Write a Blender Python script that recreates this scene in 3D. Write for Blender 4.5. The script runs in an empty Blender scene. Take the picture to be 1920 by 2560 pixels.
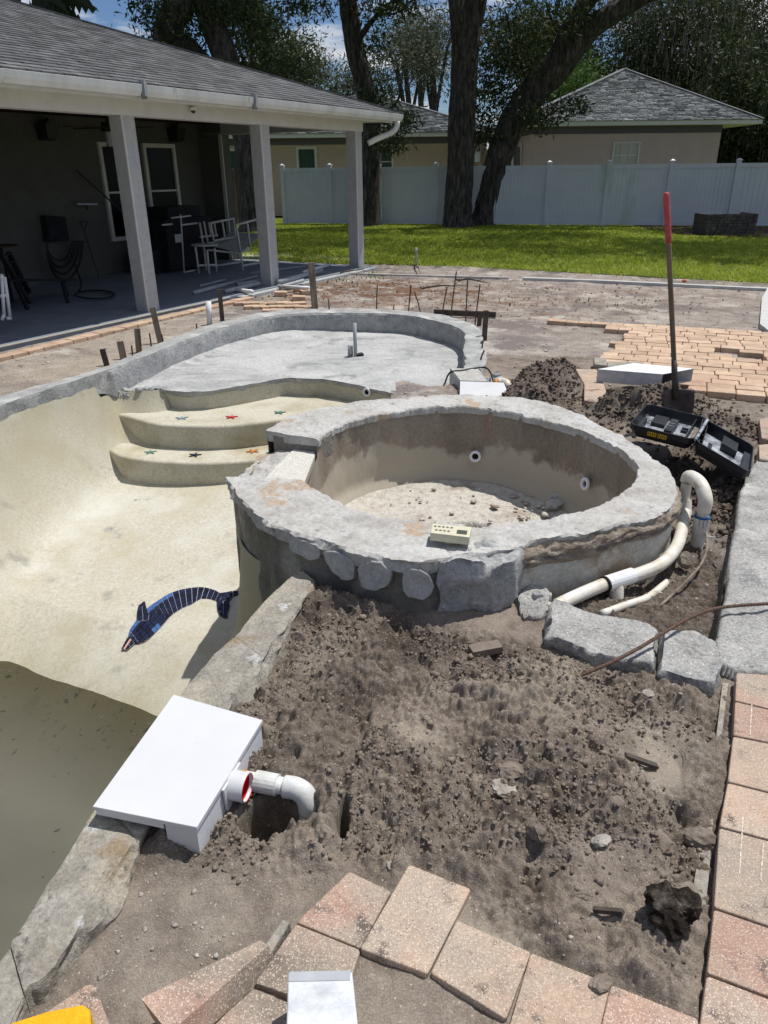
import bpy, bmesh, math, random
import numpy as np
from mathutils import Vector, Matrix
random.seed(7)
SC = bpy.context.scene
COL = SC.collection
R_ = math.radians

# ---------------------------------------------------------------- camera
CAM_H, PITCH, ROLL, FPX = 1.7, R_(24.8), R_(0.6), 1852.0
def _axes():
    f = np.array([0, math.cos(PITCH), -math.sin(PITCH)]); r = np.array([1., 0, 0]); u = np.cross(r, f)
    c, s = math.cos(ROLL), math.sin(ROLL)
    return r * c - u * s, u * c + r * s, f
AR, AU, AF = _axes(); AC = np.array([0, 0, CAM_H])
cd = bpy.data.cameras.new('camera'); cam = bpy.data.objects.new('camera', cd); COL.objects.link(cam)
cd.sensor_fit = 'VERTICAL'; cd.sensor_height = 36.0; cd.lens = 36.0 * FPX / 2560.0
cd.clip_start = 0.05; cd.clip_end = 1500
cam.matrix_world = Matrix(((AR[0], AU[0], -AF[0], 0), (AR[1], AU[1], -AF[1], 0), (AR[2], AU[2], -AF[2], CAM_H), (0, 0, 0, 1)))
SC.camera = cam

# ---------------------------------------------------------------- light
SUN_AZ, SUN_EL = R_(58), R_(69)
sd = bpy.data.lights.new('sun', 'SUN'); sd.energy = 5.0; sd.angle = R_(0.53); sd.color = (1, 0.965, 0.91)
sun = bpy.data.objects.new('sun', sd); COL.objects.link(sun)
sv = Vector((math.sin(SUN_AZ) * math.cos(SUN_EL), math.cos(SUN_AZ) * math.cos(SUN_EL), math.sin(SUN_EL)))
sun.rotation_euler = sv.to_track_quat('Z', 'Y').to_euler(); sun.location = sv * 60
W = bpy.data.worlds.new('World'); SC.world = W; W.use_nodes = True
def build_world():
    nt = W.node_tree; nt.nodes.clear(); N = nt.nodes.new; L = nt.links.new
    out = N('ShaderNodeOutputWorld'); bg = N('ShaderNodeBackground'); bg.inputs[1].default_value = 0.05
    sky = N('ShaderNodeTexSky'); sky.sky_type = 'NISHITA'; sky.sun_disc = False
    sky.sun_elevation = SUN_EL; sky.sun_rotation = SUN_AZ; sky.air_density = 1.0; sky.dust_density = 0.6; sky.ozone_density = 2.5
    tc = N('ShaderNodeTexCoord'); sep = N('ShaderNodeSeparateXYZ'); L(tc.outputs['Generated'], sep.inputs[0])
    zc = N('ShaderNodeMath'); zc.operation = 'MAXIMUM'; zc.inputs[1].default_value = 0.03; L(sep.outputs[2], zc.inputs[0])
    za = N('ShaderNodeMath'); za.operation = 'ADD'; za.inputs[1].default_value = 0.12; L(zc.outputs[0], za.inputs[0])
    dx = N('ShaderNodeMath'); dx.operation = 'DIVIDE'; L(sep.outputs[0], dx.inputs[0]); L(za.outputs[0], dx.inputs[1])
    dy = N('ShaderNodeMath'); dy.operation = 'DIVIDE'; L(sep.outputs[1], dy.inputs[0]); L(za.outputs[0], dy.inputs[1])
    cb = N('ShaderNodeCombineXYZ'); L(dx.outputs[0], cb.inputs[0]); L(dy.outputs[0], cb.inputs[1])
    n1 = N('ShaderNodeTexNoise'); n1.inputs['Scale'].default_value = 0.9; n1.inputs['Detail'].default_value = 9; n1.inputs['Roughness'].default_value = 0.56
    L(cb.outputs[0], n1.inputs['Vector'])
    rp = N('ShaderNodeValToRGB'); rp.color_ramp.elements[0].position = 0.50; rp.color_ramp.elements[1].position = 0.585; L(n1.outputs[0], rp.inputs[0])
    n2 = N('ShaderNodeTexNoise'); n2.inputs['Scale'].default_value = 2.6; n2.inputs['Detail'].default_value = 7; L(cb.outputs[0], n2.inputs['Vector'])
    cr = N('ShaderNodeValToRGB'); cr.color_ramp.elements[0].position = 0.35; cr.color_ramp.elements[0].color = (12.5, 13.3, 14.5, 1)
    cr.color_ramp.elements[1].position = 0.62; cr.color_ramp.elements[1].color = (21, 21.3, 22, 1); L(n2.outputs[0], cr.inputs[0])
    tint = N('ShaderNodeMix'); tint.data_type = 'RGBA'; tint.blend_type = 'MULTIPLY'; tint.inputs[0].default_value = 1; L(sky.outputs[0], tint.inputs[6]); tint.inputs[7].default_value = (1.15, 1.4, 1.8, 1)
    mx = N('ShaderNodeMix'); mx.data_type = 'RGBA'; L(rp.outputs[0], mx.inputs[0]); L(tint.outputs[2], mx.inputs[6]); L(cr.outputs[0], mx.inputs[7])
    L(mx.outputs[2], bg.inputs[0]); L(bg.outputs[0], out.inputs[0])
build_world()
SC.view_settings.view_transform = 'Standard'; SC.view_settings.look = 'None'
SC.view_settings.exposure = -0.2; SC.view_settings.gamma = 1.0; SC.view_settings.use_curve_mapping = False
SC.render.engine = 'CYCLES'; SC.cycles.max_bounces = 6; SC.cycles.diffuse_bounces = 3; SC.cycles.transparent_max_bounces = 8
SC.cycles.use_denoising = True

# ---------------------------------------------------------------- measuring helpers (a pixel of a 1659 x 2212 view to a point on a real plane)
def P(x, y, z=0.0):
    d = AR * (x * 1.15732 - 960) - AU * (y * 1.15732 - 1280) + AF * FPX
    return AC + d * ((z - CAM_H) / d[2])
def PD(x, y, Y):
    """point on the ray at world depth Y (for upright things)"""
    d = AR * (x * 1.15732 - 960) - AU * (y * 1.15732 - 1280) + AF * FPX
    return AC + d * (Y / d[1])
def PF(x, y, fn, lift=0.0):
    z = 0.0
    for _ in range(14):
        p = P(x, y, z); z = 0.5 * z + 0.5 * (float(fn(p[0], p[1])) + lift)
    p = P(x, y, z); return p
def J(p):
    d = np.asarray(p, float) - AC; k = FPX / d.dot(AF)
    return ((960 + d.dot(AR) * k) / 1.15732, (1280 - d.dot(AU) * k) / 1.15732)

# ---------------------------------------------------------------- noise in numpy
def _hs(ix, iy, s):
    n = (ix.astype(np.int64) * 374761393 + iy.astype(np.int64) * 668265263 + s * 1274126177) & 0xffffffff
    n = ((n ^ (n >> 13)) * 1274126177) & 0xffffffff
    n = ((n ^ (n >> 15)) * 2246822519) & 0xffffffff
    return ((n ^ (n >> 16)) & 0xffff) / 65535.0
def vn(x, y, s=0):
    x = np.asarray(x, float); y = np.asarray(y, float)
    fx = np.floor(x); fy = np.floor(y); tx = x - fx; ty = y - fy
    tx = tx * tx * (3 - 2 * tx); ty = ty * ty * (3 - 2 * ty)
    a = _hs(fx, fy, s); b = _hs(fx + 1, fy, s); c = _hs(fx, fy + 1, s); d = _hs(fx + 1, fy + 1, s)
    return (a * (1 - tx) + b * tx) * (1 - ty) + (c * (1 - tx) + d * tx) * ty - 0.5
def fbm(x, y, f, o=4, s=0, g=0.5):
    t = 0; a = 1.0
    for i in range(o):
        t = t + a * vn(np.asarray(x) * f + 17.3 * i, np.asarray(y) * f - 9.1 * i, s + i); f *= 2.07; a *= g
    return t
def clods(x, y, f, s=0, rmin=0.2, rmax=0.6):
    """half-sunk lumps, one per lattice cell"""
    X = x * f; Y = y * f; fx = np.floor(X); fy = np.floor(Y); h = np.zeros_like(X)
    for i in (-1, 0, 1):
        for j in (-1, 0, 1):
            cx = fx + i; cy = fy + j
            px = cx + _hs(cx, cy, s + 1); py = cy + _hs(cx, cy, s + 2)
            r = rmin + (rmax - rmin) * _hs(cx, cy, s + 3) ** 2
            e = 0.7 + 0.6 * _hs(cx, cy, s + 4)
            d2 = ((X - px) * e) ** 2 + ((Y - py) / e) ** 2
            h = np.maximum(h, np.sqrt(np.maximum(0, r * r - d2)))
    return h / f
def sstep(a, b, x):
    t = np.clip((x - a) / (b - a), 0, 1); return t * t * (3 - 2 * t)
def sdpoly(x, y, poly):
    """signed distance, negative inside"""
    x = np.asarray(x, float); y = np.asarray(y, float)
    d = np.full(x.shape, 1e9); ins = np.zeros(x.shape, bool); n = len(poly)
    for i in range(n):
        ax, ay = poly[i][0], poly[i][1]; bx, by = poly[(i + 1) % n][0], poly[(i + 1) % n][1]
        ex, ey = bx - ax, by - ay; L2 = ex * ex + ey * ey + 1e-12
        t = np.clip(((x - ax) * ex + (y - ay) * ey) / L2, 0, 1)
        d = np.minimum(d, np.hypot(x - ax - t * ex, y - ay - t * ey))
        c = ((ay > y) != (by > y)) & (x < (bx - ax) * (y - ay) / ((by - ay) if abs(by - ay) > 1e-12 else 1e-12) + ax)
        ins ^= c
    return np.where(ins, -d, d)

# ---------------------------------------------------------------- mesh helpers
class MB:
    def __init__(s): s.v = []; s.f = []
    def add(s, vs, fs):
        o = len(s.v); s.v += [tuple(map(float, p)) for p in vs]; s.f += [tuple(i + o for i in f) for f in fs]; return s
    def box(s, c, d, M=None, rz=0.0):
        hx, hy, hz = d[0] / 2, d[1] / 2, d[2] / 2
        vs = [Vector((x, y, z)) for z in (-hz, hz) for y in (-hy, hy) for x in (-hx, hx)]
        if M is None: M = Matrix.Rotation(rz, 3, 'Z')
        vs = [M @ v + Vector(c) for v in vs]
        return s.add(vs, [(0, 2, 3, 1), (4, 5, 7, 6), (0, 1, 5, 4), (2, 6, 7, 3), (0, 4, 6, 2), (1, 3, 7, 5)])
    def bar(s, a, b, w, h=None, up=(0, 0, 1)):
        a = Vector(a); b = Vector(b); h = h or w; z = (b - a); L = z.length; z.normalize(); u = Vector(up)
        if abs(z.dot(u)) > 0.98: u = Vector((1, 0, 0))
        x = u.cross(z).normalized(); y = z.cross(x)
        M = Matrix((x, y, z)).transposed()
        return s.box((a + b) / 2, (w, h, L), M)
    def prism(s, poly, z0, z1, bev=0.0, inset=None):
        """poly of (x, y) or (x, y, z) tops; z1 added to top z"""
        n = len(poly); cx = sum(p[0] for p in poly) / n; cy = sum(p[1] for p in poly) / n
        ar = sum(poly[i][0] * poly[(i + 1) % n][1] - poly[(i + 1) % n][0] * poly[i][1] for i in range(n))
        if ar < 0: poly = list(poly)[::-1]
        zt = [(p[2] if len(p) > 2 else 0) + z1 for p in poly]
        rings = [[(p[0], p[1], z0 if len(p) < 3 else p[2] + z0) for p in poly]]
        if bev > 0:
            rings.append([(p[0], p[1], zt[i] - bev) for i, p in enumerate(poly)])
            def ins(k):
                o = []
                for i, p in enumerate(poly):
                    dx, dy = cx - p[0], cy - p[1]; L = math.hypot(dx, dy) or 1
                    o.append((p[0] + dx / L * k, p[1] + dy / L * k))
                return o
            q = ins(bev * 0.45); rings.append([(q[i][0], q[i][1], zt[i] - bev * 0.3) for i in range(n)])
            q = ins(bev * 1.3); rings.append([(q[i][0], q[i][1], zt[i]) for i in range(n)])
        else: rings.append([(p[0], p[1], zt[i]) for i, p in enumerate(poly)])
        vs = [v for r in rings for v in r]; fs = []
        for k in range(len(rings) - 1):
            for i in range(n):
                j = (i + 1) % n; fs.append((k * n + i, k * n + j, (k + 1) * n + j, (k + 1) * n + i))
        fs.append(tuple(range(n))[::-1]); fs.append(tuple((len(rings) - 1) * n + i for i in range(n)))
        return s.add(vs, fs)
    def tube(s, pts, r, n=10, cap=True, rn=0.0):
        pts = [Vector(p) for p in pts]; m = len(pts); rs = r if isinstance(r, (list, tuple)) else [r] * m
        t0 = (pts[1] - pts[0]).normalized(); u = Vector((0, 0, 1)) if abs(t0.z) < 0.9 else Vector((1, 0, 0))
        x = u.cross(t0).normalized(); vs = []; fs = []
        for i in range(m):
            t = (pts[min(i + 1, m - 1)] - pts[max(i - 1, 0)]).normalized()
            x = (x - t * x.dot(t)).normalized(); y = t.cross(x)
            for k in range(n):
                a = 2 * math.pi * k / n; rr = rs[i] * (1 + (random.uniform(-rn, rn) if rn else 0))
                vs.append(pts[i] + x * math.cos(a) * rr + y * math.sin(a) * rr)
        for i in range(m - 1):
            for k in range(n):
                j = (k + 1) % n; fs.append((i * n + k, i * n + j, (i + 1) * n + j, (i + 1) * n + k))
        if cap: fs.append(tuple(range(n))[::-1]); fs.append(tuple((m - 1) * n + k for k in range(n)))
        return s.add(vs, fs)
    def disc_ring(s, c, ax, ri, ro, th, n=24):
        c = Vector(c); ax = Vector(ax).normalized(); u = Vector((0, 0, 1)) if abs(ax.z) < 0.9 else Vector((1, 0, 0))
        x = u.cross(ax).normalized(); y = ax.cross(x); prof = [(ro, 0), (ro, th * .6), (ro * .93, th), (ri * 1.08, th), (ri, th * .8), (ri, -th)]
        vs = []; fs = []; m = len(prof)
        for k in range(n):
            a = 2 * math.pi * k / n; d = x * math.cos(a) + y * math.sin(a)
            for (rr, hh) in prof: vs.append(c + d * rr + ax * hh)
        for k in range(n):
            j = (k + 1) % n
            for i in range(m - 1): fs.append((k * m + i, j * m + i, j * m + i + 1, k * m + i + 1))
        return s.add(vs, fs)
    def rock(s, c, d, seed=0, sub=2, rough=0.18, rz=0.0, tilt=0.0):
        bm = bmesh.new(); bmesh.ops.create_icosphere(bm, subdivisions=sub, radius=1)
        rg = random.Random(seed); pl = [(Vector((rg.gauss(0, 1), rg.gauss(0, 1), rg.gauss(0, 1))).normalized(), rg.uniform(.55, .9)) for _ in range(9)]
        M = Matrix.Rotation(rz, 3, 'Z') @ Matrix.Rotation(tilt, 3, 'X')
        vs = []
        for v in bm.verts:
            p = v.co.copy()
            for nn, h in pl:
                k = p.dot(nn)
                if k > h: p = p - nn * (k - h)
            q = 1 + rough * (rg.random() - .5)
            vs.append(M @ Vector((p.x * d[0] * q, p.y * d[1] * q, p.z * d[2] * q)) + Vector(c))
        bm.verts.index_update(); fs = [tuple(v.index for v in f.verts) for f in bm.faces]; bm.free()
        return s.add(vs, fs)
    def mesh(s, name, smooth=False):
        m = bpy.data.meshes.new(name); m.from_pydata(s.v, [], s.f); m.update()
        if smooth: m.polygons.foreach_set('use_smooth', [True] * len(m.polygons))
        return m
def npmesh(name, V, F, smooth=True, sharp=0):
    """V (n,3), F (m,k) arrays -> mesh, fast"""
    V = np.asarray(V, np.float32); F = np.asarray(F, np.int32); k = F.shape[1]
    m = bpy.data.meshes.new(name); m.vertices.add(len(V)); m.vertices.foreach_set('co', V.ravel())
    m.loops.add(F.size); m.loops.foreach_set('vertex_index', F.ravel())
    m.polygons.add(len(F)); m.polygons.foreach_set('loop_start', np.arange(0, F.size, k, dtype=np.int32))
    m.update(calc_edges=True); m.validate(clean_customdata=False)
    if smooth: m.polygons.foreach_set('use_smooth', np.ones(len(m.polygons), bool))
    if sharp: m.set_sharp_from_angle(angle=R_(sharp))
    return m
def gridfaces(nu, nv, wrap=False):
    i = np.arange(nu if wrap else nu - 1)[:, None]; j = np.arange(nv - 1)[None, :]; i2 = (i + 1) % nu
    return np.stack(np.broadcast_arrays(i * nv + j, i2 * nv + j, i2 * nv + j + 1, i * nv + j + 1), -1).reshape(-1, 4)

def link(name, mesh, mt, parent=None, kind=None, label=None, cat=None, group=None, smooth=False, M=None):
    if isinstance(mesh, MB): mesh = mesh.mesh(name, smooth)
    o = bpy.data.objects.new(name, mesh); COL.objects.link(o)
    if mt is not None and not mesh.materials: mesh.materials.append(mt)
    if parent is not None:
        o.parent = parent; o.matrix_parent_inverse = PINV.get(parent.name, Matrix())
    if M is not None: o.matrix_basis = M
    if kind: o['kind'] = kind
    if label: o['label'] = label
    if cat: o['category'] = cat
    if group: o['group'] = group
    return o
PINV = {}
def thing(name, label, cat, loc=(0, 0, 0), group=None, kind=None):
    """Empty at the base of a thing; children are modelled in world coordinates"""
    o = bpy.data.objects.new(name, None); COL.objects.link(o); o.location = loc; o.empty_display_size = 0.1
    PINV[o.name] = Matrix.Translation(Vector(loc)).inverted()
    if label: o['label'] = label
    if cat: o['category'] = cat
    if group: o['group'] = group
    if kind: o['kind'] = kind
    return o
def setting(name, mesh, mt, smooth=False): return link(name, mesh, mt, kind='structure', smooth=smooth)
# ---------------------------------------------------------------- materials
def _ramp(nt, stops, fac):
    r = nt.nodes.new('ShaderNodeValToRGB'); e = r.color_ramp.elements
    while len(e) < len(stops): e.new(0.5)
    for i, (p, c) in enumerate(stops): e[i].position = p; e[i].color = (*c, 1)
    nt.links.new(fac, r.inputs[0]); return r.outputs[0]
def mat(name, stops, scale=5.0, detail=6, rough=0.85, bump=0.3, bscale=None, bdist=0.01, world=True, stretch=None,
        blotch=None, speck=None, rnd=0.0, grain=.22, hmix=None, metal=0.0, vmix=None, spec=0.3, trans=0.0, dist=0.0, streak=None):
    """procedural surface: noise ramp, large blotches (color, scale, lo, hi), aggregate specks (color, scale, size)"""
    m = bpy.data.materials.new(name); m.use_nodes = True; nt = m.node_tree; nt.nodes.clear(); N = nt.nodes.new; L = nt.links.new
    out = N('ShaderNodeOutputMaterial'); b = N('ShaderNodeBsdfPrincipled'); L(b.outputs[0], out.inputs[0])
    b.inputs['Roughness'].default_value = rough; b.inputs['Metallic'].default_value = metal; b.inputs['Specular IOR Level'].default_value = spec
    if world: co = N('ShaderNodeNewGeometry').outputs['Position']
    else: co = N('ShaderNodeTexCoord').outputs['Object']
    if stretch:
        mp = N('ShaderNodeMapping'); mp.inputs['Scale'].default_value = stretch; L(co, mp.inputs[0]); co2 = mp.outputs[0]
    else: co2 = co
    if not isinstance(stops[0], (tuple, list)): stops = [(0.0, stops), (1.0, stops)]
    n = N('ShaderNodeTexNoise'); n.inputs['Scale'].default_value = scale; n.inputs['Detail'].default_value = detail; n.inputs['Roughness'].default_value = 0.62; n.inputs['Distortion'].default_value = dist
    L(co2, n.inputs['Vector']); col = _ramp(nt, stops, n.outputs[0])
    def mixc(fac, a, c, mode='MIX'):
        x = N('ShaderNodeMix'); x.data_type = 'RGBA'; x.blend_type = mode
        if hasattr(fac, 'default_value') or not isinstance(fac, (int, float)): L(fac, x.inputs[0])
        else: x.inputs[0].default_value = fac
        L(a, x.inputs[6])
        if isinstance(c, tuple): x.inputs[7].default_value = (*c, 1)
        else: L(c, x.inputs[7])
        return x.outputs[2]
    for bl in (blotch or []):
        c, s, lo, hi = bl[:4]
        nb = N('ShaderNodeTexNoise'); nb.inputs['Scale'].default_value = s; nb.inputs['Detail'].default_value = 7; nb.inputs['Roughness'].default_value = 0.6
        if len(bl) > 4:
            mp2 = N('ShaderNodeMapping'); mp2.inputs['Scale'].default_value = bl[4]; mp2.inputs['Location'].default_value = (s * 3.1, 7.7, 1.3); L(co, mp2.inputs[0]); L(mp2.outputs[0], nb.inputs['Vector'])
        else:
            mp2 = N('ShaderNodeMapping'); mp2.inputs['Location'].default_value = (s * 3.1, 7.7, 1.3); L(co, mp2.inputs[0]); L(mp2.outputs[0], nb.inputs['Vector'])
        rr = N('ShaderNodeMapRange'); rr.inputs[1].default_value = lo; rr.inputs[2].default_value = hi; L(nb.outputs[0], rr.inputs[0])
        col = mixc(rr.outputs[0], col, c)
    if vmix:   # soil attribute: list of (channel, color)
        at = N('ShaderNodeAttribute'); at.attribute_name = 'soil'; sp = N('ShaderNodeSeparateColor'); L(at.outputs['Color'], sp.inputs[0])
        for ch, c, md in vmix: col = mixc(sp.outputs[ch], col, c, md)
    for sk in (speck or []):
        c, s, th = sk[:3]
        v = N('ShaderNodeTexVoronoi'); v.inputs['Scale'].default_value = s; L(co, v.inputs['Vector'])
        sc = N('ShaderNodeSeparateColor'); L(v.outputs['Color'], sc.inputs[0])
        mr = N('ShaderNodeMapRange'); mr.inputs[1].default_value = th; mr.inputs[2].default_value = th * .6; L(v.outputs['Distance'], mr.inputs[0])
        g = N('ShaderNodeMath'); g.operation = 'GREATER_THAN'; g.inputs[1].default_value = sk[3] if len(sk) > 3 else 0.5; L(sc.outputs[0], g.inputs[0])
        mm = N('ShaderNodeMath'); mm.operation = 'MULTIPLY'; L(mr.outputs[0], mm.inputs[0]); L(g.outputs[0], mm.inputs[1])
        col = mixc(mm.outputs[0], col, c)
    if grain and bump >= .25:
        ng = N('ShaderNodeTexNoise'); ng.inputs['Scale'].default_value = (bscale or scale * 8) * 1.3; ng.inputs['Detail'].default_value = 4; ng.inputs['Roughness'].default_value = 0.7; L(co, ng.inputs['Vector'])
        mg = N('ShaderNodeMapRange'); mg.inputs[1].default_value = .3; mg.inputs[2].default_value = .7; mg.inputs[3].default_value = 1 - grain; mg.inputs[4].default_value = 1 + grain; L(ng.outputs[0], mg.inputs[0])
        cg = N('ShaderNodeCombineXYZ')
        for i in range(3): L(mg.outputs[0], cg.inputs[i])
        col = mixc(1.0, col, cg.outputs[0], 'MULTIPLY')
    if hmix:   # second surface below a wandering height: (color, z, spread, scale)
        sx_ = N('ShaderNodeSeparateXYZ'); L(co, sx_.inputs[0]); nh = N('ShaderNodeTexNoise'); nh.inputs['Scale'].default_value = hmix[3]; nh.inputs['Detail'].default_value = 9; nh.inputs['Roughness'].default_value = .66; L(co, nh.inputs['Vector'])
        a1 = N('ShaderNodeMath'); a1.operation = 'MULTIPLY_ADD'; a1.inputs[1].default_value = hmix[2]; L(nh.outputs[0], a1.inputs[0]); L(sx_.outputs[2], a1.inputs[2])
        mh = N('ShaderNodeMapRange'); mh.inputs[1].default_value = hmix[1] + hmix[2] * .5 + .022; mh.inputs[2].default_value = hmix[1] + hmix[2] * .5 - .022; L(a1.outputs[0], mh.inputs[0])
        col = mixc(mh.outputs[0], col, hmix[0])
    if rnd:
        oi = N('ShaderNodeObjectInfo'); mr = N('ShaderNodeMapRange'); mr.inputs[3].default_value = 1 - rnd; mr.inputs[4].default_value = 1 + rnd; L(oi.outputs['Random'], mr.inputs[0])
        cc = N('ShaderNodeCombineXYZ')
        for i in range(3): L(mr.outputs[0], cc.inputs[i])
        col = mixc(1.0, col, cc.outputs[0], 'MULTIPLY')
    L(col, b.inputs['Base Color'])
    if bump:
        bn = N('ShaderNodeTexNoise'); bn.inputs['Scale'].default_value = bscale or scale * 8; bn.inputs['Detail'].default_value = 8; bn.inputs['Roughness'].default_value = 0.65
        L(co2, bn.inputs['Vector']); bp = N('ShaderNodeBump'); bp.inputs['Strength'].default_value = bump; bp.inputs['Distance'].default_value = bdist
        L(bn.outputs[0], bp.inputs['Height']); L(bp.outputs[0], b.inputs['Normal'])
    if trans:
        t = N('ShaderNodeBsdfTranslucent'); L(col, t.inputs[0]); ms = N('ShaderNodeMixShader'); ms.inputs[0].default_value = trans
        L(b.outputs[0], ms.inputs[1]); L(t.outputs[0], ms.inputs[2]); L(ms.outputs[0], out.inputs[0])
    return m
def leafmat(name, cols, tr=0.35, scale=0.5, rough=0.6):
    m = bpy.data.materials.new(name); m.use_nodes = True; nt = m.node_tree; nt.nodes.clear(); N = nt.nodes.new; L = nt.links.new
    out = N('ShaderNodeOutputMaterial'); b = N('ShaderNodeBsdfPrincipled'); b.inputs['Roughness'].default_value = rough; b.inputs['Specular IOR Level'].default_value = 0.25
    g = N('ShaderNodeNewGeometry'); n = N('ShaderNodeTexNoise'); n.inputs['Scale'].default_value = scale; n.inputs['Detail'].default_value = 4; L(g.outputs['Position'], n.inputs['Vector'])
    a = N('ShaderNodeMath'); a.operation = 'MULTIPLY_ADD'; a.inputs[1].default_value = 0.55; L(g.outputs['Random Per Island'], a.inputs[0])
    s = N('ShaderNodeMath'); s.operation = 'MULTIPLY'; s.inputs[1].default_value = 0.6; L(n.outputs[0], s.inputs[0]); L(s.outputs[0], a.inputs[2])
    col = _ramp(nt, cols, a.outputs[0]); L(col, b.inputs['Base Color'])
    t = N('ShaderNodeBsdfTranslucent'); L(col, t.inputs[0]); ms = N('ShaderNodeMixShader'); ms.inputs[0].default_value = tr
    L(b.outputs[0], ms.inputs[1]); L(t.outputs[0], ms.inputs[2]); L(ms.outputs[0], out.inputs[0]); return m

M = {}
def flat(name, c, rough=.5, spec=.3): return mat(name, c, rough=rough, bump=0, spec=spec)
M['soil'] = mat('soil', [(0.25, (.115, .093, .075)), (0.5, (.205, .171, .141)), (0.75, (.305, .262, .218))], scale=14, rough=.95, bump=1.0, bscale=170, bdist=.006, grain=.35,
    blotch=[((.30, .252, .205), 2.2, .46, .64), ((.15, .12, .096), 4, .54, .66)],
    vmix=[(0, (.055, .042, .034), 'MIX'), (1, (.46, .41, .33), 'MIX'), (2, (.14, .055, .028), 'MIX')],
    speck=[((.50, .46, .40), 75, .22, .84), ((.38, .34, .29), 150, .3, .7)], spec=.15)
M['sand'] = mat('sand', [(0.2, (.20, .17, .15)), (0.5, (.31, .27, .235)), (0.8, (.42, .375, .325))], scale=6, detail=9, rough=.95, bump=.8, bscale=45, bdist=.02,
    grain=.35, blotch=[((.20, .175, .16), 1.3, .50, .60), ((.46, .42, .37), 2.2, .54, .66), ((.15, .12, .10), 7, .60, .68)],
    vmix=[(0, (.045, .034, .027), 'MIX'), (1, (.38, .325, .25), 'MIX'), (2, (.15, .075, .042), 'MIX')],
    speck=[((.5, .46, .4), 30, .2, .85), ((.10, .07, .05), 38, .25, .75)], spec=.15)
M['concrete'] = mat('fresh_concrete', [(0.25, (.22, .222, .215)), (0.5, (.33, .333, .325)), (0.75, (.45, .453, .44))], scale=5, detail=10, rough=.85, bump=.5, bscale=40, bdist=.012,
    blotch=[((.52, .52, .50), 2.4, .52, .66), ((.24, .245, .24), 7, .54, .70)], dist=.6)
M['beam_face'] = mat('trowelled_concrete', [(0.25, (.22, .225, .225)), (0.5, (.34, .345, .34)), (0.8, (.46, .46, .45))], scale=7, detail=10, rough=.9, bump=.8, bscale=30, bdist=.015, blotch=[((.50, .49, .46), 4, .58, .72)])
M['shelf_floor'] = mat('wading_floor', [(0.3, (.25, .253, .25)), (0.5, (.35, .353, .348)), (0.72, (.48, .48, .47))], scale=2.6, detail=9, rough=.8, bump=.35, bscale=22, bdist=.012, stretch=(.6, 1.6, 1), dist=1.6,
    blotch=[((.47, .47, .46), 1.1, .45, .62), ((.24, .243, .24), 3.2, .57, .68)])
M['plaster'] = mat('pebble_plaster', [(0.3, (.36, .33, .25)), (0.5, (.47, .435, .34)), (0.75, (.56, .53, .42))], scale=38, detail=5, rough=.9, bump=.3, bscale=160, bdist=.003,
    blotch=[((.40, .36, .235), 1.3, .42, .62), ((.60, .58, .50), .9, .50, .68), ((.28, .275, .255), 3.2, .63, .74)], speck=[((.22, .20, .16), 190, .32, .80)])
M['plaster_floor'] = mat('pebble_plaster_floor', [(0.3, (.41, .385, .305)), (0.5, (.51, .48, .395)), (0.75, (.60, .58, .49))], scale=40, detail=5, rough=.9, bump=.3, bscale=160, bdist=.003,
    vmix=[(0, (.40, .365, .25), 'MIX'), (1, (.30, .27, .15), 'MIX')], blotch=[((.45, .41, .29), 1.4, .45, .62), ((.60, .59, .53), 1.0, .50, .68), ((.33, .32, .285), 3.4, .60, .70), ((.24, .24, .23), 6.5, .68, .74)], speck=[((.26, .24, .19), 170, .32, .82)])
M['step_plaster'] = mat('step_plaster', [(0.3, (.42, .39, .305)), (0.5, (.52, .49, .395)), (0.75, (.60, .575, .48))], scale=45, detail=5, rough=.9, bump=.3, bscale=160, bdist=.003,
    blotch=[((.38, .34, .23), 2.2, .48, .68), ((.27, .265, .24), 5.0, .62, .76)], speck=[((.22, .20, .16), 190, .32, .80)])
M['rim'] = mat('chipped_rim', [(0.25, (.28, .265, .24)), (0.45, (.395, .38, .352)), (0.75, (.50, .488, .46))], scale=8, detail=10, rough=.9, bump=.6, bscale=40, bdist=.008,
    blotch=[((.48, .475, .455), 3.2, .46, .62), ((.40, .315, .235), 2.6, .60, .64), ((.24, .23, .22), 16, .62, .70)])
M['spa_wall'] = mat('stained_spa_wall', [(0.25, (.17, .138, .108)), (0.5, (.26, .217, .17)), (0.75, (.35, .305, .245))], scale=3.2, detail=9, rough=.85, bump=.5, bscale=40, bdist=.006, stretch=(1, 1, .35),
    hmix=((.44, .395, .315), -.09, .62, 1.7), blotch=[((.26, .16, .10), 5, .58, .75, (1, 1, .2))], speck=[((.36, .33, .26), 160, .3, .7)])
M['spa_plaster'] = mat('spa_plaster', [(0.3, (.33, .30, .22)), (0.6, (.44, .41, .32)), (0.8, (.52, .49, .40))], scale=45, detail=5, rough=.9, bump=.4, bscale=150, bdist=.004, blotch=[((.28, .24, .17), 3, .5, .7)])
M['rubble_floor'] = mat('spa_rubble_floor', [(0.3, (.36, .33, .28)), (0.5, (.50, .47, .41)), (0.75, (.60, .58, .53))], scale=22, detail=8, rough=.9, bump=.8, bscale=90, bdist=.01, blotch=[((.33, .27, .22), 5, .56, .68)], speck=[((.68, .66, .62), 55, .3, .75)])
M['litplaster'] = mat('old_lit_side_plaster', [(0.25, (.36, .345, .30)), (0.5, (.50, .485, .43)), (0.8, (.60, .585, .53))], scale=6, detail=9, rough=.9, bump=.6, bscale=40, bdist=.01, blotch=[((.33, .25, .17), 3.4, .50, .60), ((.24, .18, .125), 7, .60, .70, (1, 1, .3))])  # brown-blotched plaster finish, made paler to stand in for grazing sun
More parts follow.
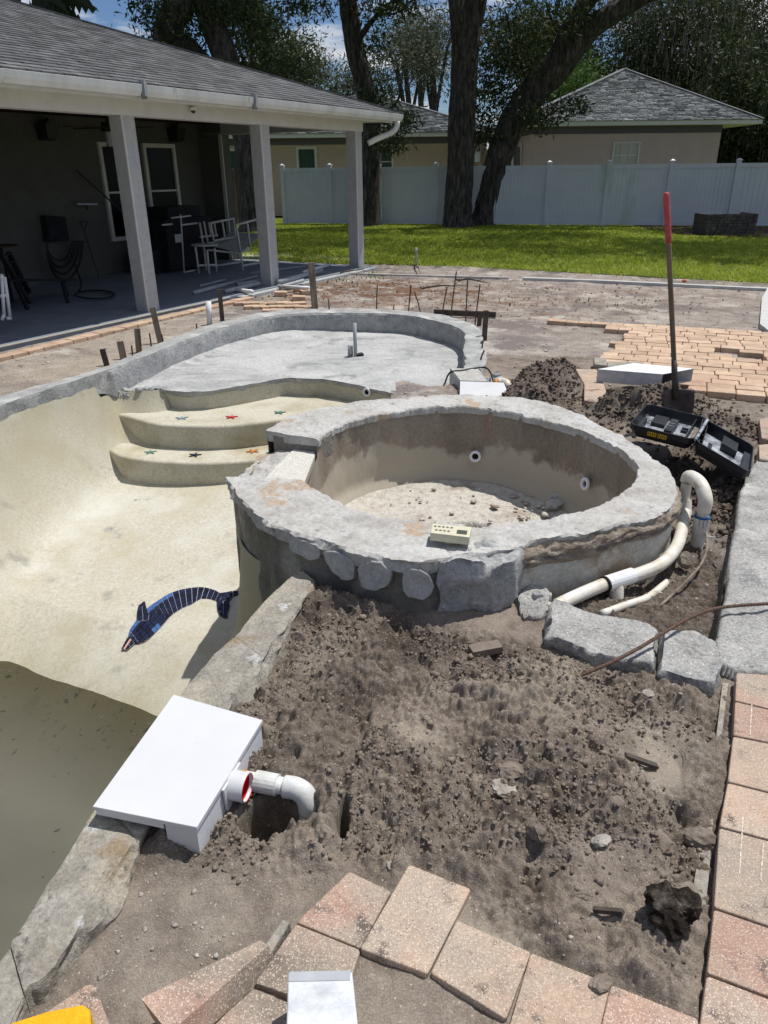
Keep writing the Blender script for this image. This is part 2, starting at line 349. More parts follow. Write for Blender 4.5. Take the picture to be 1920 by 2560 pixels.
M['outer_wall'] = mat('grey_gunite', [(0.25, (.13, .122, .10)), (0.5, (.205, .192, .16)), (0.8, (.32, .305, .265))], scale=4, detail=9, rough=.9, bump=.9, bscale=26, bdist=.02, stretch=(1, 1, .6), blotch=[((.44, .42, .36), 2.2, .56, .70), ((.22, .16, .11), 4, .6, .7)])
M['mortar'] = mat('brown_mortar', [(0.25, (.20, .155, .12)), (0.5, (.34, .28, .22)), (0.8, (.47, .41, .34))], scale=9, detail=10, rough=.95, bump=1.0, bscale=40, bdist=.02)
M['coping'] = mat('old_bond_beam', [(0.2, (.20, .18, .15)), (0.5, (.33, .305, .26)), (0.8, (.45, .425, .375))], scale=11, detail=10, rough=.9, bump=1.0, bscale=60, bdist=.012, grain=.3,
    blotch=[((.40, .36, .29), 3.6, .52, .60), ((.30, .235, .155), 5, .60, .68), ((.54, .54, .52), 7.4, .62, .66), ((.13, .12, .105), 14, .62, .68)])
M['stone'] = mat('broken_granite', [(0.25, (.24, .24, .235)), (0.5, (.38, .38, .375)), (0.8, (.52, .52, .51))], scale=9, detail=10, rough=.9, bump=1.0, bscale=40, bdist=.015, blotch=[((.60, .60, .59), 4, .54, .66)], speck=[((.7, .7, .68), 70, .25, .8)])
M['aggregate'] = mat('aggregate_concrete', [(0.25, (.22, .215, .205)), (0.5, (.33, .325, .31)), (0.8, (.46, .45, .43))], scale=7, detail=10, rough=.85, bump=.8, bscale=55, bdist=.01,
    blotch=[((.46, .45, .42), 3.2, .56, .68), ((.17, .18, .185), 6, .58, .7)], speck=[((.60, .59, .56), 110, .34, .66), ((.11, .11, .11), 90, .28, .72)], grain=.35)
def paver(name, a, b, c, rnd=.1): return mat(name, [(0.25, a), (0.5, b), (0.8, c)], scale=10, detail=8, rough=.85, bump=.55, bscale=130, bdist=.004, rnd=rnd,
    blotch=[((.36, .30, .24), 4, .44, .60), ((.15, .12, .10), 10, .57, .66), ((.46, .37, .29), 3.5, .56, .72), ((.21, .175, .14), 2.2, .58, .70)], speck=[((.57, .46, .37), 150, .40, .62), ((.58, .48, .39), 230, .42, .5), ((.15, .11, .09), 130, .28, .87)])
M['paver'] = paver('tan_paver', (.33, .235, .17), (.44, .325, .24), (.52, .40, .30))
M['paver_pink'] = paver('pink_paver', (.32, .195, .15), (.41, .27, .205), (.48, .34, .26))
M['paver_far'] = mat('far_paver', [(0.2, (.36, .24, .17)), (0.5, (.50, .36, .25)), (0.8, (.60, .46, .34))], scale=7, detail=8, rough=.85, bump=.5, bscale=80, bdist=.004, rnd=.13, blotch=[((.40, .24, .17), 1.1, .50, .66)], speck=[((.66, .56, .45), 90, .3, .7)])
M['paver_side'] = M['paver_pink']
M['pebwhite'] = mat('white_pebble_finish', [(0.3, (.48, .46, .40)), (0.5, (.60, .58, .52)), (0.7, (.68, .67, .62))], scale=60, rough=.9, bump=.8, bscale=160, bdist=.006, speck=[((.26, .24, .20), 110, .3, .6)])
M['rubble'] = mat('brick_rubble', [(0.3, (.25, .20, .17)), (0.45, (.40, .34, .29)), (0.6, (.52, .49, .44))], scale=12, detail=2, rough=.9, bump=.3)
M['pvcold'] = mat('weathered_pvc_fitting', [(0.3, (.48, .48, .45)), (0.55, (.62, .63, .61)), (0.8, (.70, .71, .70))], scale=9, detail=8, rough=.5, bump=.2, blotch=[((.20, .16, .12), 16, .60, .74)])
M['sandclod'] = mat('soily_brick', [(0.3, (.17, .14, .115)), (0.7, (.25, .21, .175))], scale=20, rough=.95, bump=.8, bscale=90)
M['pebble'] = mat('pebbles', [(0.3, (.22, .20, .17)), (0.5, (.36, .33, .29)), (0.7, (.55, .53, .48))], scale=18, detail=3, rough=.8, bump=.3, world=True)
M['clod_dark'] = mat('heap_crumbs', [(0.3, (.085, .066, .052)), (0.5, (.14, .112, .09)), (0.75, (.21, .17, .14))], scale=12, detail=7, rough=.97, bump=.8, bscale=150, bdist=.004, spec=.1)
M['clod'] = mat('dirt_clods', [(0.3, (.13, .105, .085)), (0.5, (.215, .178, .147)), (0.75, (.31, .265, .22))], scale=16, detail=7, rough=.97, bump=.8, bscale=150, bdist=.004, spec=.1)
M['darkclod'] = mat('dark_root_clod', [(0.3, (.014, .012, .010)), (0.5, (.04, .032, .026)), (0.68, (.17, .145, .12))], scale=20, rough=.98, bump=1, bscale=70, bdist=.02, spec=.05)
M['whiteplastic'] = mat('white_plastic', [(0.3, (.60, .605, .62)), (0.7, (.65, .655, .67))], scale=3, rough=.35, bump=.04, spec=.5, blotch=[((.54, .52, .48), 9, .66, .80), ((.60, .59, .57), 2.5, .55, .75)])
M['scuffplastic'] = mat('scuffed_white_plastic', [(0.3, (.62, .63, .66)), (0.7, (.72, .73, .76))], scale=60, rough=.7, bump=.5, bscale=300, bdist=.002)
M['pvc'] = mat('dirty_pvc', [(0.3, (.56, .50, .40)), (0.55, (.70, .66, .57)), (0.8, (.78, .76, .70))], scale=14, detail=8, rough=.45, bump=.15, spec=.5, blotch=[((.36, .27, .19), 18, .60, .72), ((.72, .73, .72), 5, .5, .6)])
M['pvcclean'] = mat('white_pvc', [(0.3, (.72, .73, .74)), (0.7, (.80, .80, .81))], scale=8, rough=.4, bump=.05, spec=.5)
M['pvcgrey'] = mat('grey_pvc', [(0.3, (.30, .32, .34)), (0.7, (.42, .44, .46))], scale=8, rough=.5, bump=.1)
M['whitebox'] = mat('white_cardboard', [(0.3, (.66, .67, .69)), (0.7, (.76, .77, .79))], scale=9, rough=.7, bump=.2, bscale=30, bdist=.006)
M['cardgrey'] = mat('grey_cardboard', [(0.3, (.42, .42, .43)), (0.7, (.60, .60, .61))], scale=14, rough=.8, bump=.3)  # puts shade into the white box's sides; sling and tag share the grey
M['tape'] = mat('white_wrap', [(0.3, (.52, .54, .56)), (0.5, (.64, .66, .68)), (0.75, (.78, .79, .80))], scale=5, detail=5, rough=.35, bump=.8, bscale=9, bdist=.012, stretch=(1, 3, 1), spec=.5)
M['black'] = mat('black_plastic', [(0.3, (.010, .011, .014)), (0.7, (.022, .024, .030))], scale=9, rough=.42, bump=.15, spec=.5)
M['dustyblack'] = mat('dusty_black_plastic', [(0.35, (.05, .055, .065)), (0.5, (.27, .29, .33)), (0.7, (.46, .49, .54))], scale=14, detail=9, rough=.6, bump=.2)
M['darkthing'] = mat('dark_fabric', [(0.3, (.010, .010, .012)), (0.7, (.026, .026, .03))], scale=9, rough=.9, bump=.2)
M['yellow'] = mat('yellow_foam', [(0.3, (.72, .36, .01)), (0.7, (.80, .46, .02))], scale=40, rough=.95, bump=.8, bscale=220, bdist=.003)
M['label_yellow'] = mat('yellow_label', (.62, .38, .02), rough=.5, bump=0)
M['red'] = mat('red_plastic', (.55, .008, .02), rough=.35, bump=0, spec=.5)
M['blue'] = mat('blue_primer', (.02, .10, .28), rough=.4, bump=0)
M['rust'] = mat('rusty_steel', [(0.3, (.07, .042, .030)), (0.6, (.14, .09, .065)), (0.8, (.22, .17, .13))], scale=60, rough=.8, bump=.6, bscale=250, bdist=.003, metal=.2)
M['steel'] = mat('worn_shovel_steel', [(0.3, (.06, .05, .045)), (0.7, (.13, .11, .10))], scale=14, rough=.6, bump=.4, metal=.4)
M['stake'] = mat('weathered_stake', [(0.3, (.12, .09, .07)), (0.5, (.24, .195, .155)), (0.8, (.36, .31, .26))], scale=18, detail=6, rough=.95, bump=.8, bscale=60, bdist=.01, stretch=(1, 1, .12))
M['handle'] = mat('shovel_handle', [(0.3, (.12, .085, .06)), (0.7, (.24, .18, .13))], scale=20, rough=.8, bump=.4, stretch=(1, 1, .15))
M['handle_red'] = mat('red_handle_grip', [(0.3, (.32, .035, .04)), (0.7, (.50, .10, .11))], scale=18, rough=.6, bump=.2)
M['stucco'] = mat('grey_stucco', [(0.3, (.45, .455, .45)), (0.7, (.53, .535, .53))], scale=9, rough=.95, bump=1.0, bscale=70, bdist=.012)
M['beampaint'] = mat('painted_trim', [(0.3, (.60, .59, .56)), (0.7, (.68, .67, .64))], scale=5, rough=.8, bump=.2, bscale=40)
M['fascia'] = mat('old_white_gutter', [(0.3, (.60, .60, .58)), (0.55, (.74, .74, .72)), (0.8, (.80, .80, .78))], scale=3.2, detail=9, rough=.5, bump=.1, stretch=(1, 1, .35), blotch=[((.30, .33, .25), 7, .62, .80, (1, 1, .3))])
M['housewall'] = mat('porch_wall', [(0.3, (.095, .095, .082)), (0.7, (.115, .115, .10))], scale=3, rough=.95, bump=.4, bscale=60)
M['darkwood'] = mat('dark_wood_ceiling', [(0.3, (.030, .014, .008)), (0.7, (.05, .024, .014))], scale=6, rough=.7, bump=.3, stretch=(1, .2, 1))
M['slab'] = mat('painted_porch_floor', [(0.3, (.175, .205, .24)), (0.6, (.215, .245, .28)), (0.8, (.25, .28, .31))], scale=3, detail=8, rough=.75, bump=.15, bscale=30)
M['slabedge'] = mat('slab_edge', [(0.3, (.34, .355, .36)), (0.7, (.44, .455, .455))], scale=8, rough=.9, bump=.4)
M['glassdark'] = mat('dark_glass', (.004, .005, .006), rough=.25, bump=0, spec=.12)
M['winframe'] = mat('window_frame', [(0.3, (.56, .55, .50)), (0.7, (.62, .61, .56))], scale=5, rough=.6, bump=.05)
M['shingle'] = mat('asphalt_shingle', [(0.25, (.075, .075, .077)), (0.5, (.12, .12, .122)), (0.8, (.18, .18, .182))], scale=5, detail=8, rough=.95, bump=.7, bscale=120, bdist=.004, rnd=.25, speck=[((.26, .26, .26), 120, .25, .7)])
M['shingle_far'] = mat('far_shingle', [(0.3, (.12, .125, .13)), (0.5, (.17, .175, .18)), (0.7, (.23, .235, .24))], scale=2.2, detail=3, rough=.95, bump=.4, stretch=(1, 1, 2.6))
M['tanwall'] = mat('neighbour_stucco', [(0.3, (.48, .37, .345)), (0.7, (.54, .42, .395))], scale=2.0, rough=.95, bump=.5, bscale=20)
M['tanwall2'] = mat('neighbour_stucco_tan', [(0.3, (.48, .36, .29)), (0.7, (.54, .41, .33))], scale=2.0, rough=.95, bump=.5, bscale=20)
M['bluetrim'] = mat('dark_trim', (.115, .105, .125), rough=.8, bump=0)
M['vinyl'] = mat('white_vinyl', [(0.3, (.60, .61, .62)), (0.7, (.67, .68, .69))], scale=1.2, rough=.45, bump=.05, blotch=[((.33, .40, .30), .9, .60, .78, (1, 1, .25))])
M['curtain'] = mat('pale_curtain', [(0.4, (.40, .38, .34)), (0.6, (.52, .50, .46))], scale=6, stretch=(6, 1, .2), rough=.9, bump=.2)
M['greenblind'] = mat('green_blind', [(0.4, (.03, .055, .045)), (0.6, (.06, .10, .08))], scale=6, stretch=(6, 1, .1), rough=.7, bump=.2)
M['shingle_rest'] = leafmat('shingle_courses', [(0.2, (.07, .07, .072)), (0.5, (.115, .115, .118)), (0.85, (.175, .175, .178))], tr=0.0, scale=.6, rough=.95)
M['bark'] = mat('oak_bark', [(0.35, (.025, .021, .018)), (0.5, (.085, .073, .062)), (0.68, (.19, .165, .14))], scale=12, detail=9, rough=.97, bump=1.0, bscale=15, bdist=.16, stretch=(1, 1, .22), dist=.4)
M['cedar'] = mat('old_fence_board', [(0.3, (.10, .07, .05)), (0.7, (.19, .14, .10))], scale=8, rough=.95, bump=.4, stretch=(1, 1, .1))
M['stackstone'] = mat('planter_block', [(0.3, (.06, .052, .047)), (0.7, (.13, .115, .10))], scale=9, rough=.95, bump=.6, rnd=.25)
M['mulch'] = mat('mulch', [(0.3, (.022, .012, .009)), (0.7, (.07, .035, .025))], scale=30, rough=.98, bump=1, bscale=60, bdist=.03)
M['turf'] = mat('turf_base', [(0.3, (.06, .085, .012)), (0.7, (.14, .18, .03))], scale=5, rough=.98, bump=.8, bscale=50, bdist=.03)
M['grass'] = leafmat('grass_blades', [(0.15, (.15, .21, .016)), (0.5, (.32, .40, .034)), (0.85, (.48, .53, .10))], tr=.45, scale=1.3)
M['weed'] = leafmat('weeds', [(0.2, (.03, .08, .012)), (0.8, (.10, .18, .03))], tr=.3, scale=3)
M['oakleaf'] = leafmat('oak_leaves', [(0.2, (.014, .024, .008)), (0.5, (.035, .055, .018)), (0.85, (.085, .10, .035))], tr=.3)
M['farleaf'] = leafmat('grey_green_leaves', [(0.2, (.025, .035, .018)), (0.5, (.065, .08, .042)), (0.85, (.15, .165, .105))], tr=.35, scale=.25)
M['greenleaf'] = leafmat('shrub_leaves', [(0.2, (.03, .07, .012)), (0.5, (.07, .14, .025)), (0.85, (.13, .22, .05))], tr=.35, scale=.5)
M['orangecap2'] = flat('orange_cap', (.55, .12, .04))
M['mossleaf'] = leafmat('spanish_moss', [(0.2, (.03, .03, .022)), (0.5, (.08, .078, .062)), (0.85, (.16, .155, .125))], tr=.3, scale=.6)
M['palmleaf'] = leafmat('banana_leaves', [(0.2, (.006, .012, .005)), (0.8, (.018, .03, .010))], tr=.12)
M['navytile'] = mat('navy_glazed_tile', [(0.3, (.006, .008, .024)), (0.7, (.014, .018, .050))], scale=14, rough=.4, bump=.1, spec=.35, rnd=.4)
M['bluetile'] = mat('blue_glazed_tile', [(0.3, (.045, .10, .27)), (0.7, (.075, .15, .36))], scale=14, rough=.25, bump=.1, spec=.6)
M['pinktile'] = mat('pink_tile', (.62, .34, .26), rough=.3, bump=0)
M['grout'] = mat('tile_grout', [(0.3, (.46, .46, .44)), (0.7, (.56, .56, .54))], scale=30, rough=.9, bump=.3)
M['orange'] = flat('orange_tile', (.52, .17, .035)); M['starred'] = flat('red_tile', (.52, .035, .045)); M['stargreen'] = flat('green_tile', (.10, .22, .16)); M['starpale'] = flat('faded_tile', (.26, .34, .38))
M['cream'] = mat('aged_cream_plastic', [(0.3, (.55, .52, .38)), (0.7, (.64, .61, .46))], scale=30, rough=.5, bump=.05)
M['lcd'] = flat('grey_screen', (.07, .075, .06)); M['button'] = flat('grey_button', (.18, .19, .17)); M['orangecap'] = flat('orange_plug', (.60, .24, .015), .4)
M['hose'] = flat('dark_hose', (.012, .02, .014), .5); M['curb'] = mat('thin_concrete_curb', [(0.3, (.44, .44, .42)), (0.7, (.60, .60, .57))], scale=12, rough=.9, bump=.4)
M['rope'] = mat('edge_bead', [(0.3, (.55, .50, .38)), (0.7, (.68, .63, .50))], scale=40, rough=.8, bump=.4)
M['chalk'] = mat('chalk_mark', [(0.42, (.44, .32, .24)), (0.56, (.68, .64, .58))], scale=90, rough=.9, bump=.2)
M['timber'] = mat('driftwood', [(0.3, (.05, .04, .033)), (0.7, (.12, .10, .085))], scale=14, rough=.95, bump=.6)
def water_mat():
    m = bpy.data.materials.new('murky_water'); m.use_nodes = True; nt = m.node_tree; nt.nodes.clear(); N = nt.nodes.new; L = nt.links.new
    out = N('ShaderNodeOutputMaterial'); b = N('ShaderNodeBsdfPrincipled'); b.inputs['Base Color'].default_value = (.155, .148, .118, 1); b.inputs['Roughness'].default_value = .06; b.inputs['IOR'].default_value = 1.33
    t = N('ShaderNodeBsdfTransparent'); t.inputs[0].default_value = (.46, .45, .37, 1)
    g = N('ShaderNodeNewGeometry'); n = N('ShaderNodeTexNoise'); n.inputs['Scale'].default_value = 1.2; n.inputs['Detail'].default_value = 8; L(g.outputs['Position'], n.inputs['Vector'])
    mr = N('ShaderNodeMapRange'); mr.inputs[1].default_value = .35; mr.inputs[2].default_value = .65; mr.inputs[3].default_value = .62; mr.inputs[4].default_value = .88; L(n.outputs[0], mr.inputs[0])
    at = N('ShaderNodeAttribute'); at.attribute_name = 'soil'; sp = N('ShaderNodeSeparateColor'); L(at.outputs['Color'], sp.inputs[0]); mu = N('ShaderNodeMath'); mu.operation = 'MULTIPLY'; L(mr.outputs[0], mu.inputs[0]); L(sp.outputs[0], mu.inputs[1])
    bn = N('ShaderNodeTexNoise'); bn.inputs['Scale'].default_value = 9; L(g.outputs['Position'], bn.inputs['Vector']); bp = N('ShaderNodeBump'); bp.inputs['Strength'].default_value = .05; L(bn.outputs[0], bp.inputs['Height']); L(bp.outputs[0], b.inputs['Normal'])
    ms = N('ShaderNodeMixShader'); L(mu.outputs[0], ms.inputs[0]); L(t.outputs[0], ms.inputs[1]); L(b.outputs[0], ms.inputs[2]); L(ms.outputs[0], out.inputs[0]); return m
M['water'] = water_mat()
# ---------------------------------------------------------------- outlines (all heights in metres, porch slab = 0)
def resample(pts, n, closed=False, smooth=True):
    p = np.array(pts, float)
    if closed: p = np.vstack([p, p[:1]])
    if smooth:
        q = []
        m = len(p)
        for i in range(m - 1):
            p0 = p[i - 1] if i > 0 else (p[-2] if closed else p[0]); p3 = p[i + 2] if i + 2 < m else (p[1] if closed else p[-1])
            for t in np.linspace(0, 1, 8, endpoint=False):
                q.append(0.5 * ((2 * p[i]) + (-p0 + p[i + 1]) * t + (2 * p0 - 5 * p[i] + 4 * p[i + 1] - p3) * t * t + (-p0 + 3 * p[i] - 3 * p[i + 1] + p3) * t ** 3))
        q.append(p[-1]); p = np.array(q)
    L = np.r_[0, np.cumsum(np.linalg.norm(np.diff(p, axis=0), axis=1))]
    s = np.linspace(0, L[-1], n, endpoint=not closed)
    return np.stack([np.interp(s, L, p[:, k]) for k in range(p.shape[1])], 1)
def QP(pts, z): return [tuple(P(x, y, z)[:2]) for x, y in pts]
def XY(pts, z=0.0): return [tuple(P(x, y, z)[:2]) for x, y in pts]
left_in = XY([(0, 876), (110, 838), (220, 802), (250, 794), (325, 764), (390, 739), (475, 709), (575, 685), (650, 677), (730, 676)])
wade_r = XY([(816, 677), (878, 681), (928, 690), (978, 703), (999, 714), (1005, 732), (1003, 755), (1007, 780), (1000, 800)])
off_in = [(-2.55, -1.0), (-2.95, 0.6), (-3.2, 2.2), (-3.27, 3.8), (-3.18, 5.0)]
BEAM_IN = off_in + left_in + wade_r
off_out = [(-2.85, -1.1), (-3.24, 0.5), (-3.48, 2.2), (-3.55, 3.85), (-3.45, 5.1)]
BEAM_OUT = off_out + XY([(0, 856), (110, 825), (220, 794), (280, 769), (350, 739), (425, 709), (500, 689), (550, 677), (620, 668), (730, 666), (816, 667), (903, 673), (941, 678), (966, 681), (1003, 693), (1028, 703), (1041, 716), (1044, 735), (1049, 758), (1052, 780), (1040, 797)])
LIP1 = XY([(355, 842), (400, 847), (450, 845), (500, 838), (550, 829), (600, 820), (617, 817)], -.24) + XY([(700, 820), (765, 830), (800, 839), (830, 845), (880, 857), (940, 872)], -.24)
SH = -.24
WADE = left_in[3:] + wade_r + [tuple(P(1000, 860, -.24)[:2])] + LIP1[::-1]
SPA_O = XY([(572, 930), (600, 912), (640, 893), (700, 880), (760, 868), (830, 862), (905, 857), (985, 852), (1060, 853), (1130, 860), (1220, 882), (1290, 915), (1340, 940), (1400, 980), (1440, 1008), (1459, 1035), (1463, 1062), (1459, 1080), (1444, 1095), (1424, 1110), (1354, 1128), (1280, 1148), (1210, 1158), (1155, 1168), (1110, 1183), (1060, 1190), (1000, 1198), (947, 1208), (889, 1212), (830, 1205), (775, 1193), (700, 1170), (640, 1151), (600, 1137), (570, 1122), (537, 1092), (505, 1060), (490, 1030)], .2)
SPA_I = XY([(688, 948), (720, 925), (760, 908), (810, 895), (880, 884), (950, 878), (1000, 878), (1080, 885), (1150, 900), (1220, 920), (1290, 945), (1340, 970), (1367, 995), (1379, 1012), (1374, 1030), (1354, 1052), (1309, 1083), (1229, 1110), (1169, 1122), (1084, 1136), (1019, 1132), (944, 1127), (829, 1115), (770, 1097), (720, 1075), (680, 1055), (655, 1037)], .2)
SPA_C = np.array([0.47, 4.03])
NEAR_IN = XY([(650, 1228), (560, 1315), (500, 1385), (410, 1480), (300, 1635), (200, 1760), (110, 1905), (0, 2075)]) + [(-1.0, .85), (-1.25, .1), (-1.6, -.9)]
NEAR_OUT = XY([(686, 1262), (640, 1340), (560, 1450), (505, 1530), (420, 1650), (325, 1800), (260, 1900), (200, 1990), (100, 2130), (30, 2240)]) + [(-.75, .3), (-1.15, -.6), (-1.35, -1.0)]
BASIN = off_in + left_in[:4] + [LIP1[0], (-1.75, 7.7), (-1.0, 8.1), (.1, 7.0), (-.1, 5.6), (-.72, 4.3), (-.80, 3.75), (-.70, 3.4)] + NEAR_IN + [(-2.1, -1.3)]
SLAB_EDGE = XY([(1547, 1385), (1566, 1270), (1580, 1170), (1598, 1060)])
TRENCH = XY([(1150, 1225), (1215, 1310), (1290, 1350), (1420, 1385), (1547, 1450)]) + SLAB_EDGE[1:] + XY([(1600, 1005), (1500, 935), (1420, 960)])
WL_A = P(0, 1425, -1.2)[:2]; WL_B = P(330, 1545, -1.2)[:2]
_wn = np.array([-(WL_B - WL_A)[1], (WL_B - WL_A)[0]]); _wn = _wn / np.linalg.norm(_wn); _wn = _wn * np.sign(_wn[1])
def floor_z(x, y):
    s = (np.asarray(x) - WL_A[0]) * _wn[0] + (np.asarray(y) - WL_A[1]) * _wn[1]
    z = np.where(s > .45, -1.03 + .15 * np.clip((s - .45) / 1.7, 0, 1.2), -1.2 + .17 * s / .45)
    return np.where(s < 0, np.maximum(-1.2 + .42 * s, -2.2), z)

# ---------------------------------------------------------------- ground relief
def G_(px, py, r, a, z=0.0): p = P(px, py, z); return (p[0], p[1], r, a)
DIRT = XY([(600, 1340), (700, 1262), (1180, 1390), (1560, 1490), (1560, 1700), (1500, 2000), (1440, 2230), (1180, 2080), (1000, 1990), (1000, 1930), (880, 1880), (760, 1890), (560, 1890), (430, 1840), (330, 1800), (500, 1540)])
NEARB = XY([(642, 1991), (755, 1883), (843, 1926), (884, 1869), (1015, 1921), (995, 1990), (1145, 2057), (1317, 2126), (1507, 2202), (1500, 2330), (400, 2330), (440, 2200), (552, 2122)])
LAWN_E = XY([(560, 552), (640, 566), (760, 568), (880, 571), (1000, 574), (1150, 582), (1300, 590), (1450, 598), (1560, 604), (1700, 612)]) + [(16, 11.6), (22, 14), (22, 32), (-14, 32), (-14, 17.5), (-5.5, 17.0)]
LUMPS = [G_(545, 1600, .055, -.05), G_(528, 1672, .06, -.10), G_(480, 1740, .05, -.06), G_(440, 1800, .04, -.03), G_(980, 1520, .22, .045), G_(1200, 1490, .20, .055), G_(1130, 1700, .28, .05), G_(1350, 1900, .25, .03), G_(1090, 1640, .10, .03), G_(840, 1620, .13, .045),
         G_(1450, 1780, .16, .03), G_(780, 1480, .16, .03), G_(1330, 1740, .12, .02), G_(900, 1330, .22, -.07), G_(720, 1330, .12, -.05), G_(1100, 1360, .14, -.05), G_(760, 1650, .10, -.02),
         G_(1000, 2010, .14, -.012), G_(610, 1745, .09, -.085), G_(560, 1760, .07, -.05), G_(1240, 1640, .05, .03), G_(1480, 2000, .12, .02), G_(850, 1790, .10, .02), G_(1200, 2020, .12, .01)]
SMOOTH = [G_(1430, 1600, .13, .95), G_(1440, 1660, .09, .9), G_(1330, 1860, .10, .9), G_(1280, 1950, .09, .9), G_(900, 1590, .11, .6), G_(1000, 1385, .12, .55), G_(680, 1400, .10, .5), G_(400, 2000, .22, .93), G_(330, 2100, .2, .95), G_(700, 1920, .12, .8), G_(520, 1960, .14, .8), G_(980, 1990, .07, .6), G_(1060, 2040, .07, .6)]
PILES = [G_(1185, 830, .25, .22), G_(1150, 862, .26, .12), G_(1215, 790, .14, .08), G_(1130, 880, .25, .08), G_(1405, 900, .25, .17), G_(1345, 885, .16, .08), G_(1445, 862, .24, .17), G_(1580, 915, .26, .05), G_(1530, 1020, .16, -.14), G_(1450, 985, .14, -.10), G_(1590, 1045, .12, -.14)]
HOLES = [(*P(588, 1802, -.12)[:2], .076, .068, .30), (*P(655, 1790, -.10)[:2], .050, .045, .10), (*P(742, 1790, -.05)[:2], .014, .060, .13), (*P(1245, 1990, -.05)[:2], .03, .02, .02)]
def gauss(x, y, L):
    t = 0
    for (cx, cy, r, a) in L: t = t + a * np.exp(-((x - cx) ** 2 + (y - cy) ** 2) / (r * r))
    return t
def ground_h(x, y, fine=True):
    x = np.asarray(x, float); y = np.asarray(y, float)
    base = -.055 + .02 * fbm(x, y, .6, 3, 5) * sstep(4, 7, y)
    dm = 1 - sstep(-.06, .10, sdpoly(x, y, DIRT))
    pm = np.clip(gauss(x, y, [(a, b, r * 1.25, 1.) for a, b, r, _ in PILES]), 0, 1)
    tr = 1 - sstep(-.05, .03, sdpoly(x, y, TRENCH))
    sm = np.clip(gauss(x, y, SMOOTH), 0, 1)
    if fine: dm = dm * sstep(-.01, .05, sdpoly(x, y, NEARB)); h0 = .040 * (1 - sstep(-.02, .09, sdpoly(x, y, NEARB)))
    else: h0 = .035 * (1 - sstep(.0, .5, sdpoly(x, y, LAWN_E))) if y.max() > 13 else 0
    base = base + h0
    rough = np.clip(dm + pm * 1.2 + tr * .6, 0, 1.1) * (1 - sm)
    h = base + dm * gauss(x, y, LUMPS) + gauss(x, y, PILES) * (1 - tr * .8)
    h = h - tr * .085
    wx = x + .022 * fbm(x, y, 22, 3, 3); wy = y + .022 * fbm(x, y, 22, 3, 4)
    h = h + rough * (.125 * fbm(x, y, 3.4, 4, 11, .55) + .048 * fbm(wx, wy, 10, 3, 23))
    k = np.clip(.35 + 2.2 * fbm(x, y, 2.6, 3, 77), 0, 1); k2 = np.clip(.4 + 2.4 * fbm(x, y, 4.0, 2, 78), 0, 1)
    h = h + rough * (1.0 * clods(wx, wy, 10, 31, .05, .50) * k + .95 * clods(wx, wy, 22, 47, .12, .56) * np.maximum(k2, .35))
    rid = np.abs(fbm(wx, wy, 13, 4, 123, .6)); rid2 = np.abs(fbm(x, y, 34, 4, 127, .65))
    h = h + rough * (.045 * (.5 - rid) + .028 * (.5 - rid2) + .85 * clods(x + .006 * fbm(x, y, 60, 2, 6), y, 48, 61, .15, .58))
    h = h + (1 - rough) * (.008 * fbm(x, y, 14, 4, 91) + .10 * clods(x, y, 26, 55, .1, .3) + .05 * clods(x, y, 60, 56, .1, .45))
    if fine: h = h + (.22 + .78 * rough) * (.012 * fbm(x, y, 62, 3, 19, .7) + .55 * clods(x, y, 72, 71, .15, .6) + .45 * clods(x + .003, y - .004, 96, 72, .2, .6))
    for (cx, cy, rx, ry, dp) in HOLES:
        d = np.hypot((x - cx) / rx, (y - cy) / ry) + .35 * fbm(x, y, 14, 3, 8)
        h = h - dp * (1 - sstep(.75, 1.25, d))
    return h
def soil_attr(x, y, h):
    n = fbm(x, y, 2.2, 4, 40); n2 = fbm(x, y, 7, 3, 44)
    wet = gauss(x, y, [G_(860, 1345, .17, .75), G_(1010, 1375, .2, .45), G_(760, 1490, .14, .65), G_(690, 1300, .15, .6), G_(560, 1620, .1, .5), G_(400, 1830, .05, .5), G_(1470, 1000, .3, .6), G_(1300, 1330, .25, .35), G_(760, 1900, .05, .4), G_(1500, 985, .3, .6)]) + .25 * np.clip(n, 0, 1)
    dm = 1 - sstep(-.05, .1, sdpoly(x, y, DIRT)); pm = np.clip(gauss(x, y, [(a, b, r * 1.15, 1.2) for a, b, r, _ in PILES]), 0, 1)
    wet = np.clip(wet * dm + pm * .42 + .2 * np.clip(n2, 0, 1) * dm + .45 * (1 - sstep(-.05, .03, sdpoly(x, y, TRENCH))), 0, .9)
    lt = gauss(x, y, [G_(1190, 1500, .13, .75), G_(1430, 1600, .12, .7), G_(1440, 1680, .09, .5), G_(1000, 2010, .10, .6), G_(1090, 2060, .08, .5), G_(900, 1590, .09, .35), G_(430, 2000, .2, .3), G_(150, 800, .8, .6), G_(330, 730, .8, .5)])
    leaf = gauss(x, y, [G_(770, 618, 1.0, .75), G_(900, 625, 1.2, .5), G_(1100, 640, 1.6, .35), G_(690, 625, .8, .5), G_(1500, 640, 1.3, .2)])
    leaf = np.clip(leaf * (.55 + 2.2 * n2 + n), 0, .85)
    return np.stack([wet, np.clip(lt * (.8 + n2), 0, 1), leaf, np.ones_like(x)], -1)
def cut_mask(x, y):
    return (sdpoly(x, y, BASIN) < .09) | (sdpoly(x, y, WADE) < .09) | (sdpoly(x, y, SPA_O) < -.06)
